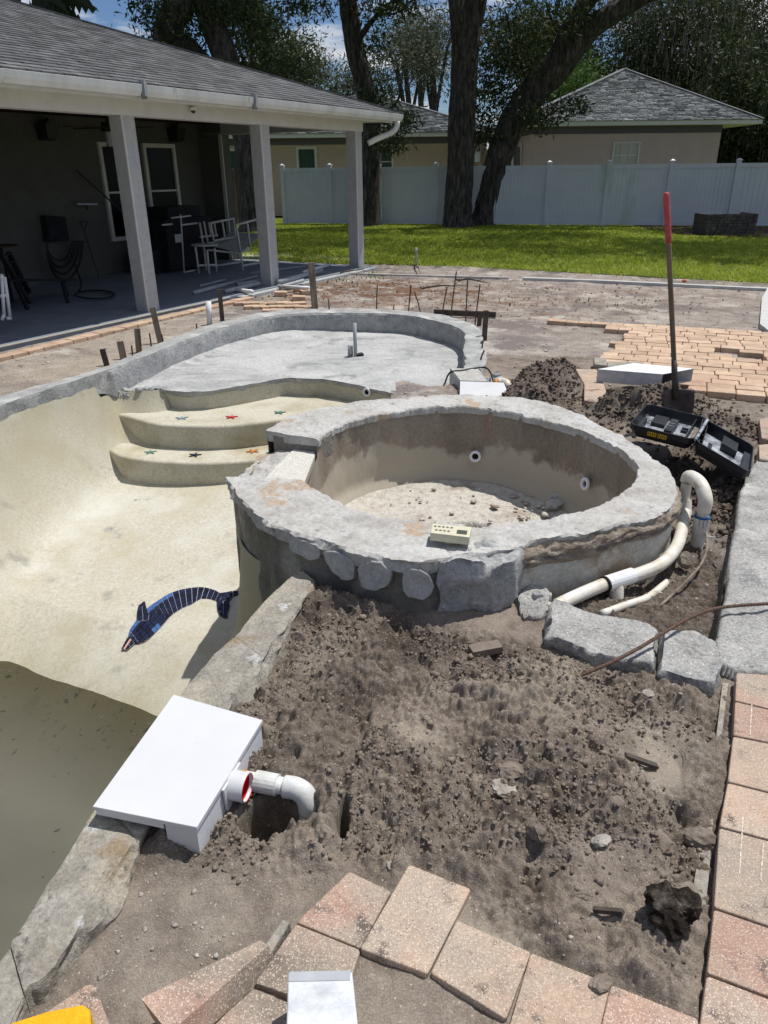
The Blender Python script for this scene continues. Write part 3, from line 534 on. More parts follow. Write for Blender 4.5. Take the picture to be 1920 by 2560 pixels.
def ground_sheet(name, x0, x1, y0, y1, st, mt, fine=False, holes=(), skirt=0.0):
    xs = np.arange(x0, x1 + st * .5, st); ys = np.arange(y0, y1 + st * .5, st); X, Y = np.meshgrid(xs, ys, indexing='ij')
    H = ground_h(X, Y, fine); F = gridfaces(len(xs), len(ys)); xf = X.ravel(); yf = Y.ravel()
    if skirt:
        e = np.minimum(np.minimum(X - x0, x1 - X), np.minimum(Y - y0, y1 - Y)); H = H - .0
    cx = xf[F].mean(1); cy = yf[F].mean(1); keep = ~cut_mask(cx, cy)
    for (a, b, c, d) in holes: keep &= ~((cx > a) & (cx < b) & (cy > c) & (cy < d))
    F = F[keep]; used = np.unique(F); mp = np.zeros(len(xf), np.int32); mp[used] = np.arange(len(used)); F = mp[F]
    V = np.stack([xf, yf, H.ravel()], 1)[used]
    me = npmesh(name, V, F, smooth=not fine); ca = me.color_attributes.new('soil', 'FLOAT_COLOR', 'POINT')
    A = soil_attr(V[:, 0], V[:, 1], V[:, 2]); ca.data.foreach_set('color', A.astype(np.float32).ravel())
    return setting(name, me, mt)
FA = (-1.05, 1.68, .80, 3.55); FB = (.55, 3.4, 3.55, 7.6)
ground_sheet('dug_soil', *FA, .0050, M['soil'], fine=True)
ground_sheet('spoil_heap_soil', *FB, .0125, M['soil'], fine=False)
BR = (-6.5, 7.5, -2.0, 16.6)
ground_sheet('sandy_ground', *BR, .045, M['sand'], holes=[(FA[0] + .05, FA[1] - .05, FA[2] + .05, FA[3] + .001), (FB[0] + .05, FB[1] - .05, FB[2] - .001, FB[3] - .05)])
mb = MB()
def quad(mb, x0, y0, x1, y1, z): mb.add([(x0, y0, z), (x1, y0, z), (x1, y1, z), (x0, y1, z)], [(0, 1, 2, 3)])
quad(mb, -600, -600, 600, BR[2], -.06); quad(mb, -600, BR[2], BR[0], BR[3], -.06); quad(mb, BR[1], BR[2], 600, BR[3], -.06); quad(mb, -600, BR[3], 600, 700, -.06)
setting('ground', mb, M['turf'])
def gz(x, y): return float(ground_h(np.array([x]), np.array([y]), False)[0])

# ---------------------------------------------------------------- the emptied swimming pool
pool = thing('swimming_pool', 'emptied free-form swimming pool stripped to its shell, with murky water left in the deep end', 'swimming pool', (-1.9, 4.5, -1.0))
def fan(outline, c, rings, zf, jit=0.0):
    """rings: list of (u along the ray to c, z function of (x, y, u))"""
    o = np.array(outline); n = len(o); V = []
    for u in rings: V.append(o + (np.array(c) - o) * u)
    V = np.stack(V, 1); Z = zf(V[..., 0], V[..., 1], np.broadcast_to(np.array(rings)[None, :], V.shape[:2]))
    return np.concatenate([V, Z[..., None]], -1).reshape(-1, 3), gridfaces(n, len(rings), True)
# main basin: steep wall turning through a wide cove into the sloping floor
bo = resample(BASIN, 420, True); bc = np.array([-1.75, 3.9]); dist = np.linalg.norm(bo - bc, axis=1)
cols = []; th = np.linspace(0, math.pi / 2, 16); dm_ = .80
def far_near(p): return 1.0
wallV = []
for t in th:
    d = dm_ * (1 - math.cos(t)) ** .62
    side = np.clip((bo[:, 0] + 2.2) / .8, 0, 1)          # tighter cove on the near, right-hand side
    dd = d * (1 - .75 * side); p = bo + (bc - bo) * np.minimum(.98, dd / dist)[:, None]
    z0w = np.where((bo[:, 0] > LIP1[0][0] + .03) & (bo[:, 1] > 5.2), -.72, np.where((bo[:, 0] > left_in[3][0] - .12) & (bo[:, 1] > 6.5), SH + .01, -.10)); z = z0w + (floor_z(p[:, 0], p[:, 1]) - z0w) * math.sin(t)
    z = z + .012 * fbm(p[:, 0], p[:, 1], 2.5, 3, 3); wallV.append(np.c_[p, z])
wv = np.stack(wallV, 1)
pwm = npmesh('pool_wall', wv.reshape(-1, 3), gridfaces(len(bo), len(th), True))
def tone(me, A): ca = me.color_attributes.new('soil', 'FLOAT_COLOR', 'POINT'); ca.data.foreach_set('color', A.astype(np.float32).ravel())
def wl_band(x, y): s_ = (x - WL_A[0]) * _wn[0] + (y - WL_A[1]) * _wn[1]; return .62 * np.exp(-np.maximum(s_, 0) / .28) * (.7 + .6 * fbm(x, y, 3, 3, 5))
_n = wv.reshape(-1, 3); tt = np.tile(1 - np.sin(th) ** 2.5, (len(bo), 1)).ravel() * (.62 + .6 * fbm(_n[:, 0] + _n[:, 2], _n[:, 1], 1.3, 3, 12)); tone(pwm, np.stack([np.clip(tt, 0, 1), np.clip(wl_band(_n[:, 0], _n[:, 1]), 0, .8), tt * 0, tt * 0 + 1], -1))
link('pool_wall', pwm, M['plaster_floor'], pool)
rim_in = wv[:, -1, :2]; fr = np.r_[np.linspace(0, .9, 40), .96, .999]
V, F = fan(rim_in, bc, list(fr), lambda x, y, u: floor_z(x, y) + .012 * fbm(x, y, 2.5, 3, 3) * 1.0 + .006 * fbm(x, y, 1.2, 3, 9) * np.clip(u * 8, 0, 1))
pfm = npmesh('pool_floor', V, F); tone(pfm, np.stack([V[:, 0] * 0, np.clip(wl_band(V[:, 0], V[:, 1]), 0, .8), V[:, 0] * 0, V[:, 0] * 0 + 1], -1)); link('pool_floor', pfm, M['plaster_floor'], pool)
V, F = fan(resample(BASIN, 90, True), bc, list(np.linspace(0, .998, 60)), lambda x, y, u: np.full(x.shape, -1.2))
s_ = (V[:, 0] - WL_A[0]) * _wn[0] + (V[:, 1] - WL_A[1]) * _wn[1]; wme = npmesh('pool_water', V, F); dp_ = np.clip(.15 - s_ / .9, .12, 1); tone(wme, np.stack([dp_] * 3 + [dp_ * 0 + 1], -1)); setting('pool_water', wme, M['water']); 
# bond beam with wading-shelf wall
n = 700; bi = resample(BEAM_IN, n); bq = resample(BEAM_OUT, n)
def beam_mesh(bi, bq, zlo, top=0.0, seed=0, rag=.012, outer=-.14, m=9):
    n = len(bi); prof = []
    nx = bq - bi; nx = nx / np.linalg.norm(nx, axis=1)[:, None]
    s = np.arange(n) * .02
    k = [(0, zlo), (0, zlo * .66), (0, zlo * .33), (0, -.022), (.03, -.004)] + [(t, 0.0) for t in np.linspace(.08, .92, m)] + [(.985, -.008), (1.0, -.03), (1.02, outer)]
    rows = []
    for j, (t, z) in enumerate(k):
        p = bi + (bq - bi) * t; rg = rag * 2.0 * fbm(s * 3 + j * .07, s * 0 + z * 6, 2.4, 4, seed + 5)
        if t < .05 or t > .95: p = p + nx * (rg * (1 if t < .05 else -1))[:, None]
        zz = z + (.010 * fbm(p[:, 0], p[:, 1], 6, 4, seed) if z > -.03 else 0) + (zlo < -.13) * 0
        if z < -.03 and t < .5: zz = zz * (1 + .55 * sstep(6.8, 7.1, bi[:, 1]))
        if j == 0: zz = zz + .05 * fbm(s, s * 0, 3.0, 3, seed + 9)
        rows.append(np.c_[p, zz + top * np.ones(n)])
    V = np.stack(rows, 1); return V.reshape(-1, 3), gridfaces(n, len(k))
zlo = np.where(bi[:, 1] > 7.0, -.27, -.17)
V, F = beam_mesh(bi + (bi - bq) * .04, bq, -.20, seed=2)
link('bond_beam', npmesh('bond_beam', V, F, True, 30), M['beam_face'], pool, label='fresh grey concrete bond beam curving round the wading shelf')
Vt = V.reshape(n, -1, 3)[:, 4:15].copy(); Vt[..., 2] += .0035
link('beam_top', npmesh('beam_top', Vt.reshape(-1, 3), gridfaces(n, Vt.shape[1])), M['concrete'], pool)
# wading shelf
wo = resample(WADE, 360, True, smooth=False); wc = np.array([-.55, 8.3])
def wz(x, y, u):
    d = -sdpoly(x, y, [tuple(q) for q in wo]); lipd = np.full(x.shape, 9.); L = resample(LIP1, 60)
    for q in L[::2]: lipd = np.minimum(lipd, np.hypot(x - q[0], y - q[1]))
    cove = .035 * np.clip(1 - d / .22, 0, 1) ** 2 * sstep(.3, .9, lipd) * (1 - sstep(-1.2, -.4, x))
    return SH + cove + .012 * fbm(x, y, 1.6, 4, 6) + .005 * fbm(x, y, 9, 3, 2)
V, F = fan(wo, wc, list(np.r_[np.linspace(0, .9, 36), .97, .999]), wz)
link('wading_shelf', npmesh('wading_shelf', V, F), M['shelf_floor'], pool, label='pale trowelled floor of the wading shelf')
lp = resample(LIP1, 300, smooth=False); sN = np.arange(300) * .02; rows = []
for z in (0.004, -.03, -.06, -.12, -.2, -.3, -.45):
    w = np.full(300, z); off = .008 * fbm(sN, sN * 0 + z * 9, 4, 4, 4) - (.012 if z > -.05 else 0)
    rows.append(np.c_[lp[:, 0] + off, lp[:, 1] + off, SH + w + (.008 * fbm(sN, sN * 0, 5, 3, 8) if z > -.02 else 0)])
rv = np.stack(rows, 1)
link('shelf_riser', npmesh('shelf_riser', rv.reshape(-1, 3), gridfaces(300, len(rows))), M['step_plaster'], pool)
g = rv[:, :3].copy(); g[:, 2, 2] += .030 + .034 * fbm(sN, sN * 0, 3.3, 4, 12) - .004; nrm = np.array([-.35, -.93]); g[..., :2] += nrm * .007
link('shelf_edge_mortar', npmesh('shelf_edge_mortar', g.reshape(-1, 3), gridfaces(300, 3)), M['beam_face'], pool)
def step(name, lip, top, bottom, back, r=.028):
    o = resample(lip, 90, smooth=True); nb = len(o); d = np.gradient(o, axis=0); d /= np.linalg.norm(d, axis=1)[:, None]; nn = np.c_[d[:, 1], -d[:, 0]]
    nn = nn * np.sign((nn @ np.array([-.3, -1.0])).sum()); rows = []
    for k in range(3): rows.append(np.c_[o - nn * (.06 * (3 - k) + r), np.full(nb, top)])
    for a in np.linspace(0, math.pi / 2, 6): rows.append(np.c_[o - nn * (r - r * math.sin(a)), np.full(nb, top - r + r * math.cos(a))])
    for z in np.linspace(top - .08, bottom, 6): rows.append(np.c_[o + nn * .004 * ((top - z) * 4), np.full(nb, z)])
    V = np.stack(rows, 1); V[..., 2] += .004 * fbm(V[..., 0], V[..., 1], 6, 3, 3)
    m1 = V.reshape(-1, 3); F1 = gridfaces(nb, len(rows)).tolist()
    b0 = len(m1); bk = np.c_[o + (np.array(back)[None, :] - o) * .0, np.full(nb, top)]; V2 = [m1]
    inner = V[:, 0, :]; steps_ = 8
    cols = [inner]
    for t in np.linspace(0, 1, steps_)[1:]:
        q = inner.copy(); q[:, :2] = inner[:, :2] + (np.array(back) - inner[:, :2]) * t; cols.append(q)
    T = np.stack(cols, 1); F2 = (gridfaces(nb, steps_) + b0).tolist()
    me = bpy.data.meshes.new(name); me.from_pydata(np.vstack([m1, T.reshape(-1, 3)]).tolist(), [], F1 + F2); me.update()
    me.polygons.foreach_set('use_smooth', [True] * len(me.polygons))
    return link(name, me, M['step_plaster'], pool)
T2, T3 = -.42, -.65
step('step', [(-2.62, 6.95)] + XY([(299, 906), (320, 912), (350, 917), (425, 920), (500, 918), (575, 910), (650, 899), (720, 884)], T2) + [(-.3, 7.0)], T2, -.75, (-1.2, 7.9))
step('step', [(-2.85, 6.85)] + XY([(247, 979), (262, 985), (285, 990), (350, 997), (450, 1000), (545, 994), (620, 985)], T3) + [(-.7, 6.5)], T3, -1.05, (-1.4, 7.6))
def star(px, py, z, r, m, rot=0.0):
    c = P(px, py, z); b = MB(); vs = []
    for i in range(10):
        a = rot + math.pi * i / 5; rr = r * (1 if i % 2 == 0 else .30); vs.append((c[0] + rr * math.cos(a), c[1] + rr * math.sin(a)))
    b.add([(c[0], c[1], z + .0115)] + [(x, y, z + .010) for x, y in vs] + [(x, y, z + .001) for x, y in vs],
          [(0, 1 + i, 1 + (i + 1) % 10) for i in range(10)] + [(1 + i, 11 + i, 11 + (i + 1) % 10, 1 + (i + 1) % 10) for i in range(10)])
    return b
for px, py, z, k, rot, lb in ((500, 902, T2, 'starred', .3, 'red starfish tile'), (604, 892, T2, 'stargreen', .2, 'green starfish tile'), (393, 904, T2, 'starpale', .5, 'faded blue starfish tile'), (421, 984, T3, 'navytile', .2, 'navy starfish tile'), (546, 976, T3, 'orange', .9, 'orange starfish tile'), (325, 978, T3, 'stargreen', .5, 'faded green starfish tile')):
    link('starfish_tile', star(px, py, z, .062, M[k], rot), M[k], pool, label=lb)
def fitting(name, c, ax, r, parent, mring=None):
    o = link(name, MB().disc_ring(c, ax, r * .55, r, .014), mring or M['pvcclean'], parent, smooth=True)
    ax = Vector(ax).normalized(); b = MB(); b.tube([Vector(c) + ax * .006, Vector(c) - ax * .010], r * .56, 16, False); b.tube([Vector(c) - ax * .006, Vector(c) - ax * .008], r * .57, 16)
    link('nozzle_eye', b, M['blackeye'], o, smooth=True)
    return o
M['blackeye'] = flat('dark_opening', (.015, .012, .01), .8)
_lp = P(797, 838, SH); fitting('return_fitting', (_lp[0] - .02, _lp[1] - .025, SH - .035), (-.45, -.9, .05), .045, pool)
_d = MB(); _d.tube([(-1.85, 3.2, -1.35), (-1.85, 3.2, -1.33)], .12, 20)
# dolphin laid in tile on the floor
dol = link('dolphin_mosaic', None, None) if False else None
def Z7(x, y): return (207.4 + x * .2083, 1227 + y * .2083)
def FLR(x, y, l=.006): p = PF(*Z7(x, y), floor_z, .008); return (p[0], p[1])
up = [(335, 715), (352, 655), (395, 595), (440, 535), (540, 428), (610, 375), (680, 328), (740, 290), (800, 262), (900, 232), (1000, 214), (1065, 208), (1130, 210), (1185, 222), (1240, 240), (1300, 275), (1345, 310), (1372, 345)]
lo = [(385, 785), (470, 768), (540, 722), (600, 662), (690, 572), (735, 520), (775, 478), (830, 442), (890, 405), (950, 380), (1010, 358), (1070, 318), (1120, 312), (1175, 316), (1225, 328), (1262, 350), (1310, 372), (1365, 375)]
U = resample([FLR(*p) for p in up], 23); Lo = resample([FLR(*p) for p in lo], 23)
_m = (U + Lo) / 2; U = _m + (U - _m) * 1.13; Lo = _m + (Lo - _m) * 1.13
dol = link('dolphin_mosaic', MB().add([(*p, floor_z(*p) + .007) for p in np.vstack([U, Lo[::-1]])], [tuple(range(46))[::-1]]), M['grout'], pool, label='blue mosaic dolphin set in the sloping floor')
def tile(corners, m, g=.07, lift=.0115):
    c = np.mean(corners, axis=0); q = [tuple(np.array(p) + (c - np.array(p)) * min(.3, .0027 / max(1e-4, np.linalg.norm(c - np.array(p))))) for p in corners]
    b = MB(); n = len(q); b.add([(x, y, float(floor_z(x, y)) + lift) for x, y in q] + [(x, y, float(floor_z(x, y)) - .002) for x, y in q], [tuple(range(n))] + [(i, n + i, n + (i + 1) % n, (i + 1) % n) for i in range(n)])
    link('tile', b, m, dol)
NR = 5
for i in range(22):
    nr = NR if i < 17 else 2
    for j in range(nr):
        f0, f1 = j / nr, (j + 1) / nr; a = U[i] + (Lo[i] - U[i]) * f0; b = U[i + 1] + (Lo[i + 1] - U[i + 1]) * f0; c = U[i + 1] + (Lo[i + 1] - U[i + 1]) * f1; d = U[i] + (Lo[i] - U[i]) * f1
        blue = (j == 0 and i < 11) or (j == nr - 1 and i in (4, 5))
        tile([a, b, c, d], M['bluetile'] if blue else M['navytile'])
def patch(pts, m=None, under=True):
    q = [FLR(*p) for p in pts]
    if under:
        c = np.mean(q, axis=0); r = [tuple(np.array(p) + (np.array(p) - c) * .05) for p in q]
        link('tile_bed', MB().add([(x, y, float(floor_z(x, y)) + .0075) for x, y in r], [tuple(range(len(r)))]), M['grout'], dol)
    return q
def gridpatch(A, B, n, k, m):
    A = resample([FLR(*p) for p in A], n + 1); B = resample([FLR(*p) for p in B], n + 1)
    for i in range(n):
        for j in range(k):
            f0, f1 = j / k, (j + 1) / k; tile([A[i] + (B[i] - A[i]) * f0, A[i + 1] + (B[i + 1] - A[i + 1]) * f0, A[i + 1] + (B[i + 1] - A[i + 1]) * f1, A[i] + (B[i] - A[i]) * f1], m, .08, .0165)
    link('tile_bed', MB().add([(*p, float(floor_z(*p)) + .0125) for p in np.vstack([A, B[::-1]])], [tuple(range(2 * n + 2))]), M['grout'], dol)
gridpatch([(430, 560), (425, 490), (440, 400), (500, 352)], [(545, 545), (552, 490), (525, 420), (512, 356)], 4, 2, M['navytile'])
gridpatch([(1285, 268), (1350, 258), (1420, 245), (1480, 248)], [(1372, 368), (1400, 335), (1430, 290), (1478, 278)], 3, 2, M['navytile'])
gridpatch([(1252, 335), (1256, 430), (1282, 500), (1335, 525)], [(1385, 365), (1392, 420), (1368, 470), (1370, 522)], 4, 2, M['navytile'])
gridpatch([(322, 735), (262, 850)], [(378, 700), (280, 862)], 2, 1, M['navytile'])
gridpatch([(376, 745), (302, 850)], [(400, 790), (318, 862)], 2, 1, M['navytile'])
gridpatch([(355, 742), (280, 850)], [(372, 748), (300, 858)], 1, 1, M['pinktile'])

# near bond beam (old coping strip), broken into slabs
ni = resample(NEAR_IN, 420); no = resample(NEAR_OUT, 420)
def strip_block(a0, a1, jit, seed):
    A = ni[a0:a1 + 1]; B = no[a0:a1 + 1]; n = len(A); s = np.arange(a0, a1 + 1) * .011
    rows = []; nx = (B - A) / np.linalg.norm(B - A, axis=1)[:, None]; ks = [(0, -.9), (0, -.3), (0, -.02), (.025, -.003)] + [(t, 0) for t in np.linspace(.08, .88, 14)] + [(.93, -.012), (.97, -.03), (1.0, -.05), (1.03, -.09), (1.05, -.16)]
    for j, (t, z) in enumerate(ks):
        p = A + (B - A) * t; r = (.028 * fbm(s, s * 0 + t * 2, 5, 4, 7) if t > .85 else (.004 * fbm(s, s * 0, 9, 3, 3) if t < .03 else 0)); p = p + nx * (r * np.ones(n))[:, None] * (2.2 if t > .95 else 1.5)
        zz = z + jit + (.012 * fbm(p[:, 0], p[:, 1], 9, 5, 4) + .014 * fbm(p[:, 0], p[:, 1], 3, 2, 14) if z > -.1 else 0) - .030 * np.clip(fbm(s, s * 0 + 3, 4, 3, 17) + .1, 0, 1) * (t > .78)
        rows.append(np.c_[p, zz * np.ones(n)])
    V = np.stack(rows, 1); V[0, 3:-4, 2] -= .004; V[-1, 3:-4, 2] -= .004
    F = gridfaces(n, len(ks)).tolist(); V = V.reshape(-1, 3); m = len(ks)
    F += [tuple(range(m)), tuple((n - 1) * m + i for i in range(m))[::-1]]
    me = bpy.data.meshes.new('coping_block'); me.from_pydata(V.tolist(), [], F); me.update(); me.polygons.foreach_set('use_smooth', [True] * len(me.polygons)); me.set_sharp_from_angle(angle=R_(25))
    link('coping_block', me, M['coping'], pool)
cuts = [0, 62, 108, 128, 150, 196, 228, 252, 285, 330, 419]
for i in range(len(cuts) - 1): strip_block(cuts[i], cuts[i + 1], .012 + .009 * math.sin(i * 2.3), i)

# ---------------------------------------------------------------- raised spa
spa = thing('raised_spa', 'round raised concrete spa with a chipped rim and rubble on its floor', 'spa', (.47, 4.03, -.2))
n = 760; so = resample(SPA_O, n); si = resample(SPA_I, n); s = np.arange(n) * .009; rows = []; nx = (so - si) / np.linalg.norm(so - si, axis=1)[:, None]
rw = fbm(s * 2, s * 0, 5, 5, 61, .62)
ks = [(.99, -.07), (1.0, -.055), (1.0, -.035), (1.0, -.010), (.985, 0)] + [(t, 0) for t in np.linspace(.95, .06, 30)] + [(.018, -.001), (0, -.010), (0, -.05)]
for j, (t, z) in enumerate(ks):
    p = si + (so - si) * t; r = 0
    if t > .96: r = .026 * fbm(s * 2, s * 0 + j * .35, 5, 5, 31, .6)
    if t < .04: r = -.020 * rw
    p = p + nx * (r * np.ones(n))[:, None]; zz = .2 + z + (.008 * fbm(p[:, 0], p[:, 1], 7, 4, 33) + .008 * fbm(p[:, 0], p[:, 1], 2.2, 2, 36) - .008 * np.clip(fbm(p[:, 0], p[:, 1], 13, 4, 38, .6) - .16, 0, .4) * 3 + .003 * fbm(p[:, 0], p[:, 1], 34, 3, 39) if z > -.02 else 0)
    if t < .04 and z > -.04: zz = zz - .012 * np.clip(fbm(s * 3, s * 0, 6, 3, 41), 0, 1)
    rows.append(np.c_[p, zz * np.ones(n)])
V = np.stack(rows, 1).reshape(-1, 3); m_ = len(ks); F = gridfaces(n, m_).tolist() + [tuple(range(m_))[::-1], tuple((n - 1) * m_ + i for i in range(m_))]
me = bpy.data.meshes.new('spa_rim'); me.from_pydata(V.tolist(), [], F); me.update(); me.polygons.foreach_set('use_smooth', [True] * (len(F) - 2) + [False] * 2); me.set_sharp_from_angle(angle=R_(28))
rimo = link('spa_rim', me, M['rim'], spa)
# walls
so2 = np.vstack([so, resample([so[-1], so[0]], 30, smooth=False)[1:-1]]); zo = np.r_[np.full(n, .17), np.full(28, .08)]; s2 = np.arange(len(so2)) * .009
cc = SPA_C; rows = []
for f in (0, .15, .3, .5, .7, 1.0):
    z = zo * (1 - f) + (-1.25) * f; d = so2 - cc; dl = np.linalg.norm(d, axis=1)[:, None]; off = -.022 + .016 * fbm(so2[:, 0] * 1.5, so2[:, 1] * 1.5 + z * 2, 3.4, 4, 9) + .010 * f * (so2[:, 0] < -.3)
    rows.append(np.c_[so2 + d / dl * off[:, None], z])
dense = []
for a, b in zip(rows[:-1], rows[1:]):
    for t in np.linspace(0, 1, 7, endpoint=False): dense.append(a + (b - a) * t)
dense.append(rows[-1]); V = np.stack(dense, 1); d = V[..., :2] - cc; dl = np.linalg.norm(d, axis=-1, keepdims=True)
V[..., :2] += d / dl * (.010 * fbm(np.arctan2(d[..., 1], d[..., 0]) * 4, V[..., 2] * 3, 4, 4, 19))[..., None]
link('spa_outer_wall', npmesh('spa_outer_wall', V.reshape(-1, 3), gridfaces(len(so2), V.shape[1], True)), M['outer_wall'], spa)
si2 = np.vstack([si, resample([si[-1], si[0]], 26, smooth=False)[1:-1]]); zi = np.r_[np.full(n, .165), np.full(24, .085)]; rows = []
SF = -.36
for f in np.linspace(0, 1, 18):
    z = zi * (1 - f) + SF * f; d = si2 - cc; dl = np.linalg.norm(d, axis=1)[:, None]; off = .012 - .03 * f - .05 * max(0, f - .85) / .15 + .006 * fbm(np.arctan2(d[:, 1], d[:, 0]) * 4, z * 3, 2, 3, 50)
    rows.append(np.c_[si2 + d / dl * off[:, None], z])
V = np.stack(rows, 1); iw = V
link('spa_inner_wall', npmesh('spa_inner_wall', V.reshape(-1, 3), gridfaces(len(si2), 18, True)), M['spa_wall'], spa)
fo = iw[::3, -1, :2]
V, F = fan(fo, cc, list(np.r_[np.linspace(0, .95, 60), .999]), lambda x, y, u: SF + .03 * np.clip(.12 - u, 0, .12) / .12 + .02 * fbm(x, y, 2, 3, 5) + .012 * sstep(.0, .25, fbm(x, y, 2.4, 3, 88) + .10) * clods(x, y, 22, 5, .2, .55) * 22 * .6
           - .14 * (1 - sstep(.8, 1.1, np.hypot((x - P(1010, 1140, SF)[0]) / .17, (y - P(1010, 1148, SF)[1]) / .13))))
link('spa_floor', npmesh('spa_floor', V, F), M['rubble_floor'], spa)
def spa_in(px, py):
    """point on the spa's inner wall seen at a pixel"""
    best = None
    for z in np.linspace(SF, .16, 120):
        p = P(px, py, z); f_ = (.165 - z) / .525; d = abs(float(sdpoly(p[0:1], p[1:2], [tuple(q) for q in si2[::6]])[0]) + .008 + .03 * f_)
        if p[1] > cc[1] - .3 and (best is None or d < best[0]): best = (d, p)
    return best[1]
for px, py in ((1027, 985), (1268, 1045)):
    p = spa_in(px, py); ax = Vector((cc[0] - p[0], cc[1] - p[1], .12)).normalized(); fitting('jet_fitting', Vector(p) + ax * .010, ax, .042, spa)
_bl = resample(QP([(574, 936), (602, 917), (642, 899), (700, 888), (745, 912), (722, 932), (691, 951)], .2), 40, True, smooth=False); _c = _bl.mean(0); b = MB(); b.prism([tuple(_c + (q - _c) * .84) for q in _bl], .05, .175, .004); link('block_end', b, M['outer_wall'], spa)
# spillway notch
def slab_grid(c4, z0, z1, nu, nv, amp, f, name, m, parent, seed=0, fall=.006):
    c = [np.array(q) for q in c4]; V = []
    for i in range(nu):
        for j in range(nv):
            a, b = i / (nu - 1), j / (nv - 1); p = (c[0] * (1 - a) + c[1] * a) * (1 - b) + (c[3] * (1 - a) + c[2] * a) * b
            V.append(p)
    V = np.array(V); z = z1 + amp * fbm(V[:, 0], V[:, 1], f, 4, seed); e = np.minimum(np.minimum(*(np.indices((nu, nv)).reshape(2, -1))), np.minimum(nu - 1 - np.indices((nu, nv))[0].ravel(), nv - 1 - np.indices((nu, nv))[1].ravel()))
    z = z - fall * (e == 0); top = np.c_[V, z]; F = gridfaces(nu, nv).tolist()
    per = [i * nv for i in range(nu)] + [(nu - 1) * nv + j for j in range(1, nv)] + [i * nv + nv - 1 for i in range(nu - 2, -1, -1)] + [j for j in range(nv - 2, 0, -1)]
    o = len(top); bot = top[per].copy(); bot[:, 2] = z0; k = len(per); F += [(per[i], o + i, o + (i + 1) % k, per[(i + 1) % k]) for i in range(k)]
    mb = MB(); mb.add(np.vstack([top, bot]), F); return link(name, mb, m, parent, smooth=False)
slab_grid(QP([(640, 962), (688, 962), (655, 1045), (562, 1040)], .105), .05, .105, 30, 40, .004, 20, 'spillway_slab', M['pebwhite'] if 'pebwhite' in M else M['step_plaster'], spa)
slab_grid(QP([(572, 972), (648, 965), (572, 1045), (500, 1042)], .085), -.9, .085, 40, 30, .045, 9, 'broken_ledge', M['rim'], spa, 5)
# mortar band round the right-hand outside
k0 = int(n * .375); k1 = int(n * .66)
ii = [i for i in range(n) if True]
px_ = np.array([J((so[i, 0], so[i, 1], .2)) for i in range(n)])
i0 = max(i for i in range(n) if px_[i, 1] > 1000 and px_[i, 0] > 1440 and px_[i, 1] < 1040) if True else k0
i1 = min(i for i in range(i0, n) if px_[i, 0] < 1112)
mv = []; idx = np.arange(i0, i1 + 1); S = idx * .013
for a in np.linspace(0, math.pi, 14):
    ro = .006 + .032 * math.sin(a) * (1 + .9 * fbm(S * 3, S * 0 + a * 2, 3, 4, 90)); z = .185 - .118 * (a / math.pi) * (1 + .25 * fbm(S, S * 0, 3, 3, 95))
    d = so[idx] - cc; dl = np.linalg.norm(d, axis=1)[:, None]; mv.append(np.c_[so[idx] + d / dl * (ro - .012)[:, None], z + .008 * fbm(S * 4, S * 0 + a, 4, 4, 96)])
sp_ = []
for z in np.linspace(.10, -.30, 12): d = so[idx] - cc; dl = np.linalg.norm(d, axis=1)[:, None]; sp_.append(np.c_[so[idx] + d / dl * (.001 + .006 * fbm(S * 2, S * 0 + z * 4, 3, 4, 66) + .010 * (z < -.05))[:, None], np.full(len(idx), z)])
sp_ = np.stack(sp_, 1); link('side_plaster', npmesh('side_plaster', sp_.reshape(-1, 3), gridfaces(len(idx), 12)), M['litplaster'], spa)  # plaster skin lighter than the front wall, sunlight put into its colour
mv = np.stack(mv, 1); link('mortar_band', npmesh('mortar_band', mv.reshape(-1, 3), gridfaces(len(idx), 14)), M['mortar'], spa)
# stone facings on the front
def on_wall(px, py, off=0.0):
    """where the ray through a pixel meets the spa's upright front"""
    d = AR * (px * 1.15732 - 960) - AU * (py * 1.15732 - 1280) + AF * FPX; best = None
    for i in range(i1 - 5, n - 1):
        a, b = so[i], so[i + 1]; e = b - a; den = d[0] * e[1] - d[1] * e[0]
        if abs(den) < 1e-9: continue
        t = (a[0] * e[1] - a[1] * e[0]) / den; q = d[:2] * t; u = (q - a).dot(e) / e.dot(e)
        if -.05 <= u <= 1.05 and t > 0 and (best is None or t < best[0]):
            nn = np.array([e[1], -e[0]]); nn = nn / np.linalg.norm(nn); nn = nn * (1 if nn.dot(a - cc) > 0 else -1); best = (t, d * t + AC, nn)
    if best is None: return None
    p = best[1]; return np.array([p[0] + best[2][0] * off, p[1] + best[2][1] * off, p[2]])
def facing(poly, th):
    poly = [(a[0] + random.uniform(-2, 2), a[1] + 7 + random.uniform(-2, 2)) for a in resample([(*q, 0) for q in poly], 22, True)]
    w = [on_wall(*p, 0) for p in poly]; w2 = [on_wall(*p, th) for p in poly]
    if any(q is None for q in w + w2): return
    c = np.mean(w2, axis=0); n_ = len(w); b = MB(); nn = np.mean(w2, 0) - np.mean(w, 0); nn = nn / np.linalg.norm(nn)
    r1 = [q + (c - q) * .0 for q in w2]; r2 = [q + (c - q) * .05 + nn * .002 for q in w2]; vs = [q - nn * .03 for q in w] + r1 + r2 + [c + nn * .002]; fs = []
    for k in range(2):
        for i in range(n_): j = (i + 1) % n_; fs.append((k * n_ + i, k * n_ + j, (k + 1) * n_ + j, (k + 1) * n_ + i))
    fs += [(2 * n_ + i, 2 * n_ + (i + 1) % n_, 3 * n_) for i in range(n_)]
    b.add(vs, fs); link('stone_facing', b, M['facing'], spa)
M['facing'] = mat('cut_stone_facing', [(0.3, (.36, .36, .35)), (0.7, (.46, .46, .45))], scale=16, detail=8, rough=.9, bump=.8, bscale=50, bdist=.006)
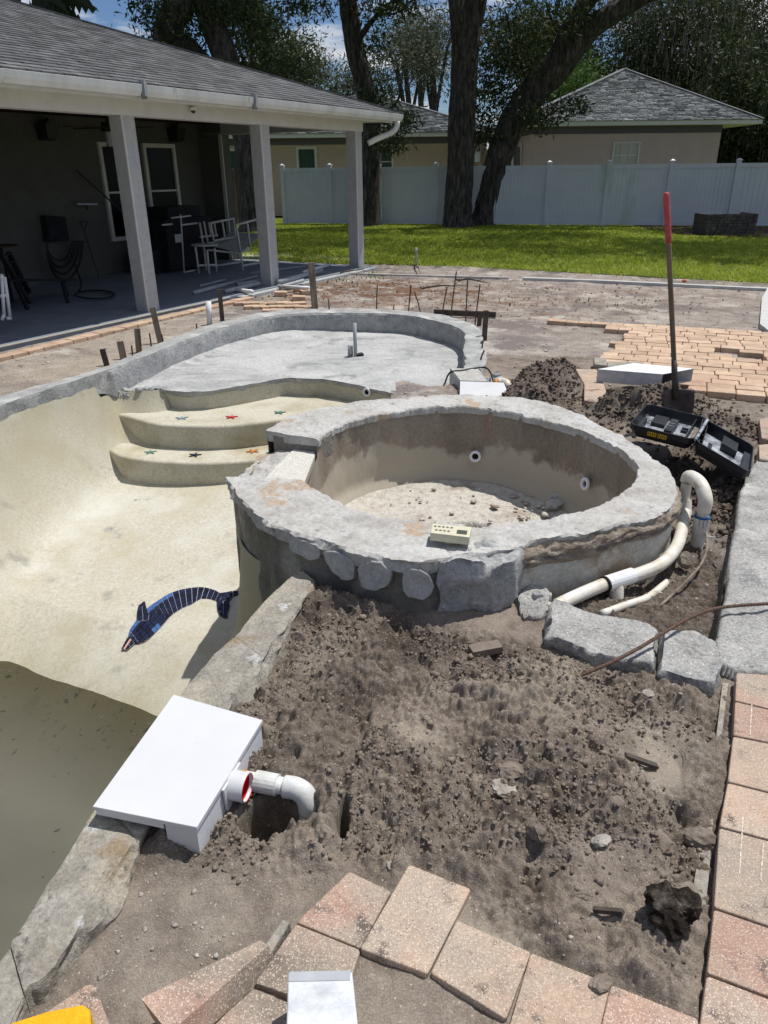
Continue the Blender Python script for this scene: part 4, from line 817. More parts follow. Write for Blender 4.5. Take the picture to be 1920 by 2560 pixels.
facing([(629, 1152), (660, 1160), (691, 1173), (687, 1201), (663, 1197), (631, 1180)], .008)
facing([(704, 1181), (753, 1195), (766, 1216), (762, 1242), (738, 1240), (715, 1216)], .010)
facing([(779, 1214), (797, 1206), (816, 1204), (843, 1223), (846, 1240), (828, 1262), (794, 1264), (779, 1242)], .010)
facing([(873, 1229), (888, 1221), (918, 1227), (934, 1249), (932, 1272), (914, 1285), (880, 1277), (869, 1253)], .010)
# rough ledge and big broken corner stone
def rough_block(name, poly, z0, z1, m, parent, amp=.02, f=9, seed=1, cell=.012, slope=None, under=.0, **kw):
    """solid with a broken, uneven top and ragged sides: poly in world xy"""
    P0 = resample(poly, 160, True, smooth=False); c = P0.mean(0); V = []; s = np.arange(160) * .03
    rings = []
    hs = np.linspace(0, 1, 9)
    for h in hs:
        z = z0 + (z1 - z0) * h; d = P0 - c; r = 1 + under * (1 - h) - .05 * (h > .99)
        q = c + d * r; off = amp * fbm(q[:, 0] * 1.0 + h * .7, q[:, 1] + h * 1.9, f, 4, seed); dl = np.linalg.norm(d, axis=1)[:, None]; q = q + d / dl * off[:, None]
        zz = z + (amp * .5 * fbm(q[:, 0], q[:, 1], f, 3, seed + 3) if h > .5 else 0); rings.append(np.c_[q, zz * np.ones(160)])
    for u in np.linspace(.97, .02, 26):
        q = c + (P0 - c) * u * .97; zz = z1 + amp * .7 * fbm(q[:, 0], q[:, 1], f, 4, seed + 3) + amp * .35 * np.abs(fbm(q[:, 0], q[:, 1], f * 3, 3, seed + 8)); rings.append(np.c_[q, zz])
    V = np.stack(rings, 1)
    if slope: V[..., 2] += ((V[..., 0] - c[0]) * slope[0] + (V[..., 1] - c[1]) * slope[1]) * (V[..., 2] > z0 + .02)
    V2 = V.reshape(-1, 3); return link(name, npmesh(name, V2, gridfaces(160, V.shape[1], True), smooth=False), m, parent, **kw)
pA = [on_wall(947, 1230)[:2], on_wall(1000, 1230)[:2], on_wall(1060, 1220)[:2], P(1110, 1183, .2)[:2]]
fw = np.array([.02, -1.0])
rough_block('corner_stone', [tuple(pA[0] + fw * .01), tuple(pA[1] + fw * .055), tuple(pA[2] + fw * .085), tuple(pA[3] + fw * .07), tuple(pA[3] + np.array([.05, .02])), tuple(pA[3] + np.array([.0, .15])), tuple(pA[1] + np.array([0, .12])), tuple(pA[0] + np.array([0, .1]))], -.2, .185, M['stone'], spa, .052, 9, 5)
b = MB()
_ra, _rb = np.array(left_in[3]), np.array(LIP1[0])
for k in range(54): p = _ra + (_rb - _ra) * random.uniform(-.12, 1.0) + np.array([random.uniform(-.03, .03), random.uniform(-.02, .06)]); b.rock((p[0], p[1], SH - .012 + random.uniform(-.05, .03)), (random.uniform(.02, .05), random.uniform(.02, .04), random.uniform(.015, .035)), 60 + k, 2, .5, k)
link('rubble_patch', b, M['beam_face'], pool, label='crumbled concrete where the wading shelf meets the pool wall')
_r = np.random.RandomState(9); nn_ = 420; wx_ = _r.uniform(-2.5, -.9, nn_); wy_ = _r.uniform(2.2, 4.3, nn_); s_ = (wx_ - WL_A[0]) * _wn[0] + (wy_ - WL_A[1]) * _wn[1]; kk = (s_ < -.02) & (_r.rand(nn_) < np.exp(s_ / .35)); wx_, wy_ = wx_[kk], wy_[kk]; a_ = _r.rand(len(wx_)) * 6.28; q_ = .006 + .022 * _r.rand(len(wx_)) ** 2
V = np.stack([np.c_[wx_ + np.cos(a_ + t) * q_ * f, wy_ + np.sin(a_ + t) * q_ * f, np.full(len(wx_), -1.197)] for t, f in ((0, 1), (1.57, .5), (3.14, 1), (4.71, .4))], 1); link('floating_debris', npmesh('floating_debris', V.reshape(-1, 3), np.arange(len(wx_) * 4).reshape(-1, 4), False), M['timber'], kind='stuff')
rough_block('stone_rubble', XY([(1115, 1300), (1150, 1262), (1190, 1290), (1185, 1330), (1130, 1345)], -.05), -.2, -.03, M['aggregate'], spa, .03, 14, 9)
# ---------------------------------------------------------------- loose crumbs, clods and pebbles lying on the ground (nobody could count them)
def ico(sub=1):
    bm = bmesh.new(); bmesh.ops.create_icosphere(bm, subdivisions=sub, radius=1); v = np.array([q.co[:] for q in bm.verts]); bm.verts.index_update(); f = np.array([[q.index for q in t.verts] for t in bm.faces]); bm.free(); return v, f
IV, IF = ico(1); I2V, I2F = ico(2)
def scatter(name, n, box, smin, smax, dens, mt, seed, sink=.3, pw=2.2, flat=.75, zfn=None):
    rg = np.random.RandomState(seed); x = rg.uniform(box[0], box[1], n); y = rg.uniform(box[2], box[3], n)
    keep = (rg.rand(n) < dens(x, y)) & ~cut_mask(x, y) if zfn is None else (rg.rand(n) < dens(x, y)); x = x[keep]; y = y[keep]; n = len(x)
    z = ground_h(x, y, False) if zfn is None else zfn(x, y)
    s = smin + (smax - smin) * rg.rand(n) ** pw; a = rg.rand(n) * 6.28
    V = np.broadcast_to(IV, (n, len(IV), 3)).copy(); V *= (1 + .75 * (rg.rand(n, len(IV), 1) - .5)); sx = .7 + .6 * rg.rand(n); sy = .7 + .6 * rg.rand(n)
    V[..., 0] *= (s * sx)[:, None]; V[..., 1] *= (s * sy)[:, None]; V[..., 2] *= (s * flat)[:, None]
    c, q = np.cos(a)[:, None], np.sin(a)[:, None]; X = V[..., 0] * c - V[..., 1] * q; Y = V[..., 0] * q + V[..., 1] * c
    V[..., 0] = X + x[:, None]; V[..., 1] = Y + y[:, None]; V[..., 2] += (z + s * (flat - sink))[:, None]
    F = (IF[None] + (np.arange(n) * len(IV))[:, None, None]).reshape(-1, 3)
    return link(name, npmesh(name, V.reshape(-1, 3), F, smooth=False), mt, kind='stuff')
def d_dirt(x, y):
    dm = 1 - sstep(-.05, .05, sdpoly(x, y, DIRT)); sm = np.clip(gauss(x, y, SMOOTH), 0, 1); return np.clip(dm * (1 - sm * .93) * (3.2 * np.clip(fbm(x, y, 4, 3, 200) + .02, 0, 1)), 0, 1)
def d_pile(x, y): return np.clip(gauss(x, y, [(a, b, r * 1.2, 1.) for a, b, r, _ in PILES]) + (1 - sstep(-.05, .02, sdpoly(x, y, TRENCH))) * .5, 0, 1)
o = scatter('soil_crumbs', 52000, (-.8, 1.45, 1.0, 3.3), .0012, .0075, d_dirt, M['clod'], 1); o['label'] = 'brown soil crumbs strewn over the dug bed'
scatter('soil_crumbs', 30000, (.6, 3.3, 3.4, 7.4), .003, .020, d_pile, M['clod_dark'] if 'clod_dark' in M else M['clod'], 2)
def d_peb(x, y):
    a = gauss(x, y, [G_(1010, 2010, .07, 1.), G_(1080, 2065, .07, .8), G_(400, 1990, .16, .5), G_(330, 2080, .14, .5), G_(450, 1850, .05, .6), G_(1500, 1500, .1, .5), G_(1400, 1470, .1, .6), G_(640, 1970, .1, .35), G_(1200, 2080, .1, .35), G_(1450, 1200, .3, .25), G_(560, 2100, .1, .3)]); return np.clip(a, .006, .8)
scatter('pebbles', 9000, (-.85, 1.6, .9, 3.9), .002, .0085, d_peb, M['pebble'], 3, flat=.6)
def d_all(x, y): return np.clip((.05 + .3 * np.clip(fbm(x, y, 2, 3, 210), 0, 1)) * (1 - sstep(-.1, .1, -(sdpoly(x, y, DIRT)))), 0, 1)
scatter('sand_gravel', 22000, (-4, 6, 3, 15.5), .006, .022, d_all, M['pebble'], 4, flat=.4, sink=.25)
def spa_rub(x, y): return (np.hypot(x - .47, y - 4.03) < .88) * np.clip(.08 + .9 * np.clip(fbm(x, y, 2.2, 3, 300) + .1, 0, 1) + gauss(x, y, [(1.1, 4.3, .3, .5)]), 0, 1)
scatter('spa_rubble', 3400, (-.5, 1.45, 3.1, 5.0), .004, .026, spa_rub, M['rubble'] if 'rubble' in M else M['pebble'], 5, flat=.45, sink=.1, zfn=lambda x, y: np.full(x.shape, SF + .012))
_b = MB(); 
for q in range(9): p = P(1230 + random.uniform(-45, 45), 1095 + random.uniform(-18, 14), SF); _b.rock((p[0], p[1], SF + .04), (random.uniform(.04, .10), random.uniform(.03, .08), random.uniform(.03, .07)), q, 2, .3, q)
link('rubble_heap', _b, M['rim'], spa)
scatter('soft_clods', 1500, (-.8, 1.45, 1.0, 3.3), .007, .017, lambda x, y: d_dirt(x, y) * .55 + .02 * (sdpoly(x, y, DIRT) < 0), M['clod'], 14, sink=.45, pw=1.7, flat=.7)
_b = MB(); _r = random.Random(77)
for q in range(150):
    x, y = _r.uniform(-.6, 1.35), _r.uniform(1.2, 3.1)
    if sdpoly(np.array([x]), np.array([y]), DIRT)[0] > -.02: continue
    a = _r.uniform(0, 6.28); l = _r.uniform(.015, .06); z = gz(x, y) + .012; _b.tube([(x, y, z), (x + math.cos(a) * l * .5 + .006, y + math.sin(a) * l * .5, z + .006), (x + math.cos(a) * l, y + math.sin(a) * l, z - .004)], [.0012, .001, .0006], 4)
link('root_hairs', _b, M['timber'], kind='stuff')
# individual clods and stones big enough to point at
CLODS = [(1105, 1672, .052, 'squarish grey-brown clod standing proud near the middle of the dug bed', .9), (1085, 1705, .045, 'wedge of pale brown soil just below the squarish clod', .5),
         (1330, 1735, .036, 'reddish brown clod lying right of the bed centre', .6), (1510, 1818, .050, 'rounded dark clod touching the brick edging', .9), (1430, 1826, .045, 'long grey clod left of the rounded clod by the brick edging', .5),
         (1300, 1822, .030, 'small pale clod resting on the smooth boot print', .8), (1160, 1800, .040, 'lumpy clod at the foot of the central heap', .8), (1400, 1500, .020, 'small pale stone below the broken concrete edge', .7),
         (1490, 1935, .045, 'brown slab of earth beside the black clod', .4), (1300, 2130, .030, 'grey clod lying near the lower brick edging', .7), (845, 1872, .017, 'smooth grey pebble at the tip of the upper corner brick', .8),
         (645, 1960, .030, 'flat grey lump of mortar left of the corner brick', .35), (690, 1962, .034, 'pale cracked mortar lump beside the corner brick', .35), (755, 1310, .014, 'orange-white pebble under the spa front', .7)]
for px, py, r, lb, fl in CLODS:
    p = PF(px, py, gz); z = gz(p[0], p[1]); b = MB(); b.rock((p[0], p[1], z + r * fl * .35), (r, r * .8, r * fl * .7), int(px), 3, .22, px * .37)
    link('soil_clod' if 'pebble' not in lb and 'stone' not in lb else 'pebble', b, M['clod'] if 'pebble' not in lb and 'pale' not in lb else M['pebble'], label=lb, cat='clod' if 'pebble' not in lb and 'stone' not in lb else 'pebble')
b = MB(); p = PF(1447, 1985, gz); z = gz(p[0], p[1])
for k in range(9): b.rock((p[0] + random.uniform(-.035, .035), p[1] + random.uniform(-.035, .05), z + .035 + random.uniform(-.01, .03)), (random.uniform(.03, .05),) * 2 + (.036,), 40 + k, 3, .35, k)
link('black_root_clod', b, M['darkclod'], label='black matted root clod with a pale top near the lower right brick edging', cat='clod')
b = MB(); p = P(1060, 1385, -.04); b.box((p[0] - .02, p[1], gz(p[0], p[1]) + .018), (.13, .055, .03), rz=.28); link('buried_brick', b, M['sandclod'] if 'sandclod' in M else M['clod'], label='brick half buried in soil in front of the broken corner stone', cat='brick')
for (x1, y1, x2, y2, w, lb) in ((1350, 1638, 1418, 1662, .02, 'dark splinter of wood poking from the soil heap'), (1282, 1972, 1345, 1978, .012, 'flat grey sliver of wood lying below the boot print')):
    p, q = PF(x1, y1, gz), PF(x2, y2, gz); b = MB(); b.bar((p[0], p[1], gz(p[0], p[1]) + .012), (q[0], q[1], gz(q[0], q[1]) + .012), w, .012); link('wood_splinter', b, M['timber'], label=lb, cat='wood scrap')

# ---------------------------------------------------------------- brick paving
def pv(name, poly, th, m, parent, bev=.0035, z=0.0, dz=None, **kw):
    if dz: poly = [(p[0], p[1], d) for p, d in zip(poly, dz)]
    # rounded corners
    q = []; n_ = len(poly)
    for i in range(n_):
        a, b_, c = np.array(poly[i - 1], float), np.array(poly[i], float), np.array(poly[(i + 1) % n_], float)
        for e in (a, c):
            d = e - b_; L = np.linalg.norm(d[:2]); q.append(tuple(b_ + d * min(.3, .005 / L)))
    b = MB(); b.prism(q, z - th, z, bev); return link(name, b, m, parent, **kw)
deck = thing('brick_paving', None, None, (0, 1.0, 0), kind='structure')
near = [([(884, 1869), (1015, 1921), (923, 2101), (780, 2047)], 'paver', .012), ([(755, 1883), (843, 1926), (777, 2046), (642, 1991)], 'paver_pink', .010),
        ([(987, 1989), (1145, 2057), (1092, 2199), (932, 2101)], 'paver', .006), ([(1148, 2060), (1317, 2126), (1275, 2300), (1095, 2240)], 'paver', .006), ([(1321, 2128), (1507, 2202), (1500, 2330), (1280, 2310)], 'paver_pink', .002),
        ([(640, 1997), (776, 2052), (735, 2185), (552, 2122)], 'paver_pink', .012), ([(548, 2136), (705, 2200), (640, 2340), (436, 2240)], 'paver_pink', .006), ([(780, 2056), (920, 2110), (870, 2230), (742, 2185)], 'paver', -.030),
        ([(925, 2112), (1085, 2205), (1060, 2330), (880, 2240)], 'paver', -.030), ([(188, 2126), (204, 2128), (245, 2240), (90, 2250), (95, 2190)], 'paver_pink', .004), ([(700, 2205), (870, 2245), (860, 2330), (640, 2345)], 'paver_pink', -.03)]
def grow(q, k=.022): c = np.mean(q, 0); return [tuple(np.array(a) + (np.array(a) - c) * k) for a in q]
for q, m, z in near: z = z * .45 if z > 0 else z; pv('paver', QP(grow(q), z), .06, M[m], deck, z=z)
_s = [(780, 2060), (940, 2120), (1080, 2215), (1060, 2330), (640, 2330), (640, 2195), (735, 2190)]
sp = QP(_s, -.02); xs = np.arange(-.3, .6, .006); ys = np.arange(.85, 1.4, .006); X, Y = np.meshgrid(xs, ys, indexing='ij'); d = sdpoly(X, Y, sp)
Z = -.026 + .016 * sstep(.04, -.06, -(-d)) + .004 * fbm(X, Y, 12, 4, 3) + .10 * clods(X, Y, 50, 8, .2, .5); Z = np.where(d < 0, -.012 + .004 * fbm(X, Y, 12, 4, 3) + .10 * clods(X, Y, 50, 8, .2, .5) - .02 * np.exp(d / .03), -.06)
me = npmesh('sand_spill', np.c_[X.ravel(), Y.ravel(), Z.ravel()], gridfaces(len(xs), len(ys))); ca = me.color_attributes.new('soil', 'FLOAT_COLOR', 'POINT'); ca.data.foreach_set('color', np.tile([0, 0.12, 0, 1], len(me.vertices)).astype(np.float32)); setting('sand_spill', me, M['soil'])
jl = [(1591, 1452), (1588, 1514), (1584, 1589), (1572, 1689), (1554, 1786), (1542, 1961), (1527, 2104), (1508, 2240)]; jr = [(1659, 1456), (1659, 1531), (1659, 1604), (1659, 1711), (1659, 1814), (1659, 2001), (1659, 2154), (1659, 2290)]
for i in range(7):
    L0, L1 = np.array(P(*jl[i])[:2]), np.array(P(*jl[i + 1])[:2]); R0, R1 = np.array(P(*jr[i])[:2]), np.array(P(*jr[i + 1])[:2])
    e0 = (R0 - L0) / np.linalg.norm(R0 - L0); e1 = (R1 - L1) / np.linalg.norm(R1 - L1); g_ = .0035; dn = (L1 - L0) / np.linalg.norm(L1 - L0)
    pv('paver', [tuple(L0 + dn * g_), tuple(L1 - dn * g_), tuple(L1 + e1 * .225 - dn * g_), tuple(L0 + e0 * .225 + dn * g_)], .06, M['paver' if i in (2, 3, 4) else 'paver_pink'], deck, z=0.0)
b = MB()
for (x0, y0, x1, y1) in ((1624, 1521, 1620, 1588), (1605, 1765, 1597, 1890), (1649, 1822, 1643, 1903)):
    p, q = P(x0, y0), P(x1, y1); b.bar((p[0], p[1], .0012), (q[0], q[1], .0012), .0035, .0006)
link('chalk_line', b, M['chalk'], deck)
cf = [tuple(P(x, y, -.055)[:2]) for x, y in ((1560, 1478), (1572, 1480), (1545, 1700), (1530, 1900), (1497, 2190), (1450, 2190), (1490, 1960), (1540, 1650))]
b = MB(); b.prism(cf, -.12, -.045, .004); link('footing_strip', b, M['coping'], None, kind='structure')
link('wedge_brick', None, None) if False else None
c_ = [(305, 2157), (562, 2031), (580, 2043), (366, 2232)]
w = [P(305, 2157, .045), P(562, 2031, .035), P(580, 2043, .038), P(366, 2232, .05)]
dn = np.array([.02, -.01, -.055]); b = MB(); lo_ = [q + dn for q in w]; cw = np.mean(w, 0)
b.add(w + lo_, [(0, 1, 2, 3)[::-1], (4, 5, 6, 7), (0, 3, 7, 4), (3, 2, 6, 7), (2, 1, 5, 6), (1, 0, 4, 5)]); link('tilted_brick', b, M['paver_pink'], label='long pink brick lying tilted on its edge left of the white wrapped box', cat='brick')
w2 = [P(574, 2048, 0), P(612, 1992, 0), P(628, 2000, 0), P(585, 2068, 0)]; b = MB(); b.prism([tuple(q[:2]) for q in w2], -.05, .012, .004); link('brick_shard', b, M['coping'], label='broken mossy brick shard wedged behind the tilted brick', cat='brick')
# distant paving, rows running across
U0 = np.array(P(1186, 688)[:2]); U1 = np.array(P(1659, 716)[:2]); ud = (U1 - U0) / np.linalg.norm(U1 - U0); vd = np.array([ud[1], -ud[0]])
if vd[1] > 0: vd = -vd
far = thing('brick_paving', None, None, (float(U0[0]), float(U0[1]), 0), kind='structure')
REG = [(1300, 699), (1800, 728), (1900, 880), (1660, 858), (1500, 838), (1487, 800), (1300, 800), (1282, 778), (1310, 770), (1322, 752), (1352, 730), (1345, 716), (1300, 708)]
HOLE = [(1548, 753), (1600, 757), (1640, 768), (1642, 776), (1600, 771), (1543, 764)]
def shape_brick(L, Wd, th=.06):
    b = MB(); c = .010; x, y = L / 2, Wd / 2; b.prism([(-x + c, -y), (x - c, -y), (x, -y + c), (x, y - c), (x - c, y), (-x + c, y), (-x, y - c), (-x, -y + c)], -th, 0, .006); m = b.mesh('paver'); return m
BMS = {L: shape_brick(L - .006, .144) for L in (.225, .15)}
for m_ in BMS.values(): m_.materials.append(M['paver_far'])
rg = random.Random(5); cnt = 0; ang = math.atan2(ud[1], ud[0])
def put(L, u, v, z=0.0, parent=None, jit=.004):
    c = U0 + ud * u + vd * v; o = bpy.data.objects.new('paver', BMS[L]); COL.objects.link(o); o.parent = parent; o.matrix_parent_inverse = PINV.get(parent.name, Matrix())
    o.location = (c[0], c[1], z + rg.uniform(-jit, jit)); o.rotation_euler = (rg.uniform(-.012, .012), rg.uniform(-.012, .012), ang + rg.uniform(-.015, .015))
for r in range(0, 27):
    u = -.02 - rg.uniform(0, .1) if r else .0; v = .075 + r * .151
    while u < 5.4:
        L = .225 if rg.random() < .66 else .15; c = U0 + ud * (u + L / 2) + vd * v; jx, jy = J((c[0], c[1], 0)); u += L
        ok = (r == 0 and u < 5) or (sdpoly(np.array([jx]), np.array([jy]), REG)[0] < 0)
        if r == 0 and jx < 1180: ok = False
        if ok and sdpoly(np.array([jx]), np.array([jy]), HOLE)[0] > 0 and cnt < 295 and jx < 1800: put(L, u - L / 2, v, 0, far); cnt += 1
# border pieces
def solo(poly, z, th, m, lb, cat='brick', name='loose_brick', bev=.008): return pv(name, QP(poly, z), th, M[m], None, bev, z=z, label=lb, cat=cat)
solo([(1243, 796), (1288, 797), (1300, 815), (1310, 845), (1290, 868), (1262, 864), (1262, 830)], .03, .08, 'paver', 'curved tan coping brick between the soil heap and the cardboard box', 'brick')
solo([(1283, 771), (1310, 774), (1312, 789), (1284, 786)], .03, .07, 'coping', 'grey-brown block end left of the distant paving')
solo([(1312, 780), (1390, 782), (1400, 792), (1312, 792)], .02, .06, 'coping', 'long grey block lying behind the white cardboard box')
solo([(1640, 905), (1662, 900), (1690, 955), (1645, 945)], .02, .08, 'paver_pink', 'pink brick on the far right edge beside the tool case')
solo([(1639, 960), (1662, 958), (1690, 1000), (1640, 990)], .02, .08, 'paver', 'tan brick on the right edge nearest the tool case')
# row along the porch
E0 = P(0, 762); E1 = P(520, 640); ed = (E1 - E0)[:2]; EL = np.linalg.norm(ed); ed = ed / EL; en = np.array([ed[1], -ed[0]])
edge = thing('brick_border', None, None, (float(E0[0]), float(E0[1]), 0), kind='structure')
sb = shape_brick(.196, .15); sb.materials.append(M['paver_far'])
u = -1.6
while u < EL + .1:
    c = E0[:2] + ed * (u + .1) + en * .085; o = bpy.data.objects.new('paver', sb); COL.objects.link(o); o.parent = edge; o.matrix_parent_inverse = PINV[edge.name]
    o.location = (c[0], c[1], -.012 + rg.uniform(-.004, .004)); o.rotation_euler = (rg.uniform(-.02, .02), rg.uniform(-.02, .02), math.atan2(ed[1], ed[0]) + rg.uniform(-.03, .03)); u += .202
for r in range(3):
    for k in range(8):
        c = P(520 + k * 18 + r * 22, 651 + r * 7.5 - k * .0, 0)
        jx, jy = J((c[0], c[1], 0))
        if jx > 668 or (r == 2 and k < 1): continue
        o = bpy.data.objects.new('paver', sb); COL.objects.link(o); o.parent = edge; o.matrix_parent_inverse = PINV[edge.name]
        o.location = (c[0], c[1], -.012 + rg.uniform(-.006, .006)); o.rotation_euler = (rg.uniform(-.03, .03), rg.uniform(-.03, .03), math.atan2(ed[1], ed[0]) - .9 + rg.uniform(-.12, .12))
lb4 = ['leftmost of four tan bricks loose by the porch corner', 'tan brick nearest the porch among four loose ones', 'tilted tan brick right of the other loose bricks', 'loose tan brick closest to the brick patch']
for (px, py, rz, lb) in ((606, 631, .1, lb4[0]), (649, 622, .15, lb4[1]), (662, 628, .35, lb4[2]), (646, 641, .05, lb4[3])):
    c = P(px, py, 0); o = bpy.data.objects.new('loose_brick', sb); COL.objects.link(o); o.location = (c[0], c[1], .012); o.rotation_euler = (.02, .03, rz); o['label'] = lb; o['category'] = 'brick'; o['group'] = 'loose bricks by the porch corner'

# ---------------------------------------------------------------- right-hand slab, broken concrete edge, trench things
slp = [tuple(p) for p in SLAB_EDGE] + XY([(1612, 1015), (1640, 985), (1760, 980), (1800, 1470), (1590, 1447)]) + XY([(1556, 1432)])
xs = np.arange(1.1, 2.9, .0105); ys = np.arange(2.1, 4.7, .0105)
def slab_relief(name, poly, z1, z0, m, step=.0105, amp=.018, f=7, seed=3, kind='structure', **kw):
    pl = np.array(poly); X, Y = np.meshgrid(np.arange(pl[:, 0].min() - .03, pl[:, 0].max() + .03, step), np.arange(pl[:, 1].min() - .03, pl[:, 1].max() + .03, step), indexing='ij')
    d = sdpoly(X, Y, poly) + .012 * fbm(X, Y, 6, 2, seed); Z = z1 + amp * fbm(X, Y, f, 5, seed, .6) + amp * .35 * np.abs(fbm(X, Y, 32, 3, seed + 3)) - .012 * np.exp(d / .012)
    Z = np.where(d > 0, z0, Z); F = gridfaces(*X.shape); k = d.ravel()[F].min(1) < step * .6
    F = F[k]; us = np.unique(F); mp = np.zeros(X.size, np.int32); mp[us] = np.arange(len(us)); V = np.stack([X.ravel(), Y.ravel(), Z.ravel()], 1)[us]
    return link(name, npmesh(name, V, mp[F], smooth=False), m, kind=kind, **kw)
slab_relief('rough_concrete_slab', slp, -.004, -.32, M['aggregate'])
eb = MB(); pe = resample(SLAB_EDGE + [tuple(P(1612, 1015)[:2])], 40, smooth=False); eb.add([(p[0] - .006, p[1], z) for p in pe for z in (-.018, -.34)], [(2 * i, 2 * i + 1, 2 * i + 3, 2 * i + 2) for i in range(39)]); link('slab_side', eb, M['outer_wall'], kind='structure')
bk = [[(1190, 1288), (1225, 1302), (1262, 1322), (1330, 1335), (1392, 1346), (1425, 1362), (1415, 1438), (1340, 1430), (1260, 1404), (1180, 1376)], [(1432, 1366), (1500, 1366), (1548, 1392), (1562, 1440), (1545, 1480), (1480, 1470), (1424, 1450)]]
for k, (q, lb) in enumerate(zip(bk, ('long broken concrete chunk with pale aggregate between the trench and the dug bed', 'rounded broken concrete chunk next to the slab corner'))):
    rough_block('concrete_chunk', QP(q, -.01), -.17, -.004, M['aggregate'], None, .026, 9, 20 + k, label=lb, cat='concrete chunk')
b = MB(); p = P(1165, 1275, 0); b.rock((p[0], p[1], -.03), (.035, .028, .035), 3, 1, .1, .3); link('stone_chip', b, M['stone'], label='small squared grey stone beside the broken spa corner', cat='stone')
TZ = -.135
def T3_(px, py, z): return P(px, py, z)
def pipe(name, pts, r, m, parent=None, n=14, **kw):
    q = resample([tuple(p) for p in pts], max(12, len(pts) * 6)); b = MB(); b.tube(q, r, n); return link(name, b, m, parent, smooth=True, **kw)
def collar(p0, p1, r, m, parent, name='coupling'):
    b = MB(); b.tube([p0, p1], r, 18); return link(name, b, m, parent, smooth=False)
pr = thing('pvc_pipe_run', 'cream pvc pipe curving round the spa and looping over in a U', 'pipe', tuple(P(1450, 1200, TZ)))
zc = -.17
main = [P(1185, 1318, -.055), P(1245, 1288, -.055), P(1320, 1257, -.05), P(1385, 1238, -.045), P(1432, 1216, -.035), P(1462, 1180, -.02), P(1474, 1140, .0), P(1480, 1105, .02)]
pipe('pipe_bend', main, .031, M['pvc'], pr)
pb = P(1480, 1105, .02)
collar((pb[0], pb[1], .0), (pb[0] - .002, pb[1] + .03, .075), .037, M['pvc'], pr)
uA = np.array([pb[0] - .002, pb[1] + .035, .05])
pt1 = np.array([uA[0], uA[1], .175]); dx = P(1507, 1075, .12) - P(1480, 1045, .12)
pC = P(1504, 1185, -.125)
uB = np.array([pC[0], pC[1], -.22]); pipe('riser', [uA, pt1], .028, M['pvc'], pr)
loopp = [pt1, pt1 + np.array([.004, 0, .03]), (pt1 * .7 + np.array([uB[0], uB[1], .175]) * .3) + np.array([0, 0, .045]), (pt1 * .3 + np.array([uB[0], uB[1], .175]) * .7) + np.array([0, 0, .035]), np.array([uB[0], uB[1], .155]), np.array([uB[0], uB[1], .09])]
pipe('elbow', loopp, .036, M['pvc'], pr); pipe('riser', [np.array([uB[0], uB[1], .10]), np.array([uB[0], uB[1], .03])], .028, M['pvc'], pr)
collar((uB[0], uB[1], .065), (uB[0], uB[1], -.03), .039, M['pvc'], pr); b = MB(); b.disc_ring((uB[0], uB[1], .058), (0, 0, 1), .031, .0405, .010); link('primer_ring', b, M['blue'], pr)
pipe('riser', [np.array([uB[0], uB[1], -.02]), np.array([uB[0] - .004, uB[1], TZ - .04])], .035, M['pvc'], pr)
for k in range(3): a = -2.2 + k * .5; b = MB(); b.bar((uB[0] + .0395 * math.cos(a), uB[1] + .0395 * math.sin(a), .06), (uB[0] + .0395 * math.cos(a), uB[1] + .0395 * math.sin(a), .022 - .01 * (k % 2)), .003, .0015); link('primer_drip', b, M['blue'], pr)
c0, c1 = P(1308, 1262, -.051), P(1366, 1243, -.047); collar(c0, c1, .038, M['pvcclean'], pr); collar(c0 - (c1 - c0) * .04, c0 + (c1 - c0) * .03, .0385, M['blackeye'], pr, 'glue_band')
tq = (c0 * .6 + c1 * .4); pipe('tee_branch', [tq, tq + np.array([0, -.02, -.04]), tq + np.array([.0, -.03, -.075])], .033, M['pvc'], pr)
pipe('old_pipe', [P(1300, 1326, TZ + .03), P(1350, 1308, TZ + .02), P(1400, 1290, TZ + .01), P(1440, 1258, TZ + .0)], .018, M['pvc'], None, label='thin white pipe half sunk in the trench floor', cat='pipe')
tr_ = [P(1526, 1150, TZ + .12), P(1527, 1185, TZ + .10), P(1512, 1222, TZ + .07), P(1470, 1268, TZ + .04), P(1425, 1310, TZ + .02)]; pipe('grey_cable', tr_, .007, M['stake'], None, 8, label='stiff grey cable curving down into the trench', cat='cable')
b = MB(); p = P(1478, 1225, TZ); b.rock((p[0], p[1], TZ + .04), (.04, .05, .05), 7, 2, .2, .4); link('mortar_lump', b, M['mortar'], label='yellowish mortar lump against the pipe in the trench', cat='stone')
rb = [P(1720, 1300, .03), P(1659, 1304, .03), P(1560, 1312, .035), P(1500, 1330, .045), P(1440, 1363, .045), P(1380, 1400, .04), P(1300, 1440, .03), P(1200, 1478, .0), P(1120, 1502, -.01), P(1050, 1526, -.03)]
q = resample([tuple(p) for p in rb], 220); b = MB(); b.tube(q, [.0065 + (.0014 if i % 2 else 0) for i in range(220)], 8); link('rebar', b, M['rust'], label='long rusty ribbed bar bent across the slab, chunks and soil', cat='rebar', smooth=False)

